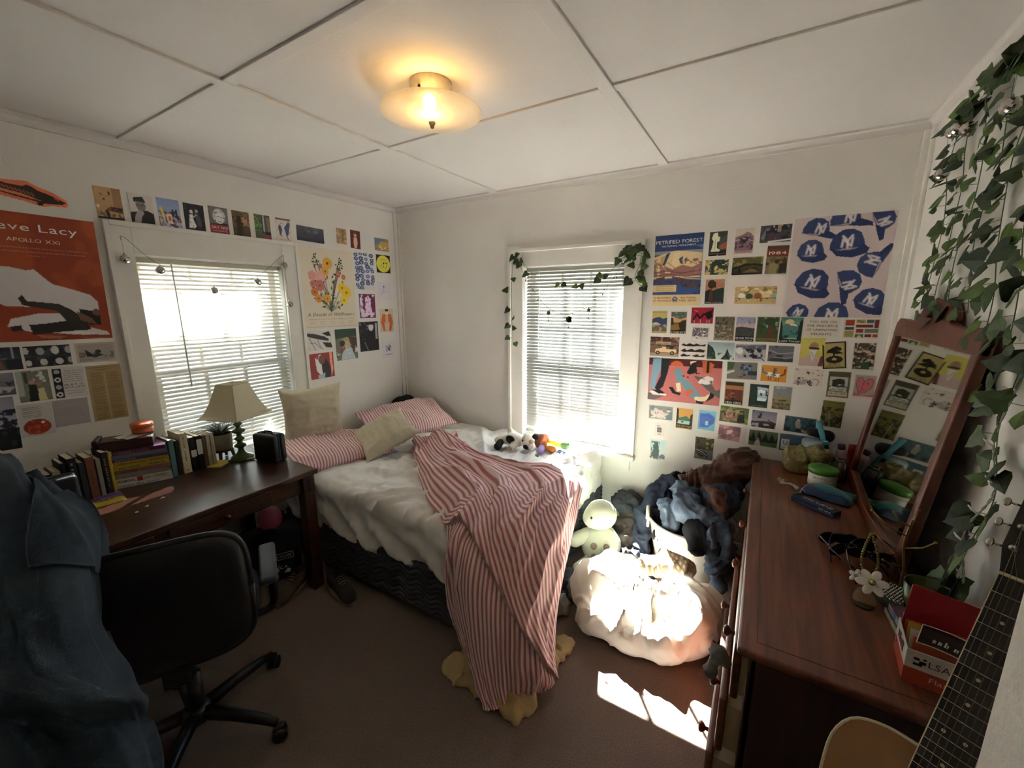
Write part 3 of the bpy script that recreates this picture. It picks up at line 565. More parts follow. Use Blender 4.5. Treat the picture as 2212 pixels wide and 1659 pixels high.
('B', 2.813, 1.459, .105, .149, .1, PC, 'GRAND TETON postcard of snowy peaks and pink sky', 'g 77788a a08488;n 5f6a86 6 .52 0 0 100 30;p 9a8484 0 38 20 26 36 34 56 20 72 32 100 24 100 50 0 50;p 383b3a 0 44 30 40 100 46 100 80 0 80;n 4d443a 9 .5 0 44 100 74;r 141518 0 78 100 100;t c9c2b8 50 88 90 7 GRAND TETON;t a59e94 50 95 80 3.5 NATIONAL PARK;B aca29a 3.5'),
('B', 2.925, 1.461, .109, .144, .1, PC, 'SEQUOIA postcard of a huge red trunk in green wood', 'b 3f4a30;n 6a8a78 5 .5 30 0 100 60;n 32431f 8 .48;p 5a3324 50 30 68 30 84 88 44 88 54 60;e 33402a 60 18 24 17;r 4d4426 0 82 100 100;t 86763c 50 93 86 9 SEQUOIA;B 6a6048 2.5'),
('B', 3.038, 1.46, .105, .144, -.4, PC, 'LAKE TAHOE postcard of pines and a green lake', 'g 3f6a5c 8f9a80;e a89a70 40 18 20 10;p 4d6a66 0 40 30 24 60 32 100 22 100 56 0 56;p b3b3a8 40 30 60 24 80 34 60 32;r 3f7068 0 54 100 78;p 15231f 0 10 10 30 16 90 0 90;p 15231f 84 20 92 6 100 20 100 90 80 90;n 1b2a24 8 .56 0 50 100 90;r 101a18 0 84 100 100;t c0b8a8 50 96 92 7 LAKE TAHOE'),
('B', 3.174, 1.48, .16, .104, .7, 'quote_card', 'white card lettered YOU ARE ON THE PRECIPICE OF UNKNOWN DELIGHTS', 'b aba094;t 4a443e 52 27 74 13 YOU ARE ON;t 4a443e 51 48 86 13 THE PRECIPICE;t 4a443e 51 69 84 13 OF UNKNOWN;t 4a443e 51 90 56 12 DELIGHTS'),
('B', 3.342, 1.478, .145, .099, 1.2, PC, 'postcard patchwork of small coloured rectangles', 'b a5988a;r 8a3020 4 4 30 34;r 8d7d44 34 4 60 22;r 2c5a50 64 4 84 22;r 6a2a34 86 4 97 46;r 5f2430 34 28 82 44;r 284a48 4 42 30 56;r 772a2c 36 52 56 72;r 5a6a50 60 52 97 72;r 8a7a48 4 62 30 94;r 2f6a50 34 78 58 96;r 6a2430 62 78 80 94;r 94361f 84 78 97 94;p a89a5a 40 96 46 80 54 96;l 4a4a24 3 38 8 56 18'),
('B', 2.365, 1.333, .179, .125, .3, PC, 'postcard of a cream pickup truck outside a brick diner', 'b 6d5442;r 4a2c26 0 0 100 26;n 8d6a58 10 .5 0 0 100 26;r 9a876c 20 24 72 38;t 4a382c 46 36 46 8 ~10;n 2d211c 8 .52 0 40 100 70;r 8d7862 0 84 100 100;p b59c78 18 74 22 62 40 58 44 50 56 50 58 62 92 62 92 80 18 80;e 241c18 28 82 7 10;e 241c18 78 82 7 10;e a58c6a 28 82 3 4;e a58c6a 78 82 3 4'),
('B', 2.537, 1.325, .154, .1, .5, PC, 'white postcard with rows of black birds', 'b a9a098;p 241c1c 4 26 14 14 24 22 36 12 52 20 64 12 78 22 98 14 96 28 60 30 20 32;p 241c1c 4 60 20 46 26 58 46 46 58 56 76 46 98 54 92 66 60 66 14 68;p 241c1c 4 92 16 78 30 88 44 84 40 94 10 98;p 40302a 48 90 70 78 76 90 98 80 94 96 60 98;n 8a4a34 10 .62 40 10 80 30'),
('B', 2.695, 1.324, .149, .105, .8, PC, 'postcard of pine rocks in blue mist', 'g 77868a 9aa09a;p 2a362d 0 10 20 30 30 60 34 100 0 100;p 25312b 66 70 74 34 80 60 88 80 84 100 50 100;n 4a5a44 9 .52 0 60 100 100;t 5f7284 76 18 30 9 ~6'),
('B', 2.853, 1.323, .157, .101, 1.7, PC, 'black and white photo of a crowd boarding at a harbour', 'b 8a8686;p 55525a 0 10 100 4 100 30 30 30 0 24;n 201e24 9 .46 20 26 90 84;n 9d9896 16 .6;e a9a4a0 14 40 12 20;r 9a9594 0 84 100 100;l 2b292e 3 84 78 96 96'),
('B', 3.012, 1.324, .147, .101, .7, PC, 'black and white photo of ridged hills with a white margin', 'b aaa099;r 5c5a5c 3 4 86 94;n 38363a 5 .5 3 4 86 94;l 8a8788 3 6 30 40 50 84 40;l 8a8788 2 20 70 60 72 84 68;n 2c2f2a 10 .52 3 76 86 94'),
('B', 3.147, 1.344, .108, .155, .5, 'art_print', 'print of a masked figure in pink on yellow', 'b a59a4c;p a08884 0 78 30 64 56 60 90 70 100 100 0 100;e 8a6a58 56 30 19 15;p 3a2c28 36 32 78 34 78 40 36 38;p a8a09c 42 42 70 42 62 70 54 84 48 64;l 4a4444 2 48 50 58 66;p 6a3430 88 66 100 60 100 100 80 100'),
('B', 3.247, 1.332, .101, .145, 7.3, 'park_card', 'tilted PROTECT YOUR PARKS card with black border and a bonsai tree', 'b 948250;B 18130f 5.5;p 1e1a14 22 30 60 16 84 26 76 34 60 32 90 44 60 46 30 40 16 44;l 1e1a14 8 50 34 48 60;e 1e1a14 50 66 36 14;e 948250 50 64 10 5;t 1e1a14 50 88 50 6 PROTECT;t 1e1a14 50 96 76 6 YOUR PARKS'),
('B', 3.372, 1.334, .095, .153, 1.6, PC, 'postcard of tangled brown branches and leaves on white', 'b a89c92;r 4d4034 5 4 95 94;n a0907a 10 .5 5 4 95 94;n 2a221e 9 .52 5 4 95 94;n 6a3024 7 .6 60 40 95 80;p 2f5030 40 74 70 66 80 94 42 94'),
('B', 2.496, 1.117, .436, .282, .9, 'art_print', 'large coral painting of walking legs and shoes', 'LEGS'),
('B', 2.819, 1.212, .157, .102, 2, PC, 'photo postcard of two people crouched on a path', 'b 6d675f;p 3d5030 0 0 26 0 20 40 0 50;p a59c90 0 56 24 46 26 56 0 74;n 2b3440 8 .48 34 10 84 90;n 8d4a50 9 .56 34 50 60 90;n 5f7a94 10 .56 50 20 80 80;r 30343c 70 50 100 74'),
('B', 2.982, 1.208, .135, .103, .5, PC, 'orange postcard of two white birds with curled tails', 'b b0762a;e c0b4a4 36 54 13 12;e c0b4a4 64 60 13 11;l 5a6a84 7 8 22 12 46 26 52;l 7a2f24 7 90 24 88 50 74 60;l 5a6a84 7 50 62 56 40 58 22;l 7a2f24 6 52 20 50 50;l 4a4450 3 32 64 32 88;l 4a4450 3 40 64 40 88;l 7a2f24 3 60 68 60 90;l 7a2f24 3 70 68 70 90;e 26222a 44 56 3 3;e 26222a 56 60 3 3;B b8ac9e 3'),
('B', 3.146, 1.202, .144, .104, -.9, PC, 'pale line drawing of a crowd under a flag', 'b a79b90;n 5c5048 16 .58 6 6 94 40;n 8a7c7a 6 .4 4 60 60 92;n 2e2a2c 14 .52 10 52 66 96;l 4a4240 2 66 60 78 56 86 70 80 90;p 3a3436 42 18 54 22 52 32 44 28;B b2a79c 3'),
('B', 3.284, 1.174, .096, .142, .8, 'park_card', 'GLACIER NATIONAL PARK card of a bear by a lake', 'b 4d4836;p 8f9084 8 20 92 20 92 56 8 56;p 322a26 20 34 50 26 76 30 80 60 24 62;r 7d8478 8 60 92 76;n a9a898 10 .55 8 50 92 76;r a59a80 7 78 93 96;t 231e1a 50 88 80 8 GLACIER;t 231e1a 50 95 76 4 NATIONAL PARK;B 6a6044 4'),
('B', 3.394, 1.175, .098, .131, -.4, 'art_print', 'pink heart face drawing on a white card by the corner', 'b a89c94;r 8a7f7e 6 5 93 92;p a85a5a 30 88 14 40 18 16 32 12 46 30 60 18 78 14 88 30 80 56 50 80;l 4a2426 2 46 30 38 62 50 64;l 4a2426 2 30 88 14 40 20 14 34 12 46 30;l 4a2426 2 46 30 62 16 84 22 82 54 52 78;e 4a2426 62 38 3 3;p a85a5a 6 72 30 90 93 80 93 92 6 92;l 4a2426 2 34 74 40 72'),
('B', 2.79, 1.071, .103, .144, .9, PC, 'MESA VERDE postcard of rust coloured cliffs', 'b 5f3222;r 34281e 0 0 100 18;r 936238 0 18 100 34;n 8d4a30 7 .48 0 34 100 80;n 35201a 7 .52 0 34 100 100;r 201614 0 80 100 100;t c4b49c 50 96 80 10 MESA VERDE;B 8d8276 2.5'),
('B', 2.92, 1.069, .104, .146, .4, PC, 'dark green postcard of a glacial lake window', 'b 22362c;p 8a97a4 40 12 94 16 92 60 44 56;p b8b8b4 44 30 60 22 80 28 92 26 92 36 44 40;n 2a3a44 8 .55 40 24 94 60;p a9b2b0 44 56 90 60 86 72 44 70;r 1e2c26 40 70 94 82;t 7a8a70 50 93 60 3 ~10;B aaa094 3'),
('B', 3.036, 1.069, .097, .142, .6, PC, 'New York postcard of a hazy skyline over trees', 'b 747478;r 6a5c44 0 56 100 100;p 6f6858 30 50 34 20 40 50;p 7d745c 10 60 20 42 44 44 60 34 80 44 94 40 94 70 10 70;n 45401f 9 .48 0 56 100 100;n 8a7c4a 10 .58 0 40 100 90;t b8b0a4 42 12 46 9 New York;B a59a8c 3'),
('B', 2.971, .929, .147, .102, -.5, PC, 'photo of a long low house at dusk with a white margin', 'b aa9f98;g 60616e 8a8088;r aa9f98 86 0 100 100;p 3a2c26 0 66 40 60 72 58 86 66 86 74 0 76;n 20241f 9 .45 0 72 86 100;n 26262c 8 .5 0 0 34 46;p 3a3026 54 58 60 46 66 58'),
('B', 3.138, .922, .155, .1, -1.3, PC, 'teal art postcard of a bather beside a pond', 'b 3a5258;n 253a40 6 .5;p 7a7468 34 34 44 24 52 40 54 70 80 86 70 94 40 80;e 8a8070 44 24 6 8;n 20282a 8 .5 0 60 100 100;B a69c92 2'),
('B', 2.968, .811, .154, .101, .1, PC, 'photo of a girl sitting on a lawn before dark firs', 'g 55604a 3f5634;p 15201a 0 0 8 60 16 10 26 66 36 8 46 62 58 16 68 60 78 14 90 60 100 20 100 70 0 74;n 4a6a34 8 .5 0 66 100 100;p a58a80 26 66 38 62 44 96 22 96;e 8d6a5c 32 56 5 8;B a59c90 2'),
('B', 3.123, .809, .143, .101, .7, PC, 'postcard of a road sign lettered U.S. on blue sky', 'b 46606c;r a8a49a 6 30 34 92;B 3a4a54 3;t 1d2126 20 64 14 26 U;t 1d2126 20 84 22 7 ~4;t 2c4a6a 66 24 40 8 ~7'),
('B', 3.276, 1.007, .096, .146, -1.6, PC, 'olive postcard of dark cliffs and a tall fall, behind the blue brush', 'b 6a6432;t 4a441f 60 8 60 6 ~8;n 2a261a 6 .44 0 24 100 100;n 4f4a2a 8 .56 20 30 100 100;l 8a8468 3 34 40 46 96'),
('B', 2.371, .89, .158, .099, 1.3, PC, 'grey green postcard of pale sea shells, low left of the prints', 'b 72756e;p a0948a 10 40 30 20 50 40 70 50 94 60 90 88 50 92 10 80;n 5d6a68 6 .5;n a89c94 9 .56 10 30 90 90;B aaa096 3'),
('B', 2.521, .87, .106, .144, -.2, PC, 'ISLE ROYALE postcard of an orange sunset lake', 'g b0803a a87c40;p 1c2220 0 0 14 10 18 60 0 90;p 40604c 14 50 60 36 100 60 100 70 14 66;r 86a08c 14 60 90 78;p 1c2220 84 30 100 20 100 90 80 90;r 1a1f1c 0 76 100 92;t a58450 50 88 84 7 ISLE ROYALE;r 8a6024 0 92 100 100;e 14181a 40 66 8 3;B b0a598 3.5'),
('B', 2.654, .878, .107, .135, -1.2, PC, 'blue line art postcard of clasped hands', 'b 5f98a4;p 4a62a8 10 20 60 14 92 30 90 60 60 84 14 88;l 2a3a78 2 20 30 60 26 84 44 60 60 40 56;l 2a3a78 2 30 74 60 66 80 56;r 76a8b4 44 54 60 74;B b0a69c 4'),
('B', 2.37, .769, .062, .087, .8, 'small_card', 'tiny white card with a dark central square, low on the window wall', 'b a89e96;r 4a4340 26 30 74 70;r 6a625c 36 40 64 60;r 5a5350 22 16 60 20;r 5a5350 30 82 70 86'),
('B', 2.367, .626, .106, .144, .5, PC, 'postcard of a tall dark cypress, lowest left by the window', 'g 7d9a9a a09a90;p 1f3a34 26 94 14 70 24 50 22 30 36 14 48 8 56 30 60 60 54 92;n 2f4a38 8 .5 10 10 62 90;p 4a5a70 60 80 80 66 100 76 100 90 60 90;n 3d4a2c 9 .48 0 84 100 100;B b0a69a 4'),
('B', 2.653, .689, .108, .147, .6, PC, 'photo of a rowing boat under brown rocks, above the laundry tub', 'b 4a4028;n 8d7d4a 6 .5 30 0 100 50;n 23201a 6 .5 0 0 100 60;r 5f5a58 0 56 100 100;p 2b2620 10 56 60 64 72 80 70 92 30 88 4 70;l a89a78 3 10 58 50 70 66 82;l 8d8064 2 8 68 50 80;n 77726a 9 .55 0 84 100 100'),
('B', 2.802, .935, .154, .1, -1.1, PC, 'photo of a group of friends dressed up on grass', 'b 4d5a34;n 6f8040 6 .5;p 7a5c4a 10 30 60 24 64 90 8 84;n a07a66 12 .52 6 16 64 90;p 1b1818 66 44 86 44 90 94 62 94;e 8d6a58 76 26 6 12;p 2b1c18 70 20 82 20 84 50 80 30 72 30 68 50;n 402a24 12 .58 6 10 64 60'),
('B', 2.8, .814, .155, .103, -1.6, PC, 'rose pink blurred photo with a white margin', 'b a99e98;r 76545a 2 4 80 95;n 9a7a78 4 .46 2 4 80 95;e b09a90 44 46 16 18;n 8d6464 7 .52 2 4 80 95'),
]
caps = "b a3938f;"
def capdraw(cx, cy, r, rot, flip=1, view=0, shade='333d62'):
    c, s_ = math.cos(R(rot)), math.sin(R(rot)); f = lambda x, y: (cx+r*(x*flip*c-y*s_), cy+r*(x*flip*s_+y*c)*.81)
    def P(col, pts): return 'p %s ' % col+' '.join('%.1f %.1f' % f(x, y) for x, y in pts)+';'
    dome = [(-1, .4), (-1.02, 0), (-.8, -.6), (-.3, -.95), (.3, -.95), (.75, -.65), (.95, -.05), (.95, .35)]
    brim = [(-1, .3), (-.4, .5), (.4, .5), (.95, .2), (1.25, .5), (1.1, .85), (.3, 1.05), (-.6, .85)] if view == 0 else [(.7, .1), (1.0, .1), (1.7, .45), (1.75, .75), (1.1, .7), (.2, .55)]
    st = P(shade, dome)+P('2a335a', brim)+'l 1b2350 1 '+' '.join('%.1f %.1f' % f(x, y) for x, y in ((-1, .35), (-.3, .48), (.4, .46), (.95, .2)))+';'
    k = .36; ox, oy = (0, -.1) if view == 0 else (.3, -.1)
    for pts in (((-.9, .9), (-.7, -.5), (.6, .9), (.8, -.6)), ((-.75, -1.1), (0, -.15), (.75, -1.1)), ((0, -.15), (0, 1.2))):
        st += 'l b7aaa6 %.1f ' % (r*.12)+' '.join('%.1f %.1f' % f(ox+x*k, oy+y*k) for x, y in pts)+';'
    return st
caps += capdraw(24, 12, 14, 8, 1, 1)+capdraw(52, 4, 15, -3, 1, 1)+capdraw(86, 7, 13, 65, 1, 1)+capdraw(21, 33, 14, 0)+capdraw(57, 27, 17, -4, 1)+capdraw(84, 48, 15, -75, 1, 1)+capdraw(27, 65, 18, 14, 1, 0)+capdraw(62, 65, 15, 70, 1, 1)+capdraw(87, 83, 15, 20, 1, 0)+capdraw(16, 96, 12, 20, 1, 0)+capdraw(52, 99, 18, 0, 1, 0)
wild = "b ab9f8c;m .03 3;l 8f8473 .6 3 97.5 97 97.5;"
rw = random.Random(3)
for (x, y) in ((28, 10), (72, 12), (24, 20), (68, 20), (30, 16), (74, 18), (70, 24)):
    wild += 'l 3b4030 1.2 50 72 %d %d;' % (x, y)
    for k in range(5): wild += 'e 3f4534 %.1f %.1f 1.4 1.1;' % (x+rw.uniform(-4, 4), y+rw.uniform(-3, 5))
for k in range(46):
    a = rw.uniform(-1, 1); x = 48+a*30; y = rw.uniform(30, 74); wild += 'l 3a4630 1 50 78 %.1f %.1f;' % (x, y) if k % 3 == 0 else ''
    b = rw.uniform(0, 3.14); dx, dy = 5*math.cos(b), 3*math.sin(b); wild += 'p %s %.1f %.1f %.1f %.1f %.1f %.1f %.1f %.1f;' % (rw.choice(['2f3b28', '3f4a30', '4b5a38', '26302a']), x-dx, y-dy, x+dy*.5, y-dx*.25, x+dx, y+dy, x-dy*.5, y+dx*.25)
def flower(x, y, r, c, c2, n=6):
    st = ''
    for i in range(n):
        a = i*2*math.pi/n+x; st += 'e %s %.1f %.1f %.1f %.1f;' % (c, x+r*.6*math.cos(a), y+r*.48*math.sin(a), r*.5, r*.42)
    return st+'e %s %.1f %.1f %.1f %.1f;' % (c2, x, y, r*.25, r*.2)
for q in ((49, 18, 8, 'b8892a', '5a3a20', 9), (44, 28, 6, 'b8892a', '6a4420', 9), (20, 34, 7, 'b07a70', 'a58a60', 5), (34, 35, 9, 'b58078', 'b09a60', 5), (32, 46, 8, 'a8605a', '8a4a44', 7), (36, 22, 4, '94606c', '8a5060', 6), (68, 30, 4.5, 'a85a48', 'b08a50', 5), (78, 34, 4, 'ae6048', 'b08a50', 5), (74, 48, 8, 'c09a20', '8a6a18', 5), (82, 54, 9, 'bf9a1c', '8a6a18', 5), (22, 54, 6, 'b0682a', '7a4020', 7), (28, 62, 6, 'b8782c', '7a4a20', 7), (44, 62, 6, 'b8802c', '7a4a20', 9), (76, 64, 7, 'b8a02a', '8a7020', 6), (20, 44, 5, 'aa6454', '8a4a44', 6)): wild += flower(*q)
wild += 't 3f3a34 50 84 88 4.5 /A Decade of Wildflowers;t 6a6258 50 88.5 86 1.3 Celebrating Ten Years of North Carolina Wildflower of the Year;'
for i in range(5):
    for j in range(3): wild += 't 8a8072 %d %.1f 10 .8 ~8;' % (14+i*18, 91.5+j*1.6)
blue = 'b a5a0a0;'
for i in range(34):
    x, y, r = rw.uniform(4, 96), 3+i*2.85, rw.uniform(8, 13)
    x = (12, 36, 62, 88)[i % 4]+rw.uniform(-5, 5); y = 5+(i//4)*11.5+rw.uniform(-3, 3)
    c = rw.choice(['33406e', '3c4a78', '28345e', '4a5880']); blue += 'e %s %.1f %.1f %.1f %.1f;e 9aa0b4 %.1f %.1f %.1f %.1f;e 2c3862 %.1f %.1f %.1f %.1f;e b5b2b4 %.1f %.1f 2 1.5;' % (c, x, y, r, r*.5, x, y, r*.55, r*.28, x, y, r*.46, r*.24, x, y)
news = 'b 8f7a56;m .1 5;r 97825d 48 14 50 98;t 4a3c26 48 4.5 84 1.8 ~24;t 4a3c26 50 8 50 1.8 ~12;'
for i in range(44):
    for x in (27, 72): news += 'r 75613f %d %.1f %.1f %.1f;' % (x-18, 13+i*1.95, x+18-rw.choice([0, 0, 0, 5]), 13.9+i*1.95)
petr = "g 26365e 39507c;n 5a6a86 4 .5 0 16 100 24;r 7d7c80 0 22 100 27;p b29c74 0 30 24 25 46 22 70 24 100 27 100 60 0 60;p a3875f 0 34 30 26 20 50 0 56;p 30405a 18 42 26 26 34 24 28 34 20 46;p 30405a 52 34 60 30 60 42 56 40;p 30405a 64 34 70 32 66 42;n 7d5a54 9 .52 0 34 100 60;p b9a27a 40 26 54 24 50 44 36 46;l 6a4a48 1 4 44 30 38 44 46;l 6a4a48 1 50 48 70 36 96 44;p 8a5f56 0 46 20 42 40 48 60 42 80 46 100 40 100 58 0 58;n b59c74 10 .58 0 30 100 62;l 5a3f40 2 0 52 30 50 60 54 100 50;l 5a3f40 1.6 0 57 40 55 70 59 100 56;l b29a70 1.6 0 61 40 60 100 63;p 4f3f4a 6 60 24 58 26 66 2 66;p 52424a 40 58 58 60 92 66 96 74 80 76 52 68 42 64;l 2f2630 1 50 62 52 68;l 2f2630 1 62 64 62 71;l 2f2630 1 76 66 74 74;n 3a3450 10 .55 10 64 100 84;r b39a70 0 70 50 80;n 2c3350 9 .56 50 76 100 84;r b39a70 0 84 100 100;t c5bcae 50 12 96 5 PETRIFIED FOREST;t c0b6a8 50 16.5 70 2.6 NATIONAL MONUMENT;t 4f3c34 26 70.5 34 1.6 FREE GUIDE AND;t 4f3c34 26 73 36 1.6 LECTURE SERVICE;t 4f3c34 26 76 38 1.4 ~18;t 4f3c34 26 78.4 36 1.4 ~17;t 4f3c34 26 80.8 22 1.4 ~9;t 33323a 22 90 38 2.8 US DEPARTMENT;t 33323a 22 94 40 2.8 OF THE INTERIOR;t 33323a 78 90 32 2.8 NATIONAL;t 33323a 78 94 40 2.8 PARK SERVICE;e 3a4a68 49 91 6 4;e b39a70 49 91 4.6 3;e 3a4a68 49 91 4 2.6;e b39a70 49 90 2 1"
legs = "b a8605a;r 4f1d20 0 0 100 16;e b0562e 40 16 9 12;r a8605a 28 16 56 24;p 6a8490 6 0 18 0 20 16 12 50 10 74 2 76 4 40;p 1b1b22 18 0 30 0 28 30 22 66 14 78 10 70 18 40;p 5d5552 0 84 20 76 26 86 10 100 0 100;p b8aca4 2 80 10 76 28 84 26 88 8 88;p 241a1c 6 76 18 74 26 82 16 84;p 5f7f86 38 24 46 22 50 44 60 52 66 64 76 82 70 90 62 86 52 66 46 52 40 54;e 5f7f86 42 30 5 9;p c0a888 40 56 46 54 48 74 42 76;p 1d191c 30 66 36 66 40 76 48 78 46 84 36 80;p c0a888 66 84 80 82 90 70 94 70 90 82 80 92 68 94;p 1d191c 88 66 94 66 92 82 82 94 86 80;p 1d191c 68 92 80 94 78 100 70 98;p c0a888 58 4 66 2 64 26 60 28;p 1d191c 60 8 66 4 68 28 58 34 54 30;p 1d191c 66 28 74 30 66 32;p b0562e 74 2 82 0 82 28 76 28;p b0562e 82 2 90 8 86 28 82 28;p 1d191c 80 2 84 2 84 28 80 28;p 5d5552 64 36 76 38 88 52 94 66 100 62 100 84 80 62;p b5aca6 72 44 82 34 90 38 90 50 82 54 70 52;n 5d5552 16 .55 72 40 90 54;p b0563e 52 76 60 66 66 72 56 86;e 3a2420 50 38 1.5 2;e 3a2420 56 40 1.5 2"
steve = "b 86331a;n 96421f 3 .5;t c5b8b0 46 13.5 76 6.2 Steve Lacy;t b5a096 48 22 40 3 APOLLO XXI;t a5705c 48 27 86 1.2 ~52;t a5705c 48 30 82 1.2 ~48;t a5705c 48 33 14 1 ~8;p a39c9a 0 40 26 42 38 44 44 43 48 47 56 54 72 58 86 62 92 68 92 76 80 82 70 88 60 84 48 74 26 72 18 72 8 68 0 58;p 86331a 20 74 40 72 58 76 62 80 40 86 20 80;p a39c9a 20 82 40 78 62 78 74 88 96 94 98 97 70 96 30 92 16 88;p 26201c 28 66 31 63 34 68 58 70 66 74 78 82 82 92 60 93 34 95 32 87 46 86 62 84 56 76 34 72 30 71;p 1f1a18 74 74 86 76 92 80 92 88 82 88 76 82;e 6a4636 89 77 3.5 3;p 6a4636 72 76 84 82 88 88 74 84;p 1f1a18 18 88 26 87 27 91 19 92;p 9a5a44 36 95 60 97 54 99 40 98;p 8a4a38 70 98 94 99 90 100.5 76 100"
special = {'WILD': wild, 'BLUE': blue, 'NEWS': news, 'PETR': petr, 'LEGS': legs}
for c in cards:
    w_, u, z, w, h, a, nm, lab, cat, sp = c[0], c[1], c[2], c[3], c[4], c[5], c[6], c[7], None, c[8]
    cat = {'postcard': 'postcard', 'art_print': 'print', 'park_poster': 'poster', 'wildflower_poster': 'poster'}.get(nm, 'card')
    if nm == 'newspaper_clipping': cat = 'clipping'
    if nm == 'film_flyer': cat = 'flyer'
    card(w_, u, z, w, h, a, nm, lab, cat, special.get(sp, sp), BL if w_ == 'B' else LL, step=.003 if w > .2 else .0024)
card('A', -2.24, 1.735, .412, .573, -1.0, 'music_poster', 'large orange poster with white serif lettering at the left edge', 'poster', steve, LL, step=.0032)
card('B', 3.203, 1.795, .42, .519, -.2, 'cap_poster', 'large poster of blue baseball caps near the right corner', 'poster', caps, BL, step=.0028)
fp = [0, 40, 6, 20, 30, 12, 52, 2, 58, 2, 66, 14, 84, 30, 97, 56, 99, 74, 96, 86, 80, 90, 72, 98, 64, 97, 52, 88, 30, 80, 16, 70, 4, 66]
fish = "b c06440;p 2b1d18 2 44 20 28 30 24 52 26 56 16 62 22 66 32 82 46 96 66 92 76 80 80 70 84 60 78 40 70 20 58;p b56444 8 50 24 46 50 56 70 74 60 72 40 64 20 54;l 1a1210 2 78 52 74 66 80 78;l c06440 1 84 54 88 60;"+''.join('l b05c3c 1 %d %d %d %d;' % (24+i*4, 30+i*2, 26+i*4, 38+i*2.4) for i in range(10))+'p 1f1512 64 84 72 80 70 94 66 96;p 1f1512 0 30 6 24 10 46 2 62'
card('A', -2.25, 2.113, .30, .105, -3, 'fish_cutout', 'orange paper cutout of a striped fish above the orange poster', 'cutout', fish, LL, step=.0025, pts=fp)
# ================================================================ soft goods: bed, duvet, laundry
def cloth(name, fn, lo, hi, h, mat, parent=None, amp=.01, fr=8, an=(1, 1, 1), warp=.5, seed=0, zmin=None, fine=.25, post=None):
    V, F = surfnet(fn, lo, hi, h); N = vnorm(V, F); Q = V*np.array(an)*fr
    Wp = np.stack([fbm(V*4+9, 2, seed+5), fbm(V*4+31, 2, seed+6), fbm(V*4+57, 2, seed+7)], -1)-.4
    Q = Q+Wp*warp*4
    d = (ridge(Q, seed, 2)-.55)*amp+(ridge(Q*2.7, seed+3, 1)-.4)*amp*fine
    V = V+N*d[:, None]
    if post is not None: V = post(V)
    if zmin is not None: V[:, 2] = np.maximum(V[:, 2], zmin)
    return obj(name, (V.tolist(), F.tolist()), mat, parent, True)
def srbox(P, c, hs, r):
    q = np.abs(P-np.array(c))-np.array(hs)+r
    return np.linalg.norm(np.maximum(q, 0), axis=-1)+np.minimum(q.max(-1), 0)-r
# ---------------------------------------------------------------- bed
m_sheet = M('cream_sheet', 'e0dcd5', .85, bump=.15, bs=200, sheen=.15)
m_box = bpy.data.materials.new('quilted_ticking'); m_box.use_nodes = True
n, l = m_box.node_tree.nodes, m_box.node_tree.links; b = n['Principled BSDF']; b.inputs['Base Color'].default_value = (*lin('44474c'), 1); b.inputs['Roughness'].default_value = .75
def box_spring():
    t = thing('box_spring', 'charcoal box spring with wavy quilting under the mattress', 'bed base', (1.0, -.73, 0))
    # quilted front: rows of sewn waves as relief
    nx, nz = 240, 44; X, Z = np.meshgrid(np.linspace(-.97, .985, nx), np.linspace(.035, .315, nz), indexing='ij')
    wv = np.abs(np.sin((Z*34+np.sin(X*46)*.55)*math.pi/1.0)); D = .016*wv**.6
    ed = np.clip(np.minimum(Z-.035, .315-Z)/.02, 0, 1)**.5
    P = np.stack([X, -.695-D*ed, Z], -1); obj('quilted_side', gridf(P, .01, True), m_box, t, True)
    Y, Z2 = np.meshgrid(np.linspace(-.695, .68, 160), np.linspace(.035, .315, nz), indexing='ij')
    wv = np.abs(np.sin((Z2*34+np.sin(Y*46)*.55)*math.pi)); D = .016*wv**.6; ed = np.clip(np.minimum(Z2-.035, .315-Z2)/.02, 0, 1)**.5
    obj('quilted_end', gridf(np.stack([.985+D*ed, Y, Z2], -1), .01, True), m_box, t, True)
    obj('body', bbox(-.97, -.69, .03, .985, .68, .318, .02), m_box, t)
    for x in (-.85, .85):
        for y in (-.6, .6): obj('foot', cyl(.03, 0, .035, 12), m_box, t, loc=(x, y, 0))
box_spring()
def hemz(x, s): return .285+.02*np.sin(x*7+1)+.03*(fbm(np.stack([x*5, x*0, x*0+s], -1), 3)-.45)*2
def mattress_f(P):
    d = srbox(P, (1.01, -.735, .42), (.985, .712, .155), .06)
    x = P[..., 0]; h = hemz(x+P[..., 1]*.6, 3)
    return np.maximum(d, h-P[..., 2])
def sheet_post(V):
    # drape folds on the near side and long pulled creases on the top
    x, y, z = V.T; side = np.clip((.50-z)/.12, 0, 1)*(y < -1.3); top = np.clip((z-.5)/.05, 0, 1)
    f = np.sin((x*1.0+z*1.4)*26+fbm(np.stack([x*3, z*2, z*0], -1), 3, 4)*9); V[:, 1] -= side*(.017*f+.006)
    ang = np.arctan2(y+.95, x-1.62); rr = np.hypot(y+.95, x-1.62)
    c = np.stack([ang*6.5, rr*1.6, ang*0+4], -1); V[:, 2] += top*.040*(ridge(c, 11, 2)-.5)*np.clip(rr*1.5, 0, 1)*np.clip((1.8-rr), 0, 1)*np.clip((x-.5)*1.4, .15, 1)
    return V
mt = thing('mattress', 'mattress under a rumpled cream sheet in the room corner', 'mattress', (0, 0, 0))
sh = cloth('sheet', mattress_f, (-.02, -1.5, .22), (2.05, .03, .62), .0115, m_sheet, mt, .020, 5.5, (1.1, .8, .8), 1.3, 2, post=sheet_post)
obj('mattress_body', bbox(.04, -1.43, .32, 1.97, -.045, .54, .04, 3), m_sheet, mt)
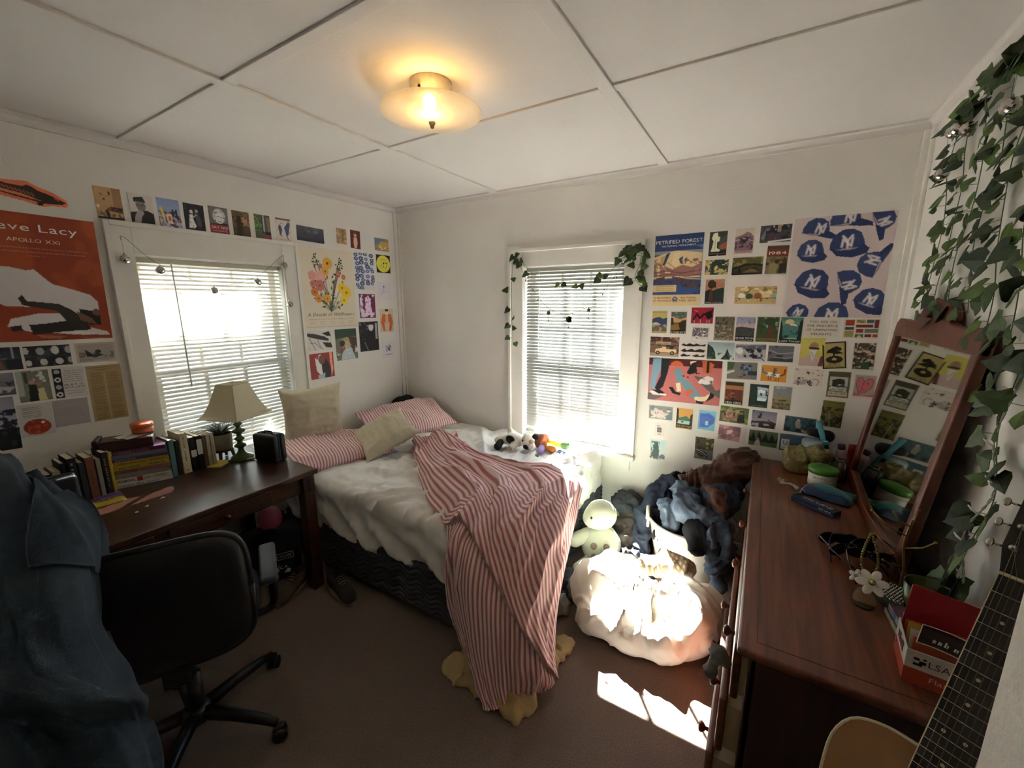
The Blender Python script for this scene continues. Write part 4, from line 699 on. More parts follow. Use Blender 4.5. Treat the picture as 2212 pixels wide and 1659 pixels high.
# ---------------------------------------------------------------- duvet, pink ticking stripes
m_pink = Mstripe('pink_ticking', 'b3666b', 'e3cdc6', 46, .46, 'X', .2, .14)
def duvet():
    rows = [
     [(.80, -.73, .59), (.80, -.68, .65), (.85, -.62, .70), (.90, -.57, .705), (.96, -.53, .68), (1.0, -.50, .63), (1.02, -.48, .585)],
     [(.93, -.87, .59), (.94, -.80, .67), (.98, -.72, .715), (1.03, -.66, .72), (1.08, -.61, .69), (1.12, -.57, .64), (1.14, -.54, .585)],
     [(1.12, -1.03, .59), (1.14, -.95, .66), (1.19, -.86, .69), (1.25, -.79, .67), (1.32, -.74, .665), (1.40, -.70, .64), (1.46, -.66, .585)],
     [(1.28, -1.16, .59), (1.32, -1.06, .66), (1.40, -.96, .69), (1.50, -.88, .665), (1.62, -.80, .675), (1.74, -.73, .655), (1.84, -.66, .59)],
     [(1.46, -1.30, .59), (1.52, -1.18, .665), (1.62, -1.06, .69), (1.74, -.96, .67), (1.86, -.85, .675), (1.99, -.74, .645), (2.06, -.63, .575)],
     [(1.64, -1.40, .59), (1.71, -1.29, .66), (1.80, -1.19, .69), (1.90, -1.09, .68), (2.0, -.98, .665), (2.085, -.86, .60), (2.11, -.76, .50)],
     [(1.745, -1.475, .55), (1.80, -1.42, .65), (1.88, -1.35, .68), (1.97, -1.27, .675), (2.06, -1.16, .635), (2.13, -1.04, .55), (2.15, -.95, .43)],
     [(1.765, -1.52, .43), (1.83, -1.54, .54), (1.91, -1.51, .60), (2.0, -1.45, .60), (2.10, -1.36, .55), (2.18, -1.26, .46), (2.20, -1.16, .36)],
     [(1.785, -1.535, .29), (1.85, -1.58, .36), (1.94, -1.59, .42), (2.03, -1.565, .43), (2.13, -1.51, .40), (2.22, -1.43, .34), (2.25, -1.34, .27)],
     [(1.86, -1.555, .13), (1.92, -1.61, .19), (1.99, -1.63, .23), (2.07, -1.625, .24), (2.16, -1.58, .22), (2.255, -1.51, .18), (2.285, -1.43, .13)],
     [(1.97, -1.59, .03), (2.01, -1.64, .06), (2.06, -1.665, .08), (2.11, -1.65, .085), (2.18, -1.60, .08), (2.26, -1.53, .06), (2.295, -1.45, .03)],
     [(2.02, -1.61, .012), (2.06, -1.655, .014), (2.10, -1.675, .016), (2.14, -1.655, .016), (2.19, -1.605, .016), (2.25, -1.53, .014), (2.28, -1.46, .012)]]
    ns, nt = 230, 150; A = np.array(rows)
    B = np.stack([crom(A[:, j], ns) for j in range(A.shape[1])], 1); P = np.stack([crom(B[i], nt) for i in range(ns)], 0)
    s, t = np.meshgrid(np.linspace(0, 1, ns), np.linspace(0, 1, nt), indexing='ij'); N = gnorm(P); N[N@np.array([.2, -.75, .65]) < 0] *= -1
    wv = fbm(np.stack([s*5, t*4, s*0], -1), 3, 8)-.45
    tt = t+.22*wv+.25*(s-.45)*np.clip(1-s*1.6, 0, 1)
    g = np.stack([tt*7.5, s*2.3, s*0+2], -1); edge = np.clip(np.minimum(t, 1-t)*7, .15, 1)
    low = np.clip((s-.55)*4, 0, 1)
    d = ((ridge(g, 21, 2)-.6)*(.046-.016*low)+(ridge(g*np.array([2.1, 3.2, 1]), 31, 1)-.4)*.016+(fbm(np.stack([s*9, t*6, s*0], -1), 3, 3)-.45)*.03)*edge
    # cross creases where the duvet bunches on the bed
    cc = np.stack([s*11+tt*2.5, t*1.8, s*0+7], -1); d += (ridge(cc, 41, 1)-.45)*.034*np.clip(1.2-2*s, 0, 1)*edge
    tc = np.clip(.06+(s-.52)/.33*.86, -.2, 1.1); over = (t > tc) & (s > .47); dd = t-tc
    d += np.where(s > .47, np.where(over, .020*np.exp(-(dd/.10)**2), -.012*np.exp(-(dd/.06)**2)), 0)*np.clip((s-.47)*12, 0, 1)
    P = P+N*d[..., None]
    x, y, z = P[..., 0], P[..., 1], P[..., 2]; inb = (x < 2.005) & (y > -1.455)
    z[:] = np.where(inb, np.maximum(z, .585+.004*np.sin(s*60)), np.maximum(z, .008))
    y[:] = np.where((~inb) & (x < 2.0) & (z < .56), np.minimum(y, -1.475), y)
    vf = gridf(np.stack([x, y, z], -1), .006, False)
    o = obj('duvet', vf, m_pink, None, True); uu = .70*t+.03*wv-np.where(over, 1.15*(s-.47), 0); uv = np.stack([uu.ravel(), (s*2).ravel()], -1); setuv(o, np.concatenate([uv, uv]))
    return tag(o, 'rumpled duvet with pink and white stripes sliding off the bed', 'duvet')
duvet()
# ---------------------------------------------------------------- pillows
def pillow(w, h, t, mat, name, label, loc, rot, seed, cat='pillow', sag=.0, fringe=0, pw=.5, pinch=.1, wr=.014):
    n_ = 46; u, v = np.meshgrid(np.linspace(-1, 1, n_), np.linspace(-1, 1, n_), indexing='ij'); V, F, UV = [], [], []
    pr = np.clip((1-np.abs(u)**2.6)*(1-np.abs(v)**2.6), 0, 1)**pw
    x = u*w/2*(1-pinch*(1-v**2)*np.abs(u)**3); y = v*h/2*(1-pinch*(1-u**2)*np.abs(v)**3)
    for sg in (1, -1):
        g = np.stack([x*9+seed, y*9, x*0+sg], -1); wr_ = (ridge(g, seed, 2)-.6)*wr*np.clip(pr*2, 0, 1)+(ridge(g*np.array([.6, 2.4, 1]), seed+2, 1)-.4)*wr*.7*np.clip(pr*2, 0, 1)
        z = sg*(t/2*pr+wr_)-sag*(u**2)
        P = np.stack([x, y, z], -1); vf = gridf(P, 0, sg < 0); b = len(V); V += vf[0]; F += [tuple(i+b for i in q) for q in vf[1]]; UV.append(np.stack([(x+sg*0).ravel(), y.ravel()], -1))
    o = obj(name, (V, F), mat, None, True, loc, rot); setuv(o, np.concatenate(UV)); return tag(o, label, cat)
m_pink2 = Mstripe('pink_ticking_pillow', 'b8747a', 'e0cdc8', 52, .46, 'Y', .2, .14)
m_lin = M('beige_linen', 'c9bda4', .9, bump=.5, bs=240, var=.08, vs_=40)
pillow(.52, .72, .15, m_pink2, 'pillow', 'pink striped pillow hanging over the bed edge beside the desk', (.44, -1.13, .632), (R(-4), R(6), R(-14)), 3)
pillow(.50, .72, .16, m_pink2, 'pillow', 'pink striped pillow propped up in the room corner', (.43, -.43, .675), (R(4), R(15), R(-24)), 9)
pillow(.42, .42, .13, m_lin, 'throw_cushion', 'fringed beige cushion standing against the wall beside the window', (.25, -1.13, .845), (R(90), R(0), R(78)), 5, 'cushion', pw=.55)
pillow(.40, .40, .13, m_lin, 'throw_cushion', 'flat beige cushion leaning on the pillow in the corner', (.68, -.88, .715), (R(24), R(14), R(-24)), 13, 'cushion', pw=.55)
tag(cloth('dark_sweater', lambda P: sell(P, (.12, -.15, .66), (.10, .12, .12)), (0.0, -.3, .5), (.25, -.01, .82), .012, M('black_knit', '17161a', .95), None, .02, 10), 'black garment tucked behind the corner pillow', 'garment')
# ---------------------------------------------------------------- plush toys
def plush(name, label, parts, loc, rot=(0, 0, 0), cat='plush toy'):
    t = thing(name, label, cat, loc, rot)
    for nm, fn, lo, hi, h, mat in parts:
        V, F = surfnet(fn, lo, hi, h); N = vnorm(V, F); V = V+N*((fbm(V*40, 2, 1)-.37)*.006)[:, None]; obj(nm, (V.tolist(), F.tolist()), mat, t, True)
    return t
m_pw = M('plush_white', 'd8cfbe', .95, bump=.6, bs=260, sheen=.4); m_pb = M('plush_black', '18171a', .95, bump=.5, bs=260); m_tan = M('plush_tan', 'a8957c', .95, bump=.4, bs=200); m_eye = M('toy_eye', '0c0b0b', .2)
U = np.minimum
cow = plush('plush_cow', 'white and black plush cow lying on the bed under the window', [
 ('body', lambda P: sm(sell(P, (0, 0, .05), (.085, .055, .05)), U(U(scap(P, (-.07, -.02, .04), (-.13, -.04, .03), .03, .026), scap(P, (-.05, .03, .06), (-.09, .05, .10), .022, .02)), scap(P, (.05, -.05, .035), (.055, -.085, .025), .024, .026)), .02), (-.18, -.14, -.01), (.13, .1, .14), .007, m_pw),
 ('head', lambda P: sm(sell(P, (.125, 0, .07), (.042, .045, .05)), sell(P, (.165, -.02, .05), (.03, .03, .026)), .015), (.06, -.07, .0), (.22, .07, .14), .006, m_pw),
 ('muzzle_patch', lambda P: sell(P, (.155, -.045, .045), (.026, .012, .018)), (.12, -.07, .02), (.19, -.02, .08), .005, m_pb),
 ('side_patch', lambda P: sell(P, (.005, -.045, .065), (.042, .016, .032)), (-.05, -.08, .02), (.07, -.01, .12), .005, m_pb),
 ('hind_leg', lambda P: scap(P, (-.08, -.06, .03), (-.05, -.12, .02), .024, .028), (-.13, -.17, -.01), (-.01, -.02, .08), .006, m_pb),
 ('hoof', lambda P: sell(P, (.058, -.104, .026), (.018, .008, .02)), (.03, -.12, 0), (.09, -.08, .06), .004, m_tan),
 ('ear', lambda P: sell(P, (.17, .04, .1), (.03, .012, .018)), (.12, .01, .07), (.22, .07, .13), .005, m_pb),
 ('nose_horn', lambda P: sell(P, (.185, -.02, .085), (.02, .02, .014)), (.15, -.06, .06), (.22, .02, .11), .005, m_tan)], (1.42, -.33, .578), R(-12))
obj('eye', ell(.006, .006, .008, (.125, -.046, .085)), m_eye, cow, True)
m_terra = M('plush_terracotta', 'b06a52', .9, bump=.5, bs=150); 
fl = plush('plush_flower_pot', 'plush flower pot with yellow, orange and lilac petals lying on the bed', [
 ('pot', lambda P: sm(sell(P, (0, 0, .055), (.05, .055, .058)), sell(P, (.03, 0, .055), (.018, .062, .066)), .012), (-.08, -.09, -.02), (.09, .09, .15), .006, m_terra),
 ('orange_petal', lambda P: scap(P, (.04, -.02, .045), (.13, -.035, .03), .024, .028), (0, -.08, -.02), (.18, .03, .1), .006, M('plush_orange', 'd8873c', .9, bump=.3, bs=150)),
 ('yellow_petal', lambda P: scap(P, (.05, .02, .065), (.125, .03, .055), .018, .024), (0, -.02, .01), (.17, .08, .12), .006, M('plush_yellow', 'd2b23e', .9, bump=.3, bs=150)),
 ('lilac_petal', lambda P: scap(P, (.045, -.06, .035), (.06, -.10, .025), .022, .028), (0, -.15, -.02), (.11, -.02, .09), .006, M('plush_lilac', 'a292c8', .9, bump=.3, bs=150)),
 ('leaf', lambda P: sell(P, (.165, .05, .05), (.04, .03, .03)), (.11, 0, .0), (.22, .1, .1), .006, M('plush_green', '45602f', .95, bump=.8, bs=120)),
 ('small_leaf', lambda P: sell(P, (.055, -.165, .012), (.036, .026, .012)), (0, -.2, -.01), (.11, -.12, .04), .005, M('plush_green', '45602f')),
 ('checked_petal', lambda P: sell(P, (.185, -.03, .03), (.045, .03, .018)), (.12, -.08, 0), (.25, .02, .07), .006, M('plush_blue_check', '47608f', .9, col2='d5d8dd', vs_=70, det=0)),
 ('foot', lambda P: sell(P, (-.06, -.07, .02), (.022, .024, .024)), (-.1, -.11, -.01), (-.02, -.03, .06), .005, M('plush_grey', '6b6660', .95)),
 ('foot', lambda P: sell(P, (-.055, .02, .085), (.03, .012, .012)), (-.1, -.01, .06), (-.01, .05, .11), .005, M('plush_grey', '6b6660', .95))], (1.615, -.27, .578), R(-8))
obj('eye', ell(.004, .004, .005, (-.02, -.053, .055)), m_eye, fl, True)
m_mint = M('plush_mint', 'c6cfb4', .95, bump=.5, bs=220, sheen=.4); m_spot = M('plush_spot', '8f7f6e', .95, bump=.3, bs=200)
du = plush('plush_turtle', 'big pale green plush animal with grey tummy spots beside the bed foot', [
 ('body', lambda P: sm(sell(P, (0, 0, .135), (.115, .105, .135)), sell(P, (.03, .04, .10), (.10, .09, .10)), .03), (-.15, -.14, -.02), (.16, .16, .3), .009, m_mint),
 ('head', lambda P: sm(sell(P, (.0, -.005, .335), (.095, .088, .09)), sell(P, (-.055, -.03, .31), (.05, .05, .045)), .04), (-.15, -.13, .2), (.13, .12, .45), .009, m_mint),
 ('arm', lambda P: scap(P, (-.08, -.02, .2), (-.15, -.05, .17), .04, .045), (-.23, -.12, .1), (-.02, .05, .27), .008, m_mint),
 ('leg', lambda P: scap(P, (-.06, -.07, .05), (-.11, -.15, .04), .04, .045), (-.19, -.22, -.02), (0, 0, .12), .008, m_mint)], (2.16, -.52, .0), R(18))
for x, z in ((-.035, .17), (.04, .17), (-.03, .10), (.045, .10)):
    yy = -.105*math.sqrt(max(.02, 1-(x/.115)**2-((z-.135)/.135)**2)); obj('spot', ell(.02, .006, .024, (x, yy-.002, z), 14, 8), m_spot, du, True)
obj('seam', tube([(.008, -.04-.068*math.sin(math.pi*(k/10)), .02+.23*k/10) for k in range(11)], .0015, 5), m_tan, du)
obj('eye', ell(.006, .005, .009, (-.055, -.082, .345)), m_eye, du, True)
# ---------------------------------------------------------------- floor laundry
m_cream = M('cream_cotton', 'e6dccd', .85, bump=.15, bs=150, sheen=.2)
def bean(P):
    pts = [(2.36, -.76, .14), (2.29, -.92, .14), (2.33, -1.05, .10), (2.50, -1.07, .09), (2.64, -1.05, .10), (2.735, -.94, .13), (2.765, -.80, .13)]
    d = 9
    for a, b_ in zip(pts[:-1], pts[1:]): ra, rb = a[2]*.93, b_[2]*.93; d = sm(scap(P, a, b_, ra, rb), d, .03) if not isinstance(d, int) else scap(P, a, b_, ra, rb)
    return sm(d, sell(P, (2.55, -.88, .08), (.22, .20, .12)), .06)
def bean_post(V):
    x, y, z = V.T; ang = np.arctan2(y+.90, x-2.55); rr = np.hypot(y+.90, x-2.55); m = np.clip((z-.08)/.08, 0, 1)
    V[:, 2] += m*.15*(ridge(np.stack([ang*1.7, rr*4+ang*1.2, ang*0+3], -1), 17, 2)-.75)*np.clip(1.3-rr*3.6, .08, 1)
    return V
bb = tag(cloth('bundled_comforter', bean, (2.1, -1.3, -.02), (3.02, -.6, .36), .0085, m_cream, None, .016, 6, (1, 1, .5), 1.5, 6, zmin=.004, post=bean_post), 'bundled cream comforter on the floor in a patch of sun', 'comforter')
m_plaid = bpy.data.materials.new('plaid_cotton'); m_plaid.use_nodes = True
n, l = m_plaid.node_tree.nodes, m_plaid.node_tree.links; b = n['Principled BSDF']; tc = n.new('ShaderNodeTexCoord'); mp = n.new('ShaderNodeMapping'); mp.inputs['Rotation'].default_value = (.4, .3, .6); l.new(tc.outputs['Object'], mp.inputs[0])
ws = []
for ax in ('X', 'Y'):
    w_ = n.new('ShaderNodeTexWave'); w_.bands_direction = ax; w_.inputs['Scale'].default_value = 16; l.new(mp.outputs[0], w_.inputs[0]); ws.append(w_)
ad = n.new('ShaderNodeMath'); ad.operation = 'MULTIPLY'; l.new(ws[0].outputs['Fac'], ad.inputs[0]); l.new(ws[1].outputs['Fac'], ad.inputs[1])
rp = n.new('ShaderNodeValToRGB'); l.new(ad.outputs[0], rp.inputs[0]); rp.color_ramp.elements[0].color = (*lin('7d6a55'), 1); rp.color_ramp.elements[1].color = (*lin('c9b591'), 1); l.new(rp.outputs[0], b.inputs['Base Color']); b.inputs['Roughness'].default_value = .9
tag(cloth('plaid_shirt', lambda P: sm(sell(P, (2.62, -.70, .26), (.10, .075, .055)), sell(P, (2.54, -.78, .26), (.08, .06, .04)), .05), (2.4, -.9, .15), (2.78, -.56, .36), .008, m_plaid, None, .02, 13, warp=.8, seed=9), 'crumpled tan plaid shirt on top of the cream comforter', 'shirt')
m_tancl = M('tan_jersey', 'b29a6c', .9, bump=.3, bs=150)
def flat(pts, r, h): 
    def f(P):
        d = 9.
        for a, b_ in zip(pts[:-1], pts[1:]):
            q = P.copy(); q[..., 2] *= r/h; k = scap(q, (a[0], a[1], 0), (b_[0], b_[1], 0), a[2], b_[2]); d = k if isinstance(d, float) else sm(k, d, .03)
        return d
    return f
tag(cloth('tan_shirt', flat([(1.92, -1.52, .06), (1.88, -1.57, .065), (1.97, -1.60, .05), (2.10, -1.60, .05), (2.20, -1.60, .055), (2.15, -1.56, .05), (2.19, -1.36, .05), (2.22, -1.25, .055)], .06, .035), (1.78, -1.72, -.04), (2.34, -1.15, .07), .007, m_tancl, None, .034, 13, warp=1.2, seed=12, zmin=.003), 'tan shirt lying on the carpet under the duvet end', 'shirt')
# laundry tub
def laundry_tub():
    t = thing('laundry_tub', 'round white plastic tub with rope handles full of clothes', 'tub', (2.645, -.29, 0)); mp_ = M('white_plastic', 'd5cec6', .35, coat=.2)
    obj('tub_body', lathe([(.001, .004), (.175, .004), (.185, .012), (.197, .07), (.202, .115), (.2045, .118), (.206, .125), (.238, .30), (.246, .325), (.256, .328), (.257, .338), (.248, .343), (.238, .335), (.228, .30), (.19, .06), (.178, .02), (.001, .018)], 56, False), mp_, t, True)
    for a in (R(196), R(16)):
        c, s = math.cos(a), math.sin(a); pts = [(.25*c-s*q, .25*s+c*q, z) for q, z in ((-.045, .27), (-.05, .315), (-.035, .36), (0, .372), (.035, .36), (.05, .315), (.045, .27))]
        obj('rope_handle', tube(crom(pts, 24), .0085, 8), M('white_rope', 'd8d2c4', .9, bump=1, bs=120), t, True)
laundry_tub()
def denim(name, c, c2): return M(name, c, .9, bump=.5, bs=400, col2=c2, vs_=14, det=5)
m_dn = denim('dark_denim', '1e2430', '151922'); m_ld = denim('light_denim', '77889c', '55667c'); m_md = denim('mid_denim', '465468', '323d4e'); m_blk = M('black_cotton', '1a1a1d', .95, bump=.3, bs=200); m_navy = M('navy_jersey', '1f2738', .95, bump=.3, bs=200); m_brown = M('brown_knit', '4a2a1e', .97, bump=.9, bs=140, sheen=.3)
G = 'clothes heaped in and around the laundry tub'
def heap(name, label, caps_, k, lo, hi, mat, amp=.018, fr=9, seed=0, cat='garment', h=.008, zmin=None, an=(1, 1, 1)):
    def f(P):
        d = None
        for c in caps_:
            e = scap(P, c[:3], c[3:6], c[6], c[7]) if len(c) == 8 else sell(P, c[:3], c[3:6]); d = e if d is None else sm(e, d, k)
        return d
    o = cloth(name, f, lo, hi, h, mat, None, amp*1.7, fr*1.05, an, 1.3, seed, zmin, .45); return tag(o, label, cat, G)
heap('black_clothes', 'black clothes filling the white laundry tub', [(2.645, -.29, .27, .205, .205, .10), (2.60, -.25, .36, .13, .13, .07)], .04, (2.40, -.53, .14), (2.89, -.04, .46), m_blk, .03, 8, 3)
heap('navy_top', 'navy top bulging over the back of the laundry tub', [(2.50, -.17, .45, .10, .09, .065), (2.58, -.16, .48, .09, .08, .05), (2.44, -.2, .40, .06, .07, .06)], .04, (2.34, -.3, .3), (2.72, -.035, .58), m_navy, .025, 10, 5)
heap('grey_sweatpants', 'slate blue sweatpants hanging outside the left of the tub', [(2.40, -.16, .38, 2.345, -.25, .22, .05, .045), (2.345, -.25, .22, 2.40, -.40, .06, .045, .05)], .03, (2.26, -.5, -.01), (2.5, -.06, .48), denim('slate_fleece', '414a5c', '2d3442'), .02, 9, 7, zmin=.004)
heap('light_jeans', 'light blue jeans crumpled on top of the tub', [(2.60, -.30, .49, 2.62, -.40, .45, .045, .06), (2.62, -.40, .45, 2.73, -.42, .42, .055, .05), (2.52, -.36, .42, 2.56, -.45, .36, .045, .035), (2.66, -.22, .52, 2.58, -.28, .53, .04, .04)], .035, (2.43, -.54, .28), (2.84, -.13, .62), m_ld, .024, 11, 11)
heap('black_jeans', 'black jeans folded over the front rim of the tub', [(2.66, -.36, .39, 2.70, -.50, .375, .055, .05), (2.70, -.50, .365, 2.71, -.565, .31, .045, .035), (2.79, -.49, .365, 2.79, -.55, .315, .045, .035)], .035, (2.56, -.64, .24), (2.88, -.26, .48), M('black_denim', '191b22', .9, bump=.4, bs=300), .012, 12, 13)
heap('blue_jeans', 'grey blue jeans drooping to the floor between tub and dresser', [(2.83, -.16, .56, 2.78, -.30, .50, .065, .065), (2.78, -.30, .50, 2.80, -.50, .36, .055, .055), (2.80, -.50, .36, 2.83, -.52, .22, .045, .04), (2.80, -.50, .34, 2.82, -.545, .10, .04, .02)], .04, (2.68, -.64, .03), (2.93, -.06, .68), m_md, .026, 9, 15)
heap('brown_sweater', 'dark brown knit sweater on top of the laundry pile', [(2.60, -.24, .565, 2.74, -.22, .60, .035, .055), (2.74, -.22, .60, 2.86, -.14, .66, .06, .08), (2.76, -.24, .58, 2.77, -.34, .50, .05, .065), (2.86, -.14, .66, 2.89, -.10, .71, .07, .04)], .04, (2.50, -.45, .38), (2.965, -.03, .80), m_brown, .022, 9, 19)
heap('taupe_trousers', 'taupe trousers slumped on the floor behind the plush animal', [(2.27, -.17, .10, .10, .12, .12), (2.31, -.3, .06, .10, .10, .09)], .04, (2.12, -.44, -.01), (2.44, -.03, .26), M('taupe_twill', '4f4640', .95, bump=.3, bs=200), .022, 9, 23, zmin=.004)
heap('charcoal_sweatshirt', 'charcoal sweatshirt on the heap behind the plush animal', [(2.22, -.14, .26, .09, .09, .05), (2.29, -.12, .235, .07, .08, .05)], .03, (2.10, -.26, .18), (2.40, -.03, .34), M('charcoal_jersey', '3a3c40', .95, bump=.3, bs=200), .02, 11, 25)
heap('black_bra', 'shiny black garment crumpled between the comforter and the tub', [(2.36, -.52, .05, .09, .07, .055), (2.42, -.55, .04, .07, .05, .04)], .03, (2.24, -.63, -.01), (2.53, -.43, .13), M('black_satin', '1b1b20', .45), .03, 15, 27, zmin=.004)
heap('grey_socks', 'dark socks on the carpet under the bed foot', [(2.06, -.78, .04, 2.09, -.92, .035, .04, .035), (2.09, -.92, .035, 2.06, -1.0, .03, .035, .03)], .02, (1.98, -1.08, -.01), (2.17, -.70, .1), M('charcoal_jersey', '3a3c40'), .014, 15, 29, zmin=.004)
heap('pale_rag', 'pale crumpled cloth by the bed foot next to the comforter', [(2.14, -.86, .045, .04, .07, .045), (2.12, -1.02, .03, .045, .05, .032)], .02, (2.05, -1.12, -.01), (2.21, -.75, .11), M('pale_rag', '8d857a', .95), .016, 15, 33, zmin=.004)
# ================================================================ desk and what stands on it
m_desk = wood('dark_desk_wood', '2a130b', '4d2715', .28, (14, 1.2, 14), 2.5, .5)
DZ = .72
def desk():
    t = thing('writing_desk', 'dark brown wooden desk with square legs under the left window', 'desk', (.47, -2.15, 0))
    P = lambda nm, *b, **k: obj(nm, bbox(*b, **k), m_desk, t)
    P('desktop', -.40, -.70, DZ-.028, .396, .625, DZ, b=.005, seg=3)
    for x, y in ((.35, .575), (-.36, .575), (.35, -.65), (-.36, -.65)):
        o = P('leg', x-.032, y-.032, 0, x+.032, y+.032, DZ-.028, b=.004)
        if x > 0 and y > 0: obj('inlay', bbox(.033, -.006, DZ-.12, .0345, .006, DZ-.05, .0004), M('inlay_dark', '1a0c07', .5), o, loc=(x, y, 0))
    P('apron', .335, -.618, DZ-.125, .36, .543, DZ-.028); P('apron', -.36, .563, DZ-.125, .318, .588, DZ-.028); P('apron', -.375, -.618, DZ-.125, -.355, .543, DZ-.028)
    for y0, y1 in ((-.05, .38), (-.58, -.10)):
        d = P('drawer', .355, y0, DZ-.115, .372, y1, DZ-.038, b=.004); obj('knob', TR(lathe([(.004, 0), (.005, .012), (.013, .018), (.013, .026), (.001, .03)], 14), (.372, (y0+y1)/2, DZ-.077), (0, R(90), 0)), m_desk, d, True)
desk()
# ---------------------------------------------------------------- books
m_page = M('book_pages', 'd9d0bb', .9, bump=.6, bs=500, stretch=(1, 1, 30))
def cmat(c, r=.5): return M('cover_'+c, c, r, var=.08, vs_=30)
nb = [0]
def book(label, c, th, h, d, loc, rot=(0, 0, 0), title=None, tc='ddd5c5', tw=.7, thh=.5, group=None, flat_=False, c2=None, cat='book', extra=None):
    """local: spine in the x=0 plane facing +x, thickness along y, height along z"""
    t = thing('book', label, cat, loc, rot, group); cv = .0018; m = cmat(c)
    obj('cover', J(bbox(-d, -th/2, 0, 0, -th/2+cv, h, .0005, 1), bbox(-d, th/2-cv, 0, 0, th/2, h, .0005, 1), bbox(-cv, -th/2+cv, 0, .0012, th/2-cv, h, .0005, 1)), m, t)
    obj('pages', box(-d+.004, -th/2+cv, .003, -cv, th/2-cv, h-.003), m_page, t)
    if c2: obj('spine_band', bbox(.0012, -th/2+.0005, h*c2[1], .002, th/2-.0005, h*c2[2], .0003, 1), cmat(c2[0]), t)
    if title:
        mt_ = M('ink_'+tc, tc, .6)
        for i, (s, z0, z1) in enumerate(title if isinstance(title, list) else [(title, .5-tw/2, .5+tw/2)]):
            signmesh('title', s, h*(z1-z0), th*thh*.8, mt_, t, frame((.0024, (1 if flat_ else -1)*th*thh*.38, h*(z0+z1)/2), (0, 0, -1 if flat_ else 1) if flat_ else (0, 0, -1), (0, -1 if flat_ else 1, 0)))
    return t
UB = 'upright books along the wall on the desk'
# right of the stack
for i, (y, th, h, c, lab, kw) in enumerate([
 (-1.975, .022, .20, '5f7f80', 'teal hardback standing just right of the book stack', {}),
 (-1.953, .018, .19, '1c1d22', 'thin black book between the teal book and the thick cream one', {}),
 (-1.921, .036, .222, 'cfc4a2', 'thick cream novel with small black title, tallest right of the stack', dict(title=[('~9', .62, .92), ('~8', .28, .55), ('~2', .04, .1)], tc='3a3424', thh=.3)),
 (-1.884, .026, .19, '15151a', 'black paperback with a white label next to the thick cream novel', dict(c2=('c8bfb2', .42, .62), title='~5', tc='b9b2a6', tw=.25, thh=.3)),
 (-1.855, .026, .19, '191a22', 'black paperback with a tall white panel', dict(c2=('cfc8be', .45, .9))),
 (-1.833, .015, .188, '6a5338', 'thin brown paperback left of the plant stand', {}),
 (-1.814, .018, .185, 'b3aa9a', 'pale grey paperback left of the plant stand', {}),
 (-1.794, .018, .182, 'cabfa2', 'thin cream paperback touching the plant stand', dict(title='~6', tc='4a4234', tw=.4, thh=.35))]):
    book(lab, c, th, h, .14, (.315+i*.002, y, DZ), group=UB, **kw)
# left of the stack
for i, (y, th, h, c, lab, kw) in enumerate([
 (-2.208, .012, .205, 'b59a2c', 'thin yellow book pressed against the left of the stack', {}),
 (-2.226, .022, .21, '1b1516', 'tall dark brown book with a cream title left of the stack', dict(title='~11', tc='b0a084', tw=.7, thh=.4)),
 (-2.250, .016, .185, '8d8880', 'thin grey book between two dark ones left of the stack', {}),
 (-2.277, .03, .20, '7a4a34', 'worn copper brown hardback left of the stack', dict(title='~5', tc='4a2a1c', tw=.4, thh=.4)),
 (-2.306, .02, .185, '2a2d30', 'slim charcoal book beside the copper brown hardback', {}),
 (-2.334, .028, .215, '17181b', 'black book with a white stencil title on its spine', dict(title='~9', tc='c2bcb0', tw=.8, thh=.5)),
 (-2.362, .016, .20, '202024', 'thin black book right of the low paperbacks', {}),
 (-2.386, .024, .172, '8a8478', 'low grey paperback behind the black speaker', {}),
 (-2.412, .022, .165, '15161c', 'low black paperback behind the black speaker', {}),
 (-2.438, .024, .168, 'c9c0ac', 'low cream paperback with a small square label', dict(c2=('4a4640', .62, .74))),
 (-2.478, .045, .16, '8a7468', 'thick low paperback with a brown spine', {}),
 (-2.512, .016, .165, '7a2026', 'thin red book near the clay head', {}),
 (-2.545, .04, .178, '26262c', 'dark thick book beside the clay head', {}),
 (-2.59, .036, .175, '66683a', 'olive green book under the clay head', {})]):
    book(lab, c, th, h, .13, (.285+.002*(i % 3), y, DZ), group=UB, **kw)
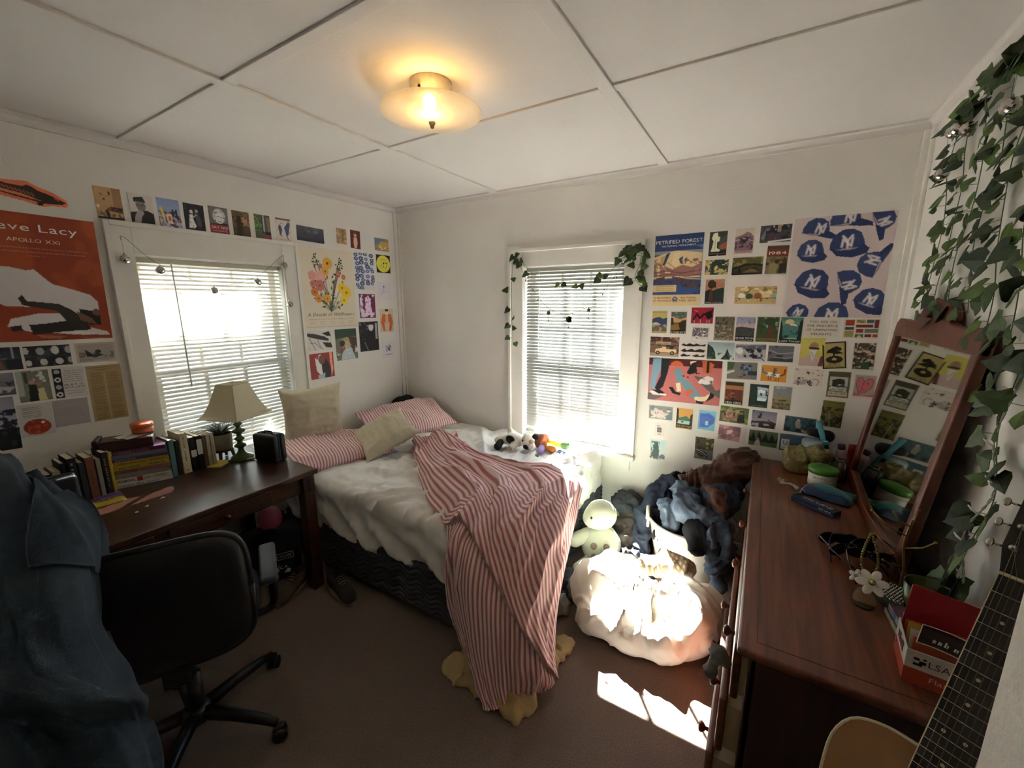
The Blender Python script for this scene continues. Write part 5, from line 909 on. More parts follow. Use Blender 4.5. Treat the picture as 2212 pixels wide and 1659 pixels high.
# the stack, spines to the room
ST = 'books lying in the stack on the desk'; z = DZ
for i, (c, th, lab, title, tc) in enumerate([
 ('cfcac6', .022, 'white Blue Sisters book at the bottom of the stack', [('~9', .1, .32), ('Blue Sisters', .36, .76)], '2a3f66'),
 ('d3cab4', .026, 'cream ANIMAL book second from the bottom of the stack', [('ANIMAL', .04, .36), ('LISA TADDEO', .50, .92)], '1c1714'),
 ('8a8684', .024, 'grey book third from the bottom of the stack', None, None),
 ('94604c', .020, 'rust red book in the middle of the stack', [('ALVAREZ', .12, .42)], '3a1f18'),
 ('b5a63c', .022, 'yellow book with black letters in the middle of the stack', [('~11', .1, .5), ('~8', .62, .92)], '2c2a14'),
 ('b89a34', .020, 'ochre yellow book above the other yellow book', [('~14', .1, .6), ('~8', .65, .95)], '6a3020'),
 ('4a4870', .018, 'violet blue SOLITO book near the top of the stack', [('SOLITO', .06, .42)], 'c5c0d0'),
 ('77747c', .018, 'grey violet book second from the top of the stack', None, None),
 ('5d3350', .020, 'plum purple book on top of the stack', [('~8', .04, .42), ('~6', .46, .7)], 'b09aa8')]):
    ln = .222-.004*(i % 3)-.003*i/2; rz = R(-22+random.uniform(-2, 2))
    # lay the book down: its height axis runs along the desk, its thickness upwards
    m4 = Matrix.Translation((.292, -2.098, z+th/2)) @ Matrix.Rotation(rz, 4, 'Z') @ Matrix(((1, 0, 0, 0), (0, 0, 1, -ln/2), (0, 1, 0, 0), (0, 0, 0, 1)))
    m4 = Matrix.Translation((.292, -2.098, z+th/2)) @ Matrix.Rotation(rz, 4, 'Z') @ Matrix.Translation((0, ln/2, 0)) @ Matrix.Rotation(R(90), 4, 'X')
    o = book(lab, c, th, ln, .15, (0, 0, 0), group=ST); o.matrix_world = m4
    if title:
        for s, a, b in title: signmesh('title', s, ln*(b-a), th*.5, M('ink_'+tc, tc, .6), o, frame((.0024, -th*.25, ln*(1-(a+b)/2)), (0, 0, -1), (0, 1, 0)))
    if i == 1: obj('spine_band', bbox(.0012, -th/2+.001, ln*.52, .002, th/2-.001, ln*.62, .0003, 1), cmat('a8382c'), o)
    z += th
TOPZ = z
# things on top of the stack
t = thing('keepsake_box', 'brown leather box with an open flap on top of the book stack', 'box', (.215, -2.11, TOPZ), R(-24)); m_lea = M('brown_leather', '3a211a', .55, bump=.3, bs=90, var=.2, vs_=20)
obj('box_body', bbox(-.06, -.10, 0, .055, .10, .05, .004), m_lea, t); obj('flap', bbox(-.065, -.125, 0, .05, -.103, .062, .008, 3), m_lea, t); obj('lining', bbox(-.055, -.095, .05, .05, .095, .0515, .0005, 1), M('box_lining', '5b473a', .8), t)
o = tag(obj('paper_slip', gridf(np.stack([*(lambda X, Y: (X, Y, .0012+.005*np.abs(np.sin(X*60))))(*np.meshgrid(np.linspace(-.04, .05, 14), np.linspace(-.07, .03, 10), indexing='ij'))], -1), .0004), M('white_paper', 'd8d4cc', .7), None, False, (.215, -2.085, TOPZ+.0525), (0, 0, R(20))), 'white paper slip between the leather box and the orange tin', 'paper')
t = thing('orange_tin', 'round orange tin with a lid on the leather box', 'tin', (.222, -2.05, TOPZ+.062)); m_or = M('orange_enamel', 'c25a2c', .35, coat=.3)
obj('tin_body', lathe([(.001, 0), (.042, 0), (.044, .004), (.044, .034)], 32), m_or, t, True); obj('lid', lathe([(.0465, .028), (.0465, .046), (.044, .049), (.001, .0495)], 32), m_or, t, True)
# lamp
def desk_lamp():
    t = thing('table_lamp', 'table lamp with turned green base and square cream shade', 'lamp', (.345, -1.662, DZ)); mg = M('green_lacquer', '3f5a2a', .3, coat=.4)
    pr = [(.001, 0), (.058, 0), (.060, .006), (.060, .014), (.052, .020), (.030, .030), (.018, .046), (.014, .062), (.017, .070), (.029, .076), (.031, .082), (.029, .088), (.017, .094), (.013, .104), (.016, .112), (.024, .118), (.026, .123), (.024, .128), (.015, .134), (.012, .146), (.016, .156), (.031, .163), (.035, .170), (.031, .177), (.015, .184), (.012, .196), (.015, .202), (.023, .208), (.024, .212), (.022, .217), (.013, .224), (.012, .236), (.017, .244), (.021, .250), (.021, .256), (.009, .26), (.009, .30), (.001, .30)]
    obj('base', lathe(pr, 32), mg, t, True)
    P = []
    for k in range(13):
        q = k/12; hw = .128-.073*q**.62-.0*q; ring = []
        for s in range(4):
            a = math.pi/4+s*math.pi/2; b_ = a+math.pi/2
            for j in range(8):
                f = j/8; x = (1-f)*math.cos(a)+f*math.cos(b_); y = (1-f)*math.sin(a)+f*math.sin(b_); bow = 1+.03*math.sin(f*math.pi); ring.append((x*hw*1.414*bow, y*hw*1.414*bow, .265+.185*q))
        ring.append(ring[0]); P.append(ring)
    P = np.array(P); rz = R(20); ms = M('shade_linen', 'e6dfc9', .85, thin=.42, bump=.1, bs=300)
    sh = obj('shade', gridf(P, .0015), ms, t, False, rot=(0, 0, rz))
    mt_ = M('shade_piping', 'b9ad8e', .8)
    for s in range(4): obj('corner_seam', tube([tuple(P[k, s*8]) for k in range(13)], .0022, 6), mt_, sh)
    for k in (0, 12): obj('rim_piping', tube([tuple(p) for p in P[k]], .0022, 6), mt_, sh)
    obj('socket', cyl(.014, .26, .33, 14), M('brass_dark', '6d5a34', .4, .8), t, True)
desk_lamp()
# potted plant
def pot_plant():
    t = thing('potted_fern', 'wispy green plant in a grey pot on a wooden stand', 'plant', (.252, -1.718, DZ)); mw = wood('walnut', '2b1710', '4a2a1a', .5)
    obj('pot', lathe([(.001, .062), (.048, .062), (.053, .068), (.055, .155), (.050, .155), (.048, .075), (.001, .075)], 32, False), M('speckled_stone', '9d9180', .85, bump=.3, bs=90, var=.15, vs_=60), t, True)
    obj('soil', lathe([(.001, .148), (.050, .148)], 24), M('soil', '2a2018', .95), t)
    st = obj('stand', lathe([(.040, .050), (.052, .050), (.052, .062), (.040, .062), (.040, .050)], 28, False), mw, t)
    for a in range(4):
        q = a*math.pi/2+.9; c, s = math.cos(q), math.sin(q); obj('stand_leg', tube([(.044*c, .044*s, .058), (.05*c, .05*s, .03), (.056*c, .056*s, 0.004)], [.010, .009, .008], 8), mw, st)
    mg = M('fern_green', '4a5a34', .7, var=.4, vs_=40); mg2 = M('fern_grey', '7a8a78', .7, var=.3, vs_=40)
    for i in range(60):
        a = random.uniform(0, 6.28); l_ = random.uniform(.05, .13); lean = random.uniform(.3, 1.5) if not 1.5 < a < 3.6 else random.uniform(.4, 1.9); dx, dy = math.cos(a), math.sin(a); pts = []
        for k in range(5):
            q = k/4; r_ = .012+l_*lean*.62*q; pts.append((dx*r_, dy*r_, .146+l_*(q*1.0-.45*lean*q*q)))
        stem = tube(pts, [.0012]*4+[.0005], 4); lv = []
        for k in range(9):
            q = .25+.75*k/9; p = np.array(pts[0])*(1-q)+np.array(pts[-1])*q; j = min(3, int(q*4)); f_ = q*4-j; p = np.array(pts[j])*(1-f_)+np.array(pts[j+1])*f_
            for sd in (-1, 1):
                w_ = np.array([-dy*sd, dx*sd, .25])*.012*(1.15-q*.6)+np.array([dx, dy, 0])*.006; n_ = np.array([dx, dy, .3])*.0016
                lv.append(([tuple(p-n_), tuple(p+w_*.6-n_*1.4), tuple(p+w_), tuple(p+w_*.6+n_*1.4)], [(0, 1, 2, 3)]))
        obj('frond', J(stem, *lv), mg if i % 4 else mg2, t)
pot_plant()
# hard case
def hard_case(label, loc, rz, L_, D_, H_, handle=True):
    t = thing('hard_case', label, 'case', loc, rz); mb = M('black_abs', '17181b', .42, bump=.25, bs=300)
    obj('shell_front', bbox(-L_/2, -D_/2, 0, L_/2, -.004, H_, .014, 4), mb, t, True); obj('shell_back', bbox(-L_/2, .004, 0, L_/2, D_/2, H_, .014, 4), mb, t, True); obj('seam', bbox(-L_/2+.004, -.006, .004, L_/2-.004, .006, H_-.004, .003), M('black_seam', '0b0b0c', .6), t)
    if handle:
        obj('handle', tube(crom([(-.03, 0, H_-.004), (-.028, 0, H_+.010), (0, -.002, H_+.014), (.028, 0, H_+.010), (.03, 0, H_-.004)], 20), .005, 8), mb, t, True)
        for x in (-.055, .055): obj('latch', bbox(x-.014, -.016, H_-.012, x+.014, .016, H_+.004, .003), mb, t)
hard_case('small black hard case with a handle beside the green lamp', (.515, -1.585, DZ), R(11), .165, .085, .162)
hard_case('larger black case half hidden behind the denim jacket', (.345, -2.47, DZ), R(84), .26, .09, .165, False)
# small things on the desktop
t = thing('sticky_notes', 'pad of yellow sticky notes by the potted plant', 'note pad', (.345, -1.79, DZ), R(35)); obj('pad', bbox(-.036, -.036, 0, .036, .036, .007, .0006, 1), M('paper_edge', 'c9c0a0', .8), t); obj('top_sheet', gridf(np.stack([*(lambda X, Y: (X, Y, .0075+.012*np.clip(Y/.036, 0, 1)**2))(*np.meshgrid(np.linspace(-.037, .037, 10), np.linspace(-.037, .037, 10), indexing='ij'))], -1), .0006), M('sticky_yellow', 'b8a83e', .7), t)
def pen(label, a, b, r, c1, c2):
    A, B = Vector(a), Vector(b); d = B-A; t = thing('pen', label, 'pen', a, tuple(d.to_track_quat('Z', 'Y').to_euler())); L_ = d.length
    obj('barrel', lathe([(.001, 0), (r*.4, .004), (r, .018), (r, L_*.62), (.001, L_*.62)], 12), M('pen_'+c1, c1, .35), t, True); obj('cap', lathe([(r*1.1, L_*.6), (r*1.1, L_-.004), (r*.8, L_), (.001, L_)], 12), M('pen_'+c2, c2, .3), t, True); obj('clip', bbox(r*1.0, -.002, L_*.68, r*1.5, .002, L_-.004, .0005, 1), M('pen_'+c2, c2), t)
pen('white and teal marker in front of the green lamp', (.43, -1.625, DZ+.007), (.345, -1.735, DZ+.007), .0062, 'd8d4cc', '2f5a66')
def wrapper(label, loc, rz, L_, W_, hgt, mat, text, tc):
    t = thing('candy_pack', label, 'packet', loc, rz); X, Y = np.meshgrid(np.linspace(-1, 1, 30), np.linspace(-1, 1, 14), indexing='ij')
    prof = np.clip((1-np.abs(X)**6)*(1-np.abs(Y)**3), 0, 1)**.5; Z = hgt*prof+.0015*np.sin(Y*9+X*5)*prof
    crimp = .001*np.sign(np.sin(Y*40))*(np.abs(X) > .93); P = np.stack([X*L_/2, Y*W_/2, Z+.0015+crimp], -1); P2 = P.copy(); P2[..., 2] = .0008
    obj('foil', J(gridf(P), gridf(P2, 0, True)), mat, t, True); v, f = letter(text, L_*.55, W_*.28)
    V = []
    for p in v:
        u_, w_ = p[0]/(L_/2), (p[1]-W_*.14)/(W_/2); V.append((p[0], p[1]-W_*.14, hgt*max(0, (1-abs(u_)**6)*(1-abs(w_)**3))**.5+.0042))
    obj('lettering', (V, f), M('ink_'+tc, tc, .5), t)
wrapper('yellow candy packet lying before the upright books', (.402, -2.285, DZ), R(84), .155, .055, .014, M('yellow_foil', 'b8a22c', .35), '~5', '2c2a14')
wrapper('purple candy packet behind the yellow one', (.345, -2.265, DZ), R(98), .13, .05, .016, M('purple_foil', '5a3a72', .35), '~5', 'b0a0c0')
for i, (x, y) in enumerate(((.63, -2.235), (.56, -2.12), (.60, -2.19))): tag(obj('paper_scrap', ([(-.009, -.005, .001), (.008, -.006, .002), (.011, .005, .003), (-.004, .007, .001), (0, 0, .006)], [(0, 1, 4), (1, 2, 4), (2, 3, 4), (3, 0, 4), (3, 2, 1, 0)]), M('white_paper', 'd8d4cc'), None, False, (x, y, DZ), (0, 0, i*1.3)), ['crumpled white scrap on the desk, largest of three', 'tiny white scrap on the desk nearest the book stack', 'small white scrap on the desk between two others'][i], 'scrap', 'paper scraps on the desk')
# clay head
def clay_head():
    t = thing('clay_head', 'painted clay face with red lips on the books at the left edge', 'sculpture', (.215, -2.565, DZ+.183), R(-58)); ms = M('clay_skin', 'b58f5c', .6, var=.1, vs_=20)
    f = lambda P: sm(sm(sell(P, (0, 0, .075), (.062, .062, .076)), scap(P, (0, -.055, .085), (0, -.078, .055), .009, .014), .02), sell(P, (0, -.045, .03), (.03, .02, .018)), .02)
    V, F = surfnet(f, (-.08, -.11, -.01), (.08, .08, .17), .0055); obj('face', (V.tolist(), F.tolist()), ms, t, True)
    for s in (-1, 1):
        e = obj('eye', ell(.014, .006, .008, (s*.026, -.054, .088), 14, 8), M('eye_white', 'd8d4ca', .3), t, True); obj('iris', ell(.006, .003, .006, (s*.026, -.0605, .088), 10, 6), M('iris_grey', '3a3f48', .2), e, True)
        obj('eyebrow', tube([(s*.010, -.060, .104), (s*.026, -.058, .112), (s*.043, -.046, .104)], .0025, 6), M('brow_dark', '3a2418', .8), t, True)
    obj('lips', J(ell(.019, .008, .0055, (0, -.066, .036), 14, 8), ell(.015, .008, .006, (0, -.064, .028), 14, 8)), M('lip_red', '8f1f26', .35), t, True)
    V, F = surfnet(lambda P: np.maximum(sell(P, (0, .012, .09), (.07, .066, .075)), (P[..., 1]+.028)-(P[..., 2]-.095)*.9), (-.09, -.1, .0), (.09, .1, .19), .006); obj('hair', (V.tolist(), F.tolist()), M('hair_ochre', '8a7448', .8, bump=.8, bs=60, stretch=(6, 1, 1)), t, True)
clay_head()
# ================================================================ office chair
def office_chair():
    t = thing('office_chair', 'black office chair with padded back turned to the desk', 'chair', (1.21, -2.32, 0), R(63)); mb = M('black_vinyl', '111114', .45, bump=.15, bs=120); mp = M('black_nylon', '1a1b1e', .4)
    def pad(w, h, th, r, px):
        u, v = np.meshgrid(np.linspace(-1, 1, 40), np.linspace(-1, 1, 40), indexing='ij'); rr = (np.abs(u)**px+np.abs(v)**px)**(1/px); mx = np.maximum(np.abs(u), np.abs(v)); k = np.where(rr > 1e-6, mx/np.maximum(rr, 1e-6), 1)
        X, Y = u*k*w/2, v*k*h/2; e = np.clip(1-mx**8, 0, 1)**.5; return X, Y, e*th/2
    X, Y, E_ = pad(.48, .46, .085, .1, 5); bow = .12*X**2-.10*(Y)**2*0; z = .675+Y; lean = -.17-.10*(Y+.23)*.5
    F_ = np.stack([X, lean+E_+bow, z], -1); B_ = np.stack([X, lean-E_+bow, z], -1); obj('backrest', J(gridf(F_, 0, True), gridf(B_, 0)), mb, t, True)
    # raised welt around the back
    ring = [(.235*abs(math.cos(a))**.42*math.copysign(1, math.cos(a)), .225*abs(math.sin(a))**.42*math.copysign(1, math.sin(a))) for a in np.linspace(0, 2*math.pi, 60)]
    obj('welt', tube([(x, -.17-.05*(y+.23)-.012+.12*x*x, .675+y) for x, y in ring], .011, 8), mp, t, True)
    X, Y, E_ = pad(.48, .46, .09, .1, 5); obj('seat', J(gridf(np.stack([X, Y+.09, .455+E_], -1)), gridf(np.stack([X, Y+.09, .455-E_], -1), 0, True)), mb, t, True)
    obj('spine_bar', J(bbox(-.035, -.19, .40, .035, -.165, .60, .006), bbox(-.035, -.19, .385, .035, .05, .405, .006)), mp, t)
    for s in (-1, 1):
        a = obj('armrest', bbox(s*.285-.03, -.14, .615, s*.285+.03, .13, .645, .013, 3), M('grey_pad', '363a40', .5), t, True); obj('arm_support', tube(crom([(s*.22, .02, .41), (s*.285, .02, .43), (s*.292, .0, .52), (s*.285, -.01, .62)], 16), .016, 8), mp, a, True)
    obj('column', J(cyl(.03, .09, .27, 18), cyl(.020, .26, .41, 16)), mp, t, True); obj('mechanism', bbox(-.08, -.06, .37, .08, .12, .41, .01), mp, t)
    hub = obj('star_base', lathe([(.001, .075), (.045, .075), (.05, .09), (.045, .125), (.03, .135), (.001, .135)], 20), mp, t, True)
    for k in range(5):
        a = R(100-63+k*72); c, s = math.cos(a), math.sin(a); obj('base_leg', tube([(.03*c, .03*s, .105), (.15*c, .15*s, .098), (.26*c, .26*s, .082), (.31*c, .31*s, .070)], [.026, .022, .018, .014], 8), mp, t, True)
        cs = link('caster', None, t, (.315*c, .315*s, 0), (0, 0, a+.6)); obj('wheel', J(TR(cyl(.025, -.022, -.004, 18), (0, 0, .025), (R(90), 0, 0)), TR(cyl(.025, .004, .022, 18), (0, 0, .025), (R(90), 0, 0))), mp, cs, True); obj('fork', bbox(-.018, -.014, .03, .018, .014, .062, .006), mp, cs)
office_chair()
# ---------------------------------------------------------------- denim jacket over the chair corner
def jacket():
    rows = [[(0.541, -2.763, 1.272), (0.756, -2.669, 1.220), (0.914, -2.599, 1.160), (0.963, -2.566, 1.120), (0.986, -2.538, 1.081), (0.926, -2.513, 1.036)],
[(0.781, -2.794, 1.233), (0.997, -2.694, 1.201), (1.133, -2.622, 1.156), (1.185, -2.579, 1.106), (1.198, -2.535, 1.052), (1.083, -2.500, 0.990)],
[(0.942, -2.819, 1.116), (1.159, -2.722, 1.118), (1.308, -2.648, 1.099), (1.346, -2.596, 1.072), (1.329, -2.515, 1.000), (1.193, -2.475, 0.915)],
[(1.064, -2.841, 1.009), (1.291, -2.738, 1.015), (1.401, -2.663, 0.998), (1.465, -2.616, 0.980), (1.407, -2.540, 0.898), (1.255, -2.500, 0.800)],
[(1.150, -2.864, 0.892), (1.395, -2.758, 0.911), (1.492, -2.679, 0.895), (1.563, -2.629, 0.877), (1.515, -2.569, 0.796), (1.346, -2.532, 0.680)],
[(1.217, -2.883, 0.789), (1.480, -2.775, 0.822), (1.610, -2.697, 0.821), (1.666, -2.634, 0.789), (1.660, -2.570, 0.721), (1.527, -2.534, 0.607)],
[(1.243, -2.897, 0.714), (1.534, -2.776, 0.781), (1.675, -2.700, 0.790), (1.728, -2.638, 0.766), (1.727, -2.568, 0.707), (1.585, -2.530, 0.576)],
[(1.178, -2.910, 0.622), (1.429, -2.781, 0.673), (1.566, -2.697, 0.677), (1.640, -2.632, 0.662), (1.670, -2.567, 0.607), (1.561, -2.540, 0.495)],
[(1.260, -2.927, 0.538), (1.519, -2.803, 0.603), (1.656, -2.715, 0.622), (1.729, -2.640, 0.599), (1.748, -2.579, 0.555), (1.644, -2.551, 0.434)],
[(1.350, -2.956, 0.385), (1.600, -2.835, 0.458), (1.747, -2.741, 0.477), (1.824, -2.663, 0.456), (1.839, -2.605, 0.411), (1.761, -2.581, 0.308)]]
    A = np.array(rows); ns, nt = 150, 120; B = np.stack([crom(A[:, j], ns) for j in range(6)], 1); P = np.stack([crom(B[i], nt) for i in range(ns)], 0)
    s, t_ = np.meshgrid(np.linspace(0, 1, ns), np.linspace(0, 1, nt), indexing='ij'); N = gnorm(P); vw = np.array([2.9, -2.8, 1.6])-P; N[np.sum(N*vw, -1) < 0] *= -1
    w_ = fbm(np.stack([s*4, t_*3, s*0], -1), 3, 5)-.45
    d = (ridge(np.stack([(t_*1.6-s*1.3+.35*w_)*3.2, s*1.2, s*0], -1), 51, 2)-.6)*.03+(ridge(np.stack([t_*5+w_*2, s*7, s*0], -1), 57, 1)-.4)*.007
    P = P+N*d[..., None]; md = M('washed_denim', '414e5b', .92, bump=.9, bs=700, col2='2c3947', vs_=9, det=8)
    root = thing('denim_jacket', 'faded blue denim jacket slung over the chair back in the foreground', 'jacket', (0, 0, 0)); o = obj('jacket_body', gridf(P, .004, True), md, root, True)
    mst = M('denim_seam', '5f6e80', .9)
    for f_ in (lambda q: (int(q*ns*.55), int(nt*(.62+.10*q))), lambda q: (int(ns*(.62+.0*q)), int(nt*(.1+.75*q))), lambda q: (int(ns*(.30+.5*q)), int(nt*(.78+.06*q))), lambda q: (int(ns*(.12+.34*q)), int(nt*(.45+.1*math.sin(q*3))))):
        pts = [P[min(ns-1, a), min(nt-1, b)]+N[min(ns-1, a), min(nt-1, b)]*.002 for a, b in (f_(q) for q in np.linspace(0, 1, 40))]; obj('seam', tube(pts, .0022, 5), mst, root, True)
    # lapel flap lying over the body
    i0, i1, j0, j1 = int(ns*.10), int(ns*.34), int(nt*.52), int(nt*.80); Q = P[i0:i1, j0:j1]+N[i0:i1, j0:j1]*(.010+.012*np.sin(np.linspace(0, 3.1, i1-i0))[:, None, None]); obj('collar', gridf(Q, .005, True), md, root, True)
jacket()
# ================================================================ under the desk
def tote():
    t = thing('tote_bag', 'black tote bag printed NY NOW under the desk', 'bag', (.52, -1.655, 0), R(63)); mb = M('black_canvas', '14151b', .9, bump=.4, bs=300)
    f = lambda P: srbox(P*np.array([1, 1, 1]), (0, 0, .155), (.155, .085, .15), .05); V, F = surfnet(f, (-.2, -.14, -.02), (.2, .14, .33), .011); N = vnorm(V, F); V = V+N*((ridge(V*8, 71, 2)-.6)*.018*np.clip((V[:, 2]-.16)*8, .15, 1))[:, None]; V[:, 2] = np.maximum(V[:, 2], .003)
    obj('bag_body', (V.tolist(), F.tolist()), mb, t, True); mi = M('bag_print', 'd5d1ca', .8); yf = -.094
    m4 = lambda x, z: frame((x, yf, z), (1, 0, 0), (0, 0, 1))
    signmesh('lettering', 'NY NOW', .10, .019, mi, t, m4(.052, .156)); V, F = [], []
    fr_ = []
    for (x0, z0, x1, z1) in ((-.008, .146, .112, .149), (-.008, .183, .112, .186), (-.008, .146, -.005, .186), (.109, .146, .112, .186)): fr_.append(box(x0, yf-.0006, z0, x1, yf, z1))
    obj('print_frame', J(*fr_), mi, t)
    # crowned statue head print
    pr_ = [prism([(.012*math.cos(a)+.02, .016*math.sin(a)+.085) for a in np.linspace(0, 6.28, 13)[:-1]], 0, .0006)]
    for k in range(7):
        a = math.pi*(k/6); pr_.append(prism([(.02+.016*math.cos(a-.1), .09+.016*math.sin(a-.1)), (.02+.038*math.cos(a), .09+.038*math.sin(a)), (.02+.016*math.cos(a+.1), .09+.016*math.sin(a+.1))], 0, .0006))
    pr_ += [prism([(-.02, .03), (0, .07), (.02, .066), (.03, .04), (.01, .02)], 0, .0006), prism([(.055, .06), (.075, .085), (.09, .075), (.085, .055)], 0, .0006), prism([(.06, .09), (.066, .105), (.075, .095)], 0, .0006), prism([(-.055, .12), (-.045, .17), (-.03, .165), (-.035, .12)], 0, .0006), prism([(-.05, .02), (-.03, .05), (-.02, .03), (-.035, .01)], 0, .0006)]
    v, f = J(*pr_); obj('statue_print', ([(p[0], yf-p[2], p[1]) for p in v], [q[::-1] for q in f]), mi, t)
    obj('strap', tube(crom([(-.08, -.08, .28), (-.06, -.10, .33), (.02, -.09, .345), (.07, -.085, .28)], 24), .006, 6), mb, t, True)
tote()
tag(obj('pink_ball', ell(.062, .062, .072, (0, 0, 0), 24, 16), M('pink_rubber', 'b25a68', .5), None, True, (.55, -1.65, .385)), 'pink balloon like ball on top of the tote bag', 'ball')
tag(cloth('dark_duffel', lambda P: sm(sell(P, (.42, -1.97, .14), (.16, .14, .14)), sell(P, (.30, -1.85, .12), (.12, .10, .12)), .06), (.12, -2.16, -.02), (.62, -1.70, .32), .014, M('black_canvas', '14151b'), None, .03, 7, seed=77, zmin=.004), 'dark slumped duffel bag behind the tote bag', 'bag')
def shoe(label, loc, rz, c, sole, seed):
    t = thing('sneaker', label, 'shoe', loc, rz, 'sneakers under the desk edge'); mu = M('suede_'+c, c, .9, bump=.4, bs=200); mso = M('sole_'+sole, sole, .7)
    f = lambda P: np.maximum(np.maximum(sm(sm(sell(P, (0, -.075, .035), (.042, .065, .042)), sell(P, (0, .085, .05), (.036, .05, .06)), .05), scap(P, (0, -.03, .05), (0, .08, .06), .034), .03), .012-P[..., 2]), -sell(P, (0, .075, .10), (.024, .05, .06)))
    V, F = surfnet(f, (-.07, -.17, -.01), (.07, .17, .14), .0065); obj('upper', (V.tolist(), F.tolist()), mu, t, True)
    pts = [(.043*math.sin(a)*(1 if math.cos(a) < 0 else .85), .142*math.cos(a)*(-1)) for a in np.linspace(0, 2*math.pi, 33)[:-1]]; obj('sole', bev(prism([(x*1.08, y) for x, y in pts], 0, .022), .004), mso, t)
    for k in range(4): obj('lace', tube([(-.02, -.035+.018*k, .078+.006*k), (0, -.038+.018*k, .086+.006*k), (.02, -.035+.018*k, .078+.006*k)], .003, 6), mso, t, True)
shoe('tan suede sneaker pointing at the camera beside the desk leg', (.75, -1.675, 0), R(25), '5d5145', '7d7365', 1)
shoe('worn sneaker lying along the bed base by the desk leg', (1.01, -1.545, 0), R(78), '3d3733', '85796a', 2)
# ================================================================ dresser along the right wall
m_dr = wood('red_brown_pine', '4c2212', '804528', .42, (16, 1.1, 16), 2.2, .35)
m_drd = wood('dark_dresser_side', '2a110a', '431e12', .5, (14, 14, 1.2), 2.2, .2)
TZ = .71
def dresser():
    t = thing('dresser', 'long reddish brown dresser along the right wall', 'dresser', (3.19, -.865, 0))
    x0, x1, y0, y1 = -.262, .262, -.815, .805
    obj('top', J(bbox(x0, y0, TZ-.022, x1, y1, TZ, .008, 3), bbox(x0+.012, y0+.012, TZ-.036, x1, y1-.005, TZ-.021, .005, 2)), m_dr, t, True)
    g = M('groove_dark', '220d07', .6); obj('groove', J(box(x0+.045, y0+.045, TZ-.001, x0+.0465, y1-.03, TZ+.0006), box(x0+.045, y0+.045, TZ-.001, x1-.01, y0+.0465, TZ+.0006)), g, t)
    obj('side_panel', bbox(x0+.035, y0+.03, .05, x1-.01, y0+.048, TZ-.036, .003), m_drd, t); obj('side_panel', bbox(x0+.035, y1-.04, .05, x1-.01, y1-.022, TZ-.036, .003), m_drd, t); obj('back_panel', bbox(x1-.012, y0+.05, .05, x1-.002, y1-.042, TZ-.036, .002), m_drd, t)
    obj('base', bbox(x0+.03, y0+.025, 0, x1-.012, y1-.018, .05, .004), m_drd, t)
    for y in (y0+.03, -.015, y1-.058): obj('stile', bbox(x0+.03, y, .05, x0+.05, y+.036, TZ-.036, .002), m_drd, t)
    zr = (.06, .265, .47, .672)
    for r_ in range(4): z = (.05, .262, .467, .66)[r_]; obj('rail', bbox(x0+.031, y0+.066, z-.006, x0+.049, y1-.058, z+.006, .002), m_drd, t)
    pal = M('drawer_pine', 'b09a78', .7)
    for c, (a, b) in enumerate(((y0+.068, -.018), (.024, y1-.06))):
        for r_ in range(3):
            out = ((.055, .035, .012), (.010, .006, .004))[c][r_]; fx = x0+.028-out
            d = obj('drawer', J(bbox(fx-.022, a, zr[r_]+.008, fx, b, zr[r_+1]-.008, .007, 3)), m_dr, t, True)
            obj('drawer_box', box(fx, a+.012, zr[r_]+.02, fx+.40, b-.012, zr[r_+1]-.03), pal, d)
            for f in (.22, .78): obj('knob', TR(lathe([(.007, 0), (.006, .010), (.015, .018), (.018, .025), (.015, .031), (.001, .034)], 18), (fx-.022, a+(b-a)*f, (zr[r_]+zr[r_+1])/2), (0, R(-90), 0)), m_dr, d, True)
dresser()
tag(cloth('striped_sleeve', lambda P: sm(scap(P, (2.905, -1.605, .59), (2.885, -1.605, .605), .014, .016), scap(P, (2.885, -1.605, .605), (2.868, -1.62, .55), .016, .014), .015), (2.83, -1.66, .52), (2.94, -1.565, .64), .005, M('ribbed_grey', '77706a', .95, bump=.9, bs=120, stretch=(1, 8, 1)), None, .010, 24, seed=81), 'grey ribbed sleeve caught in the top dresser drawer', 'garment')
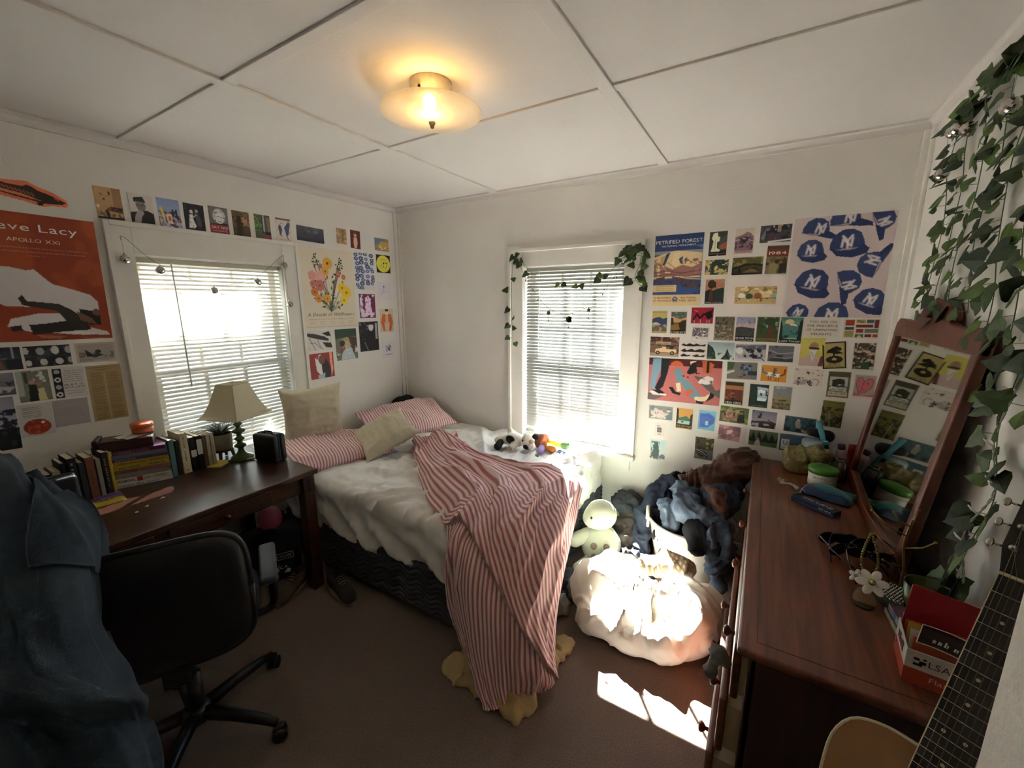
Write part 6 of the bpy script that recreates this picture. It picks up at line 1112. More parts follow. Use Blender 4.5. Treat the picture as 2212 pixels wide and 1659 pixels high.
# ---------------------------------------------------------------- mirror
def mirror():
    tl = R(6.6); t = thing('dresser_mirror', 'tall reddish wooden mirror with scrolled crest leaning on the right wall', 'mirror', (3.368, -.637, TZ))
    up = Vector((math.sin(tl), 0, math.cos(tl))); n = Vector((-math.cos(tl), 0, math.sin(tl))); e = Vector((0, 1, 0))
    X = lambda vf: ([tuple(e*p[0]+up*p[1]+n*p[2]) for p in vf[0]], vf[1])
    mm = wood('mirror_wood', '47200f', '6e3626', .45, (3, 3, 3), 3, .2); hw, h = .465, .80
    obj('upright', X(bbox(-hw, 0, -.012, -hw+.048, h, .018, .007, 3)), mm, t, True); obj('upright', X(bbox(hw-.048, 0, -.012, hw, h, .018, .007, 3)), mm, t, True)
    pts = [(-hw+.048, 0), (hw-.048, 0)]+[(hw-.048-k*(2*hw-.096)/20, .052+.014*math.cos(k/20*2*math.pi)) for k in range(21)]; obj('bottom_rail', X(bev(prism(pts, -.012, .022), .003, 1)), m_dr, t)
    top = [(-hw, h), (hw, h)]+[(x, h+y) for x, y in ((hw, .012), (hw-.03, .035), (hw-.08, .036), (hw-.15, .028), (.20, .034), (.13, .05), (-.13, .05), (-.20, .034), (-hw+.15, .028), (-hw+.08, .036), (-hw+.03, .035), (-hw, .012))]
    top = [(-hw+.0, h-.045), (hw, h-.045)]+top[2:]
    obj('top_rail', X(bev(prism(top, -.013, .019), .004, 2)), mm, t)
    A = [(.17*math.cos(a), .035+.085*math.sin(a)**.8 if math.sin(a) > 0 else .04) for a in np.linspace(0, math.pi, 25)]; B = [(.085*math.cos(a), .04+.032*max(0, math.sin(a))) for a in np.linspace(0, math.pi, 25)]
    V = [(x, h+y, z) for z in (-.012, .018) for x, y in A+B]; F = []; m_ = 25
    for i in range(24): F += [(i, i+1, m_+i+1, m_+i), (2*m_+m_+i, 2*m_+m_+i+1, 2*m_+i+1, 2*m_+i), (i, 2*m_+i, 2*m_+i+1, i+1), (m_+i+1, 3*m_+i+1, 3*m_+i, m_+i)]
    obj('crest', X((V, F)), mm, t)
    mg = M('mirror_silver', 'b9bcb4', .035, 1); obj('glass', X(box(-hw+.044, .05, .0, hw-.044, h-.03, .006)), mg, t); obj('back_board', X(box(-hw+.02, .02, -.010, hw-.02, h-.02, -.002)), m_drd, t)
mirror()
# ---------------------------------------------------------------- things on the dresser
def px_box(name, label, cat, c, rz, sx, sy, sz, mat, b=.002):
    t = thing(name, label, cat, c, rz); obj('carton', bbox(-sx/2, -sy/2, 0, sx/2, sy/2, sz, b), mat, t); return t
m_gold = M('gold_lame', '9c9062', .4, .35, bump=.8, bs=160, var=.3, vs_=60)
tag(cloth('gold_pouch', lambda P: np.maximum(sm(srbox(P, (3.155, -.185, .765), (.085, .045, .06), .04), sm(sell(P, (3.20, -.18, .815), (.075, .04, .045)), sell(P, (3.12, -.20, .80), (.04, .035, .045)), .02), .03), -sell(P, (3.175, -.165, .885), (.075, .028, .05))), (3.02, -.3, .70), (3.32, -.08, .88), .0055, m_gold, None, .022, 16, seed=91, zmin=TZ+.003), 'crumpled gold fabric pouch at the far end of the dresser', 'pouch')
t = thing('blue_jar', 'pale blue wide jar behind the gold pouch', 'jar', (3.205, -.075, TZ)); obj('jar_body', lathe([(.001, 0), (.048, 0), (.052, .01), (.052, .10)], 28), M('pale_blue_plastic', '9fb0b8', .4), t, True); obj('lid', lathe([(.054, .095), (.054, .148), (.048, .156), (.001, .158)], 28), M('pale_blue_plastic', '9fb0b8'), t, True)
def straightener():
    mt_ = M('turquoise_plastic', '5fa4b4', .35); t = thing('hair_straightener', 'turquoise hair straightener standing against the wall beside the mirror', 'hair tool', (3.285, -.07, TZ))
    obj('arm', TR(bbox(-.013, -.010, 0, .013, .010, .235, .006, 3), (0, 0, .045), (R(2), R(-18), 0)), mt_, t, True); obj('arm', TR(bbox(-.013, -.010, 0, .013, .010, .15, .006, 3), (-.012, -.028, .02), (R(4), R(-8), 0)), mt_, t, True); obj('plate', TR(bbox(-.009, -.003, 0, .009, .003, .09, .001), (-.016, -.042, .06), (R(4), R(-8), 0)), M('dark_plate', '2a2e33', .3), t); obj('hinge', TR(cyl(.016, -.018, .018, 16), (0, -.012, .017), (R(90), 0, 0)), mt_, t, True)
straightener()
tag(cloth('dark_gap_shape', lambda P: sm(scap(P, (3.19, -.05, .905), (3.27, -.055, .895), .024, .028), scap(P, (3.26, -.055, .89), (3.265, -.06, .88), .02, .02), .02), (3.13, -.1, .84), (3.33, -.012, .95), .006, M('black_gloss', '17181c', .3), None, 0, 10), 'black filler shape on the pale blue jar, imitating a dark gap', 'dark filler')  # dark gap above and behind the jar, imitated by a black solid shape
t = thing('pink_bottle', 'frosted pink bottle leaning beside the red packet', 'bottle', (3.345, -.085, TZ+.004), (R(4), R(-8), 0)); obj('bottle_body', lathe([(.001, 0), (.024, 0), (.027, .006), (.027, .115), (.020, .128), (.001, .13)], 22), M('frosted_pink', 'b09aa0', .4, trans=.2), t, True); obj('cap', cyl(.017, .13, .155, 18), M('plum_cap', '5a3a4c', .4), t, True)
def packet():
    t = thing('snack_packet', 'red packet with a white oval label beside the mirror', 'packet', (3.405, -.095, TZ), R(14)); X, Y = np.meshgrid(np.linspace(-1, 1, 20), np.linspace(-1, 1, 20), indexing='ij'); e = np.clip((1-X**4)*(1-Y**4), 0, 1)**.5
    A = np.stack([X*.055, -.018*e-.001, .085+Y*.083], -1); B = A.copy(); B[..., 1] *= -1; obj('foil', J(gridf(A), gridf(B, 0, True)), M('red_foil', '8a1a24', .3), t, True); obj('oval_label', ell(.030, .004, .024, (-.005, -.0175, .10), 20, 8), M('white_label', 'd5d0c8', .5), t, True); obj('round_mark', ell(.012, .003, .012, (.012, -.0165, .045), 14, 8), M('dark_red', '4a0f16', .4), t, True)
packet()
def jar():
    t = thing('glass_jar', 'glass jar holding makeup brushes beside the mirror', 'jar', (3.304, -.255, TZ)); mg = M('clear_glass', 'ffffff', .03, trans=1, ior=1.45)
    obj('glass', lathe([(.001, .001), (.034, .001), (.037, .006), (.037, .095), (.031, .108), (.031, .122), (.0285, .122), (.0285, .107), (.0345, .094), (.0345, .008), (.001, .006)], 28, False), mg, t, True)
    for i in range(7): 
        a = i*.9; p, q = (.018*math.cos(a), .018*math.sin(a), .008), (.022*math.cos(a+.5), .022*math.sin(a+.5), .10+.012*(i % 3)); obj('brush', tube([p, q], [.004, .005], 8), M(['dark_handle', 'teal_handle', 'copper_handle'][i % 3], ['1f2428', '3a5a58', '8a5a40'][i % 3], .4), t, True)
jar()
t = thing('cream_tub', 'white cosmetics tub with a green lid', 'tub', (3.232, -.335, TZ)); obj('tub_body', lathe([(.001, 0), (.056, 0), (.059, .004), (.060, .072)], 36), M('white_gloss', 'd2cec6', .35), t, True); obj('lid', lathe([(.0625, .068), (.0625, .090), (.059, .094), (.001, .095)], 36), M('lid_green', '4f8a34', .4), t, True); signmesh('lettering', '~7', .05, .008, M('ink_5a6a5a', '5a6a5a', .6), t, frame((-.02, -.0612, .05), (1, -.2, 0), (0, 0, 1)))
def pads():
    t = thing('towel_pack', 'teal and navy soft pack of pads in front of the green lidded tub', 'packet', (3.245, -.475, TZ), R(-24)); X, Y = np.meshgrid(np.linspace(-1, 1, 30), np.linspace(-1, 1, 20), indexing='ij'); e = np.clip((1-X**6)*(1-Y**6), 0, 1)**.5
    P = np.stack([X*.098, Y*.068, .006+.030*e+.004*np.sin(X*5+Y*3)], -1); Q = P.copy(); Q[..., 2] = .002; o = obj('wrapper', J(gridf(P), gridf(Q, 0, True)), Mattr('pack_print', .35), t, True)
    xs, ys = X.ravel(), Y.ravel(); c = np.where((ys < -.35*xs-.25)[:, None], np.array(lin('1f3c60')), np.array(lin('2f8088'))); c = np.where((np.abs(ys-.5+.6*xs) < .09)[:, None], np.array(lin('a89c8c')), c); c = np.where(((xs < -.9))[:, None], np.array(lin('c4beb6')), c); setcol(o, np.concatenate([c, c])); signmesh('lettering', '~6', .06, .009, M('ink_b0bcc8', 'b0bcc8', .6), t, frame((.03, -.045, .040), (1, .1, 0), (0, 1, 0)))
pads()
def infuse():
    t = px_box('toothpaste_box', 'navy box lettered INFUSE lying upside down to the camera', 'box', (3.180, -.640, TZ), R(-37), .185, .052, .026, M('navy_card', '1c2644', .45))
    obj('silver_strip', bbox(-.088, -.0262, .004, .088, -.0255, .012, .0002, 1), M('strip_blue', '2c4f7a', .4), t); obj('end_flap', bbox(-.0935, -.025, .001, -.0922, .025, .025, .0003, 1), M('gold_flap', 'a39a5c', .5), t)
    signmesh('lettering', 'INFUSE', .125, .020, M('ink_cfd2d6', 'cfd2d6', .5), t, frame((0.005, .013, .0264), (-1, 0, 0), (0, -1, 0))); signmesh('lettering', 'INFUSE', .05, .008, M('ink_cfd2d6', 'cfd2d6'), t, frame((.055, -.0266, .022), (-1, 0, 0), (0, 0, -1)))
infuse()
X, Y = np.meshgrid(np.linspace(-1, 1, 24), np.linspace(-1, 1, 10), indexing='ij'); tag(obj('plastic_wrapper', gridf(np.stack([X*.075, Y*.022*(.5+.5*np.abs(X))+.02*np.sin(X*3), .006+.016*np.abs(np.sin(X*4+Y*2))], -1), .0006), M('clear_film', 'c9c4bc', .25, alpha=.55), None, True, (3.095, -.455, TZ), (0, 0, R(-62))), 'crumpled clear plastic wrapper on the dresser', 'wrapper')
def shades(label, loc, rz, tilt):
    t = thing('sunglasses', label, 'sunglasses', loc, (tilt, 0, rz), 'dark sunglasses piled on the dresser'); mf = M('shade_frame', '121214', .25); ml = M('shade_lens', '2a2a30', .08, .3)
    for s in (-1, 1):
        V = [(s*.034+.028*math.cos(a)*(1+.12*math.cos(2*a)), 0, .024+.022*math.sin(a)) for a in np.linspace(0, 2*math.pi, 25)]; obj('rim', tube(V, .0028, 6), mf, t, True); v, f = ell(.027, .002, .021, (s*.034, 0, .024), 20, 8); obj('lens', (v, f), ml, t, True); obj('temple', tube(crom([(s*.064, 0, .032), (s*.067, .05, .032), (s*.062, .10, .028), (s*.055, .125, .012)], 16), .0028, 6), mf, t, True)
    obj('bridge', tube([(-.008, 0, .03), (0, -.002, .033), (.008, 0, .03)], .0025, 6), mf, t, True)
for i, (x, y, dz, rz, tt) in enumerate(((3.225, -.955, .0, 200, 0), (3.262, -.99, .022, 172, -.25), (3.235, -1.045, .012, 215, -.1), (3.29, -1.075, .03, 185, -.35), (3.275, -1.02, .048, 230, -.3))): shades(['black sunglasses farthest from the camera in the pile', 'black sunglasses lying across the middle of the pile', 'black sunglasses at the left of the pile', 'dark round sunglasses nearest the perfume bottle', 'black sunglasses on top of the pile'][i], (x, y, TZ+.004+dz), R(rz), tt)
def jewelry_tree():
    t = thing('jewellery_tree', 'thin gold jewellery tree with branches in front of the mirror', 'jewellery stand', (3.345, -1.20, TZ)); mg = M('brass_wire', '8a7448', .3, 1)
    obj('base', lathe([(.001, 0), (.035, 0), (.036, .004), (.004, .010), (.001, .010)], 24), mg, t, True); obj('trunk', tube(crom([(0, 0, .006), (.004, .0, .09), (-.004, .01, .17), (.006, .015, .255)], 24), .0035, 8), mg, t, True)
    for i, (z, a, l_, r_) in enumerate(((.13, 150, .075, .04), (.16, -20, .06, .05), (.20, 175, .09, .06), (.225, 60, .05, .05), (.10, -150, .06, .02), (.235, 215, .06, .05))):
        c, s = math.cos(R(a)), math.sin(R(a)); b_ = obj('branch', tube([(0, .008, z), (c*l_*.6, s*l_*.6+.008, z+r_*.4), (c*l_, s*l_+.008, z+r_)], .0022, 6), mg, t, True); obj('branch_tip', ell(.0045, .0045, .0045, (c*l_, s*l_+.008, z+r_), 10, 8), mg, b_, True)
jewelry_tree()
def beads(name, label, cat, path, r, mat, group=None):
    P = np.array(path); L_ = np.concatenate([[0], np.cumsum(np.linalg.norm(np.diff(P, axis=0), axis=1))]); t = thing(name, label, cat, tuple(P[0])); me = None
    for s in np.arange(0, L_[-1], r*2.05):
        p = [np.interp(s, L_, P[:, k])-P[0][k] for k in range(3)]
        if me is None: o = obj('bead', ell(r, r, r, (0, 0, 0), 10, 7), mat, t, True, p); me = o.data
        else: link('bead', me, t, p)
    obj('thread', tube([tuple(p-P[0]) for p in P], r*.3, 5), mat, t)
beads('bead_necklace', 'gold bead necklace hanging from the jewellery tree', 'necklace', crom([(3.278, -1.115, .862), (3.262, -1.135, .80), (3.262, -1.15, .755), (3.28, -1.16, .732), (3.30, -1.15, .755), (3.30, -1.13, .80), (3.281, -1.118, .86)], 60), .0042, M('antique_gold', '8a7a4a', .3, .9))
def cuff():
    t = thing('beaded_purse', 'small silver beaded purse lying by the green cup', 'purse', (3.325, -1.252, TZ+.004), (R(4), R(4), R(-34))); ms = M('silver_bead', 'a8a49c', .2, .9); obj('pouch', bbox(-.030, -.042, 0, .030, .042, .030, .010, 3), M('silver_cloth', '6d6962', .6), t, True); me = None
    for i in range(8):
        for j in range(10):
            x, y = -.027+i*.0077, -.038+j*.0085+.004*(i % 2)
            if me is None: o = obj('bead', ell(.0042, .0042, .0042, (0, 0, 0), 8, 6), ms, t, True, (x, y, .031)); me = o.data
            else: link('bead', me, t, (x, y, .031+.001*((i+j) % 2)))
    for j in range(10):
        for k in range(3): link('bead', me, t, (-.031, -.038+j*.0085, .006+.009*k))
cuff()
def perfume():
    t = thing('perfume_bottle', 'small amber perfume bottle with white daisy stopper', 'perfume', (3.248, -1.305, TZ), R(-20)); mg = M('clear_glass', 'ffffff'); 
    obj('bottle', lathe([(.001, 0), (.024, 0), (.027, .004), (.028, .02), (.024, .045), (.012, .054), (.010, .060), (.001, .060)], 28), M('amber_glass', 'f2dfb4', .03, trans=.85, ior=1.25), t, True); obj('collar', cyl(.009, .058, .068, 16), M('gold_cap', 'b09a5a', .25, 1), t, True)
    fl_ = link('daisy_stopper', None, t, (.012, -.018, .092), (R(58), 0, R(8))); mw = M('white_petal', 'cfc8be', .45)
    for k in range(6):
        a = k*math.pi/3+.2; obj('petal', TR(ell(.0175, .0115, .0035, (0, 0, 0), 16, 8), (.022*math.cos(a), .022*math.sin(a), 0), (0, 0, a)), mw, fl_, True)
    obj('flower_centre', ell(.009, .009, .007, (0, 0, .004), 16, 8), M('gold_cap', 'b09a5a'), fl_, True); obj('stem', cyl(.006, -.02, 0, 12), mw, fl_)
    f2 = link('small_daisy', None, t, (-.028, .004, .082), (R(50), R(-20), 0))
    for k in range(5):
        a = k*2*math.pi/5; obj('petal', TR(ell(.010, .007, .003, (0, 0, 0), 12, 6), (.012*math.cos(a), .012*math.sin(a), 0), (0, 0, a)), mw, f2, True)
    obj('flower_centre', ell(.005, .005, .004, (0, 0, .003), 12, 6), M('silver_bead', 'a8a49c'), f2, True); obj('wire', tube([(0, 0, 0), (.012, -.004, -.03)], .002, 6), M('silver_bead', 'a8a49c'), f2)
perfume()
t = thing('green_cup', 'olive green glass cup behind the red card', 'cup', (3.392, -1.268, TZ)); obj('cup_wall', lathe([(.001, 0), (.046, 0), (.050, .004), (.056, .095), (.053, .095), (.047, .008), (.001, .006)], 40, False), M('olive_glass', '50602c', .2, trans=.25), t, True)
def flat_book(label, loc, rz, sx, sy, sz, cov, spine):
    t = thing('paperback', label, 'book', loc, rz); obj('pages', box(-sx/2+.002, -sy/2+.003, .0015, sx/2-.003, sy/2-.003, sz-.0015), m_page, t); obj('cover', J(box(-sx/2, -sy/2, 0, sx/2, sy/2, .0015), box(-sx/2, -sy/2, sz-.0015, sx/2, sy/2, sz)), cov, t); obj('spine', bbox(-sx/2-.001, -sy/2, 0, -sx/2+.001, sy/2, sz, .0005, 1), spine, t)
flat_book('dark photo paperback lying flat beside the flash card box', (3.372, -1.385, TZ), R(4), .14, .165, .016, M('cover_dusk', '3a3034', .4, col2='7a5560', vs_=14), M('spine_green', '8fa070', .5, col2='c8ccc4', vs_=40))
flat_book('paperback with a white and blue spine on top of the dark one', (3.375, -1.39, TZ+.0165), R(5), .135, .16, .020, M('cover_dusk2', '221c22', .35, col2='6a4452', vs_=9), M('spine_blue', '3a6a9a', .5, col2='d0cec8', vs_=22))
def lsat():
    t = thing('flash_card_box', 'open white and orange LSAT flash card box on the dresser corner', 'box', (3.362, -1.525, TZ), R(-5)); mw = M('white_card', 'cfc8bd', .5); mo = M('orange_card', 'b5482a', .5); w, d, h = .16, .125, .088; th = .002
    for nm, b in (('front', (-w/2, -d/2, 0, w/2, -d/2+th, h)), ('back', (-w/2, d/2-th, 0, w/2, d/2, h)), ('left_side', (-w/2, -d/2+th, 0, -w/2+th, d/2-th, h)), ('right_side', (w/2-th, -d/2+th, 0, w/2, d/2-th, h)), ('bottom', (-w/2+th, -d/2+th, 0, w/2-th, d/2-th, th))):
        p = obj(nm, bbox(*b, .0004, 1), mw, t)
        if nm in ('front', 'left_side'):
            e = .0006; obj('orange_band', bbox(b[0]-e, b[1]-e, 0.001, b[3]+(e if nm == 'front' else 0), b[4], h*.46, .0002, 1), mo, p)
    fr_ = lambda x, z: frame((x, -d/2-.0012, z), (1, 0, 0), (0, 0, 1)); signmesh('lettering', 'LSAT', .052, .017, M('ink_5a1f22', '5a1f22', .5), t, fr_(-.014, .056)); signmesh('lettering', 'Flashcards', .092, .014, M('ink_d8c4b8', 'd8c4b8', .5), t, fr_(.012, .018))
    mk = M('ink_black', '17171a', .5); obj('logo', J(box(-.066, -d/2-.0012, .052, -.05, -d/2-.0006, .058), box(-.056, -d/2-.0012, .058, -.044, -d/2-.0006, .066), box(-.066, -d/2-.0012, .066, -.056, -d/2-.0006, .072), box(-.05, -d/2-.0012, .07, -.044, -d/2-.0006, .074)), mk, t); obj('side_print', J(*[box(-w/2-.001, -.03+.018*k, .052, -w/2-.0004, -.018+.018*k, .078-.006*(k % 2)) for k in range(4)]), M('ink_5a1f22', '5a1f22'), t)
    for k in range(5): tag(obj('study_card', box(-.072, -.001, 0, .072, .001, .098+.004*(k % 3)), M(['card_orange', 'card_white', 'card_yellow'][k % 3], ['b5583a', 'cfc8bd', 'b5923e'][k % 3], .6), None, False, (3.365, -1.562+.022*k, TZ+.003), (R(-8), 0, R(-5))), ['orange study card nearest the front of the open box', 'white study card second in the open box', 'yellow study card in the middle of the open box', 'orange study card behind the yellow one', 'white study card at the back of the open box'][k], 'card', 'cards standing in the flash card box')
lsat()
o = tag(obj('red_card', bbox(-.075, -.0015, 0, .085, .0015, .165, .0006, 1), M('red_card', '8a1418', .6), None, False, (3.358, -1.487, TZ+.02), (R(-10), R(5), R(-9))), 'plain red card standing up out of the flash card box', 'card'); tag(obj('white_envelope', bbox(-.075, -.001, 0, .08, .001, .15, .0004, 1), M('envelope_white', 'bfb9b0', .6), None, False, (3.366, -1.478, TZ+.03), (R(-10), R(3), R(-8))), 'white envelope edge showing behind the red card', 'envelope')
def banner():
    t = thing('banner_card', 'curved dark brown card with white script in the flash card box', 'card', (3.362, -1.565, TZ+.083), (R(-28), R(14), R(-4))); X, Y = np.meshgrid(np.linspace(-.066, .075, 24), np.linspace(0, .045, 6), indexing='ij'); cv = lambda X, Y: np.stack([X, 2.2*X**2-.004+0*Y, Y-2.0*X**2+.008], -1); obj('card_sheet', gridf(cv(X, Y), .0012), M('brown_card', '2a1512', .5), t, True); ed = [tuple(p) for p in np.concatenate([cv(X, Y)[:, 0], cv(X, Y)[-1, 1:], cv(X, Y)[::-1, -1], cv(X, Y)[0, ::-1]])]; obj('border', tube(ed, .0011, 5), M('ink_c8b8a8', 'c8b8a8', .6), t)
    v, f = letter('~8', .10, .012, .3); obj('lettering', ([(p[0]+.006, 2.2*(p[0]+.006)**2-.0058, p[1]+.010-2*(p[0]+.006)**2+.008) for p in v], f), M('ink_d8d0c8', 'd8d0c8', .5), t)
banner()
# ================================================================ guitar
def guitar():
    A = Vector((3.272, -1.866, .830)); ax = Vector((.31, .525, .793)).normalized(); n = Vector((-.29, -.73, .62)); n = (n-ax*n.dot(ax)).normalized(); w = ax.cross(n)
    if w.x < 0: w = -w
    n = w.cross(ax); o0 = A-ax*.04; base = o0-ax*.495
    t = thing('acoustic_guitar', 'acoustic guitar with a dark fretboard leaning in front of the dresser', 'guitar', tuple(base)); X = lambda vf: ([tuple(w*p[0]+ax*(p[1]+.495)+n*p[2]) for p in vf[0]], vf[1])
    half = crom([(.0, .0), (.04, .0), (.085, -.006), (.125, -.03), (.142, -.08), (.136, -.15), (.128, -.205), (.142, -.27), (.178, -.35), (.188, -.40), (.170, -.46), (.10, -.49), (0, -.495)], 40); out = [tuple(p) for p in half]+[(-p[0], p[1]) for p in half[-2:0:-1]]
    mtop = wood('spruce_top', '7d5326', '8f6430', .35, (2, 2, 2), 3, .4); mside = wood('mahogany', '3a1c12', '54291a', .4); mdk = M('rosewood', '1d1512', .45, var=.25, vs_=40, stretch=(4, 4, 4)); mfr = M('fret_nickel', 'a8a49a', .25, 1); mbd = M('binding_cream', 'b9a888', .5)
    obj('body', X(prism(out, -.105, -.004)), mside, t); top = obj('soundboard', X(prism(out, -.004, 0)), mtop, t); obj('binding', X(tube([(p[0], p[1], -.001) for p in out]+[(out[0][0], out[0][1], -.001)], .003, 6)), mbd, t, True)
    obj('sound_hole', X(TR(cyl(.05, 0, .0006, 32), (0, -.17, .0))), M('hole_black', '0c0908', .9), t); obj('rosette', X(TR(lathe([(.055, 0), (.064, 0), (.064, .0008), (.055, .0008), (.055, 0)], 40, False), (0, -.17, 0))), mbd, t); obj('bridge', X(bbox(-.08, -.385, 0, .08, -.355, .009, .003)), mdk, t); obj('saddle', X(box(-.04, -.368, .009, .04, -.365, .012)), mbd, t)
    nut = .364; wd = lambda y: .0268+(.0335-.0268)*(nut-y)/nut
    obj('neck', X(prism([(-wd(0)+.002, -.02), (wd(0)-.002, -.02), (wd(nut)-.002, nut), (-wd(nut)+.002, nut)], -.022, .004)), mside, t)
    fb = obj('fretboard', X(prism([(-wd(-.12), -.12), (wd(-.12), -.12), (wd(nut), nut), (-wd(nut), nut)], .004, .010)), mdk, t); obj('edge_binding', X(J(tube([(-wd(-.12), -.12, .0095), (-wd(nut), nut, .0095)], .0012, 5), tube([(wd(-.12), -.12, .0095), (wd(nut), nut, .0095)], .0012, 5))), mbd, fb)
    sc = .648; fy = lambda k: nut-sc*(1-2**(-k/12))
    for k in range(1, 19): y = fy(k); obj('fret', X(TR(tube([(-wd(y), 0, 0), (wd(y), 0, 0)], .0011, 6), (0, y, .0103))), mfr, fb, True)
    for k, xs in ((3, (0,)), (5, (0,)), (7, (0,)), (9, (0,)), (12, (-.014, .014)), (15, (0,))):
        for x in xs: obj('inlay_dot', X(TR(cyl(.0032, 0, .0006, 12), (x, (fy(k)+fy(k-1))/2, .0099))), mbd, fb)
    obj('nut', X(bbox(-wd(nut), nut, .002, wd(nut), nut+.006, .0125, .0008, 1)), M('bone_nut', 'c9b98c', .4), t)
    hs = [(-.027, nut+.006), (.027, nut+.006), (.031, nut+.03), (.037, nut+.06), (.034, nut+.18), (.02, nut+.19), (-.02, nut+.19), (-.034, nut+.18), (-.037, nut+.06), (-.031, nut+.03)]; hd = obj('headstock', X(TR(prism(hs, -.012, .004))), mdk, t)
    for s in (-1, 1):
        for k in range(3):
            y = nut+.06+.047*k; p = obj('tuning_post', X(TR(lathe([(.007, 0), (.007, .003), (.003, .004), (.003, .014), (.001, .014)], 14), (s*.022, y, .004))), mfr, hd, True); obj('tuning_key', X(J(tube([(s*.034, y, -.006), (s*.05, y, -.006)], .0022, 6), ell(.006, .010, .004, (s*.053, y, -.006), 12, 8))), mfr, hd, True)
    for k in range(6):
        x = (k-2.5)/2.5; obj('string', X(tube([(x*.027, -.365, .0135), (x*.021, nut+.003, .0130), (math.copysign(.022, x), nut+.06+.047*(abs(k-2.5)-.5), .010)], .00022+.00006*(5-k), 4)), M('string_bronze', '6a5a44', .4, .6), t)
    # floor stand
    b = base; st = thing('guitar_stand', 'black tripod guitar stand under the guitar', 'stand', (b.x, b.y, 0)); ms = M('black_steel', '17171a', .45); c = b-ax*.012; cz = c.z
    P0 = Vector((c.x-b.x, c.y-b.y, cz)); bk = P0-n*.06+Vector((0, 0, -.02)); obj('cradle', J(tube([tuple(bk-w*.09), tuple(P0-w*.09+n*.02-ax*.004), tuple(P0-w*.09+n*.03+ax*.02)], .008, 8), tube([tuple(bk+w*.09), tuple(P0+w*.09+n*.02-ax*.004), tuple(P0+w*.09+n*.03+ax*.02)], .008, 8), tube([tuple(bk-w*.09), tuple(bk+w*.09)], .008, 8)), ms, st, True); obj('pole', tube([tuple(bk), (bk.x, bk.y, .12)], .011, 10), ms, st, True)
    for a in (-.2, 1.6, 3.6): obj('leg', tube([(bk.x, bk.y, .17), (bk.x+.15*math.cos(a), bk.y+.15*math.sin(a), .008)], .008, 8), ms, st, True)
guitar()
# ================================================================ ivy, garlands, fairy lights
m_leaf = [M('ivy_dark', '2c3d22', .55, var=.3, vs_=60), M('ivy_mid', '3d5228', .5, var=.25, vs_=60), M('ivy_light', '55702f', .5, var=.25, vs_=60)]; m_stem = M('ivy_stem', '5a6a44', .7)
LM = []
def leaf_meshes():
    for k in range(3):
        out = [(0, 0), (.30, -.16), (.52, .06), (.50, .34), (.30, .66), (0, 1.08), (-.30, .66), (-.50, .34), (-.52, .06), (-.30, -.16)]
        if k == 1: out = [(0, 0), (.34, -.10), (.62, .18), (.40, .40), (.30, .72), (0, 1.1), (-.30, .72), (-.40, .40), (-.62, .18), (-.34, -.10)]
        V = [(x, y, -.16*abs(x)+.10*y*y*(-1)) for x, y in out]+[(0, .28, .02), (0, .66, -.02)]; V2 = [(x, y, z-.02) for x, y, z in V]; n = len(V); F = []
        ring = list(range(10))
        for i in range(10):
            a, b = ring[i], ring[(i+1) % 10]; c = 11 if i in (4, 5) else 10; F.append((a, b, c))
        F += [(4, 11, 10), (6, 10, 11)]; G = [tuple(j+n for j in q[::-1]) for q in F]+[(ring[i], ring[i-1], ring[i-1]+n, ring[i]+n) for i in range(10)]
        me = bpy.data.meshes.new('leaf'); me.from_pydata([tuple(c*.05 for c in p) for p in V+V2], [], F+G); me.update(); me.materials.append(m_leaf[k]); LM.append(me)
leaf_meshes()
def vine(name, label, path, n, spread, wall, group, size=(.75, 1.25), seed=0, stem_r=.0014, cat='ivy vine', ends=1.0, keep=None):
    """wall: normal pointing into the room"""
    rd = random.Random(seed); P = crom(path, max(12, len(path)*10)); o0 = P[0]; t = thing(name, label, cat, tuple(o0), group=group); N = Vector(wall); T_ = N.cross(Vector((0, 0, 1)))
    st = obj('stem', tube([tuple(p-o0) for p in P], stem_r, 5), m_stem, t)
    for i in range(n):
        q = min(.999, max(0, (i+.5+rd.uniform(-.9, .9))/n*ends))
        if keep and not any(a <= q <= b for a, b in keep): continue
        p = P[min(len(P)-1, int(q*(len(P)-1)))]-o0; sd = (1 if i % 2 else -1)*(1 if rd.random() < .75 else -1); l_ = spread*rd.uniform(.5, 1.2); s = rd.uniform(*size)
        d = (T_*sd*rd.uniform(.25, 1)+Vector((0, 0, -1))*rd.uniform(-.25, 1.0)+N*rd.uniform(.05, .6)).normalized(); tip = Vector(p)+T_*sd*l_+N*rd.uniform(.004, .022)+Vector((0, 0, rd.uniform(-.012, .006)))
        zz = (N+Vector((rd.uniform(-.5, .5), rd.uniform(-.5, .5), rd.uniform(-.2, .6)))).normalized(); xx = d.cross(zz).normalized(); zz = xx.cross(d); m4 = Matrix((xx*s, d*s, zz*s)).transposed().to_4x4(); m4.translation = tip
        lf = link('leaf', LM[rd.choice([0, 0, 1, 1, 2])], t); lf.matrix_local = m4; obj('petiole', tube([tuple(p), tuple((Vector(p)+tip)/2+N*.004), tuple(tip)], .0009, 4), m_stem, t)
    return t
NW = (-1, 0, 0); GI = 'artificial ivy strands on the right wall'; wx = 3.462
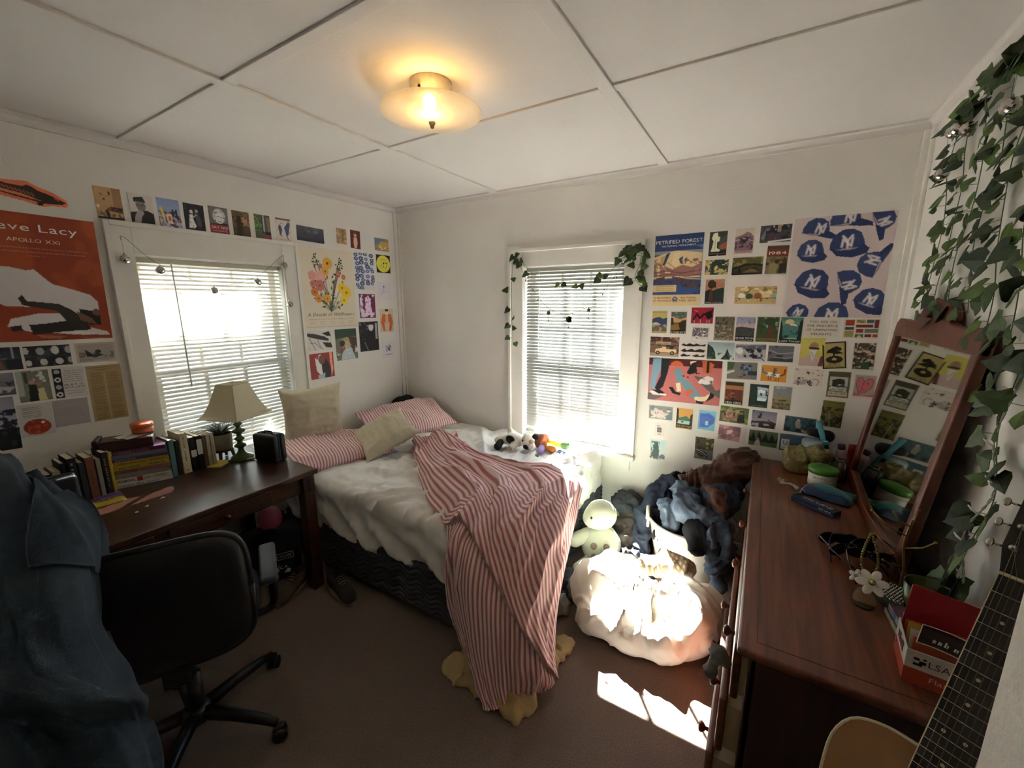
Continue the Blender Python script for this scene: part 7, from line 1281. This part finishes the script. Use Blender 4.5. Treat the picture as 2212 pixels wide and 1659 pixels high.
for i, (y, z0, z1, n, lab) in enumerate((
 (-.46, 2.24, 1.56, 24, 'ivy strand nearest the room corner'), (-.585, 2.27, 1.54, 24, 'ivy strand second from the room corner'), (-.72, 2.25, 1.55, 22, 'ivy strand third from the room corner'),
 (-.86, 2.26, 1.58, 22, 'ivy strand fourth from the room corner, above the mirror crest'), (-1.0, 2.28, 1.50, 24, 'ivy strand fifth from the room corner'), (-1.14, 2.26, 1.36, 26, 'broad leaved ivy strand just right of the mirror'))):
    rd = random.Random(i+40); vine('ivy_vine', lab, [(wx, y+rd.uniform(-.02, .02)+.03*math.sin(k*1.3+i), z0+(z1-z0)*k/6) for k in range(7)], n, .028, NW, GI, seed=i+3, size=(.8, 1.2) if i < 4 else (1.0, 1.5))
vine('ivy_vine', 'bushy ivy strand draped along the top of the right wall', [(wx, -.50, 2.29), (wx-.01, -.66, 2.27), (wx, -.82, 2.31), (wx-.01, -1.0, 2.29), (wx, -1.18, 2.33), (wx, -1.36, 2.30)], 44, .045, NW, GI, seed=21, size=(1.0, 1.6))
vine('ivy_vine', 'ivy strand hanging in the shade beside the mirror', [(wx, -1.30, 1.52), (wx-.01, -1.27, 1.30), (wx, -1.30, 1.12), (wx-.01, -1.27, .98), (wx-.02, -1.25, .84), (wx-.02, -1.26, .77)], 30, .03, NW, GI, seed=25, size=(.9, 1.5))
vine('ivy_vine', 'ivy strand with large leaves at the right edge', [(wx, -1.42, 2.2), (wx-.01, -1.38, 1.9), (wx, -1.40, 1.6), (wx-.01, -1.36, 1.35)], 22, .04, NW, GI, seed=27, size=(1.1, 1.7))
def fairy():
    path = crom([(wx-.012, -1.36, 1.50), (wx-.02, -1.29, 1.28), (wx-.014, -1.33, 1.14), (wx-.025, -1.26, .99), (wx-.02, -1.30, .86), (wx-.02, -1.275, .74)], 90); t = thing('string_lights', 'white wired fairy lights hanging beside the mirror', 'string lights', tuple(path[0])); mw = M('pale_wire', 'a5ad98', .5); mb = M('clear_bulb', 'd5d8d0', .2)
    for ph in (0, math.pi): obj('wire', tube([tuple(p-path[0]+np.array([0, .0022*math.cos(i*1.1+ph), .0022*math.sin(i*1.1+ph)*0])+np.array([.0018*math.sin(i*1.1+ph), 0, 0])) for i, p in enumerate(path)], .0015, 5), mw, t, True)
    for k in range(9, 90, 12):
        p = path[k]-path[0]; s = 1 if k % 24 else -1; obj('bulb', tube([tuple(p), tuple(p+np.array([-.008, s*.014, .006])), tuple(p+np.array([-.012, s*.026, .012]))], [.002, .0032, .0015], 8), mb, t, True)
fairy()
# disco balls
m_disco = M('mirror_facets', 'c9c6c0', .12, 1)
v, f = ell(.023, .023, .023, (0, 0, 0), 18, 10); dme = bpy.data.meshes.new('disco_ball'); dme.from_pydata(v, [], f); dme.update(); dme.materials.append(m_disco)
def garland(label, cord, balls, normal, cat='garland', r=1):
    P = crom(cord, 60); t = thing('disco_garland', label, cat, tuple(P[0]), group='disco ball garlands'); mc = M('fine_cord', '6d675c', .7); obj('cord', tube([tuple(p-P[0]) for p in P], .0013, 5), mc, t)
    for (x, y, z), drop in balls:
        c = np.array([x, y, z])-P[0]; b = link('disco_ball', dme, t, tuple(c), (random.random(), random.random(), random.random())); obj('cap', cyl(.004, 0, .006, 8), M('cap_silver', '9a968e', .3, 1), t, loc=(c[0], c[1], c[2]+.022)); obj('hanger', tube([(c[0], c[1], c[2]+.026), (c[0], c[1], c[2]+.026+drop)], .0006, 4), mc, t)
nx_ = .034
garland('string of tiny disco balls across the desk window', [(nx_, -1.945, 1.94), (nx_, -1.93, 1.955), (nx_, -1.80, 1.83), (nx_, -1.554, 1.728), (nx_, -1.30, 1.785), (nx_, -1.115, 1.93), (nx_, -1.098, 1.90), (nx_, -1.095, 1.65)], [((nx_+.01, -1.945, 1.846), .09), ((nx_+.01, -1.803, 1.796), .02), ((nx_+.01, -1.554, 1.694), .02), ((nx_+.01, -1.293, 1.753), .02), ((nx_+.01, -1.105, 1.874), .02), ((nx_+.01, -1.095, 1.612), .02)], (1, 0, 0))
garland('string of mirror balls tangled in the ivy on the right wall', [(3.455, -.49, 2.31), (3.45, -.60, 2.28), (3.45, -.72, 2.27), (3.45, -.90, 2.29), (3.45, -1.05, 2.24)], [((3.435, -.515, 2.235), .05), ((3.430, -.585, 2.225), .05), ((3.435, -.67, 2.195), .06), ((3.435, -.47, 2.10), .16), ((3.43, -.995, 2.15), .09)], (-1, 0, 0))
# window ivy and brass charm garland on the bed window
yw = -.036
vine('ivy_garland', 'sparse ivy garland swagged across the bed window', [(1.235, yw, 1.30), (1.225, yw, 1.55), (1.228, yw, 1.80), (1.245, yw, 1.95), (1.30, yw, 1.93), (1.42, yw, 1.82), (1.58, yw, 1.755), (1.74, yw, 1.735), (1.90, yw, 1.765), (2.03, yw, 1.85), (2.11, yw, 1.945)], 46, .022, (0, -1, 0), None, (.75, 1.05), 33, keep=((0, .12), (.17, .24), (.30, .50), (.60, .66), (.72, .76), (.82, .86), (.93, 1)))
vine('ivy_garland', 'thick ivy cluster dangling at the right end of the window swag', [(2.11, yw, 1.955), (2.15, yw, 1.97), (2.19, yw, 1.93), (2.185, yw, 1.85), (2.16, yw, 1.78), (2.20, yw, 1.72)], 26, .03, (0, -1, 0), None, (.8, 1.15), 37)
def charms():
    P = crom([(1.285, -.044, 1.945), (1.33, -.044, 1.84), (1.44, -.044, 1.68), (1.55, -.044, 1.575), (1.69, -.044, 1.535), (1.83, -.044, 1.58), (1.94, -.044, 1.68), (2.04, -.044, 1.80), (2.10, -.044, 1.93)], 90); t = thing('charm_garland', 'thin brass garland with sun, moon and star charms on the bed window', 'garland', tuple(P[0])); mb = M('aged_brass', '6d6238', .35, .9)
    L0 = P[0]; obj('chain', tube([tuple(p-L0) for p in P], .0014, 5), mb, t)
    for k in range(6, 88, 7): obj('bead', ell(.0055, .0055, .0055, tuple(P[k]-L0), 10, 7), mb, t, True)
    def flatc(nm, pts, k, dz):
        c = P[k]-L0; v, f = prism(pts, -.0012, .0012); o = obj(nm, ([(p[0], p[2], p[1]) for p in v], f), mb, t, loc=(c[0], c[1], c[2]-dz)); obj('link', tube([(c[0], c[1], c[2]), (c[0], c[1], c[2]-dz+.015)], .001, 4), mb, t); obj('link', tube([(c[0], c[1], c[2]-dz-.018), (c[0], c[1], c[2]-dz-.05)], .001, 4), mb, t); obj('tassel', TR(lathe([(.001, .016), (.004, .008), (.007, 0), (.001, -.002)], 10), (c[0], c[1], c[2]-dz-.062)), mb, t)
    flatc('sun_charm', [((.018 if i % 2 else .013)*math.cos(i*math.pi/10), (.018 if i % 2 else .013)*math.sin(i*math.pi/10)) for i in range(20)], 33, .034)
    A = np.linspace(R(60), R(300), 22); flatc('moon_charm', [(.024*math.cos(a), .024*math.sin(a)) for a in A]+[(.010+.021*math.cos(a)*.9, .020*math.sin(a)) for a in A[::-1]], 46, .038)
    flatc('star_charm', [((.021 if i % 2 == 0 else .009)*math.cos(i*math.pi/5+math.pi/2), (.021 if i % 2 == 0 else .009)*math.sin(i*math.pi/5+math.pi/2)) for i in range(10)], 58, .032)
    for k in (14, 24, 68, 78): c = P[k]-L0; obj('bell_charm', TR(lathe([(.001, .018), (.003, .012), (.006, .004), (.007, 0), (.001, 0)], 10), (c[0], c[1], c[2]-.03)), mb, t, True)
charms()
# clear strap and latch bits at the bed window
tag(obj('plastic_strap', tube(crom([(1.50, -.026, .70), (1.46, -.035, .655), (1.42, -.05, .60), (1.40, -.052, .562)], 20), [.006]*20, 8), M('clear_film2', 'd5d2ca', .2, alpha=.6), None, True), 'clear plastic strap hanging over the bed window sill', 'strap')
for n_, c_ in (('hook_mark', (1.285, -.034, 1.965)), ('hook_mark', (2.125, -.034, 1.99))): tag(obj('wall_hook', TR(lathe([(.001, 0), (.009, 0), (.009, .004), (.003, .006), (.003, .014), (.001, .015)], 12), (c_[0], -.017, c_[2]), (R(90), 0, 0)), M('clear_hook', 'cfcac0', .3), None, True), 'small clear hook at the %s of the bed window head' % ('left' if c_[0] < 1.7 else 'right'), 'hook', 'clear hooks over the bed window')
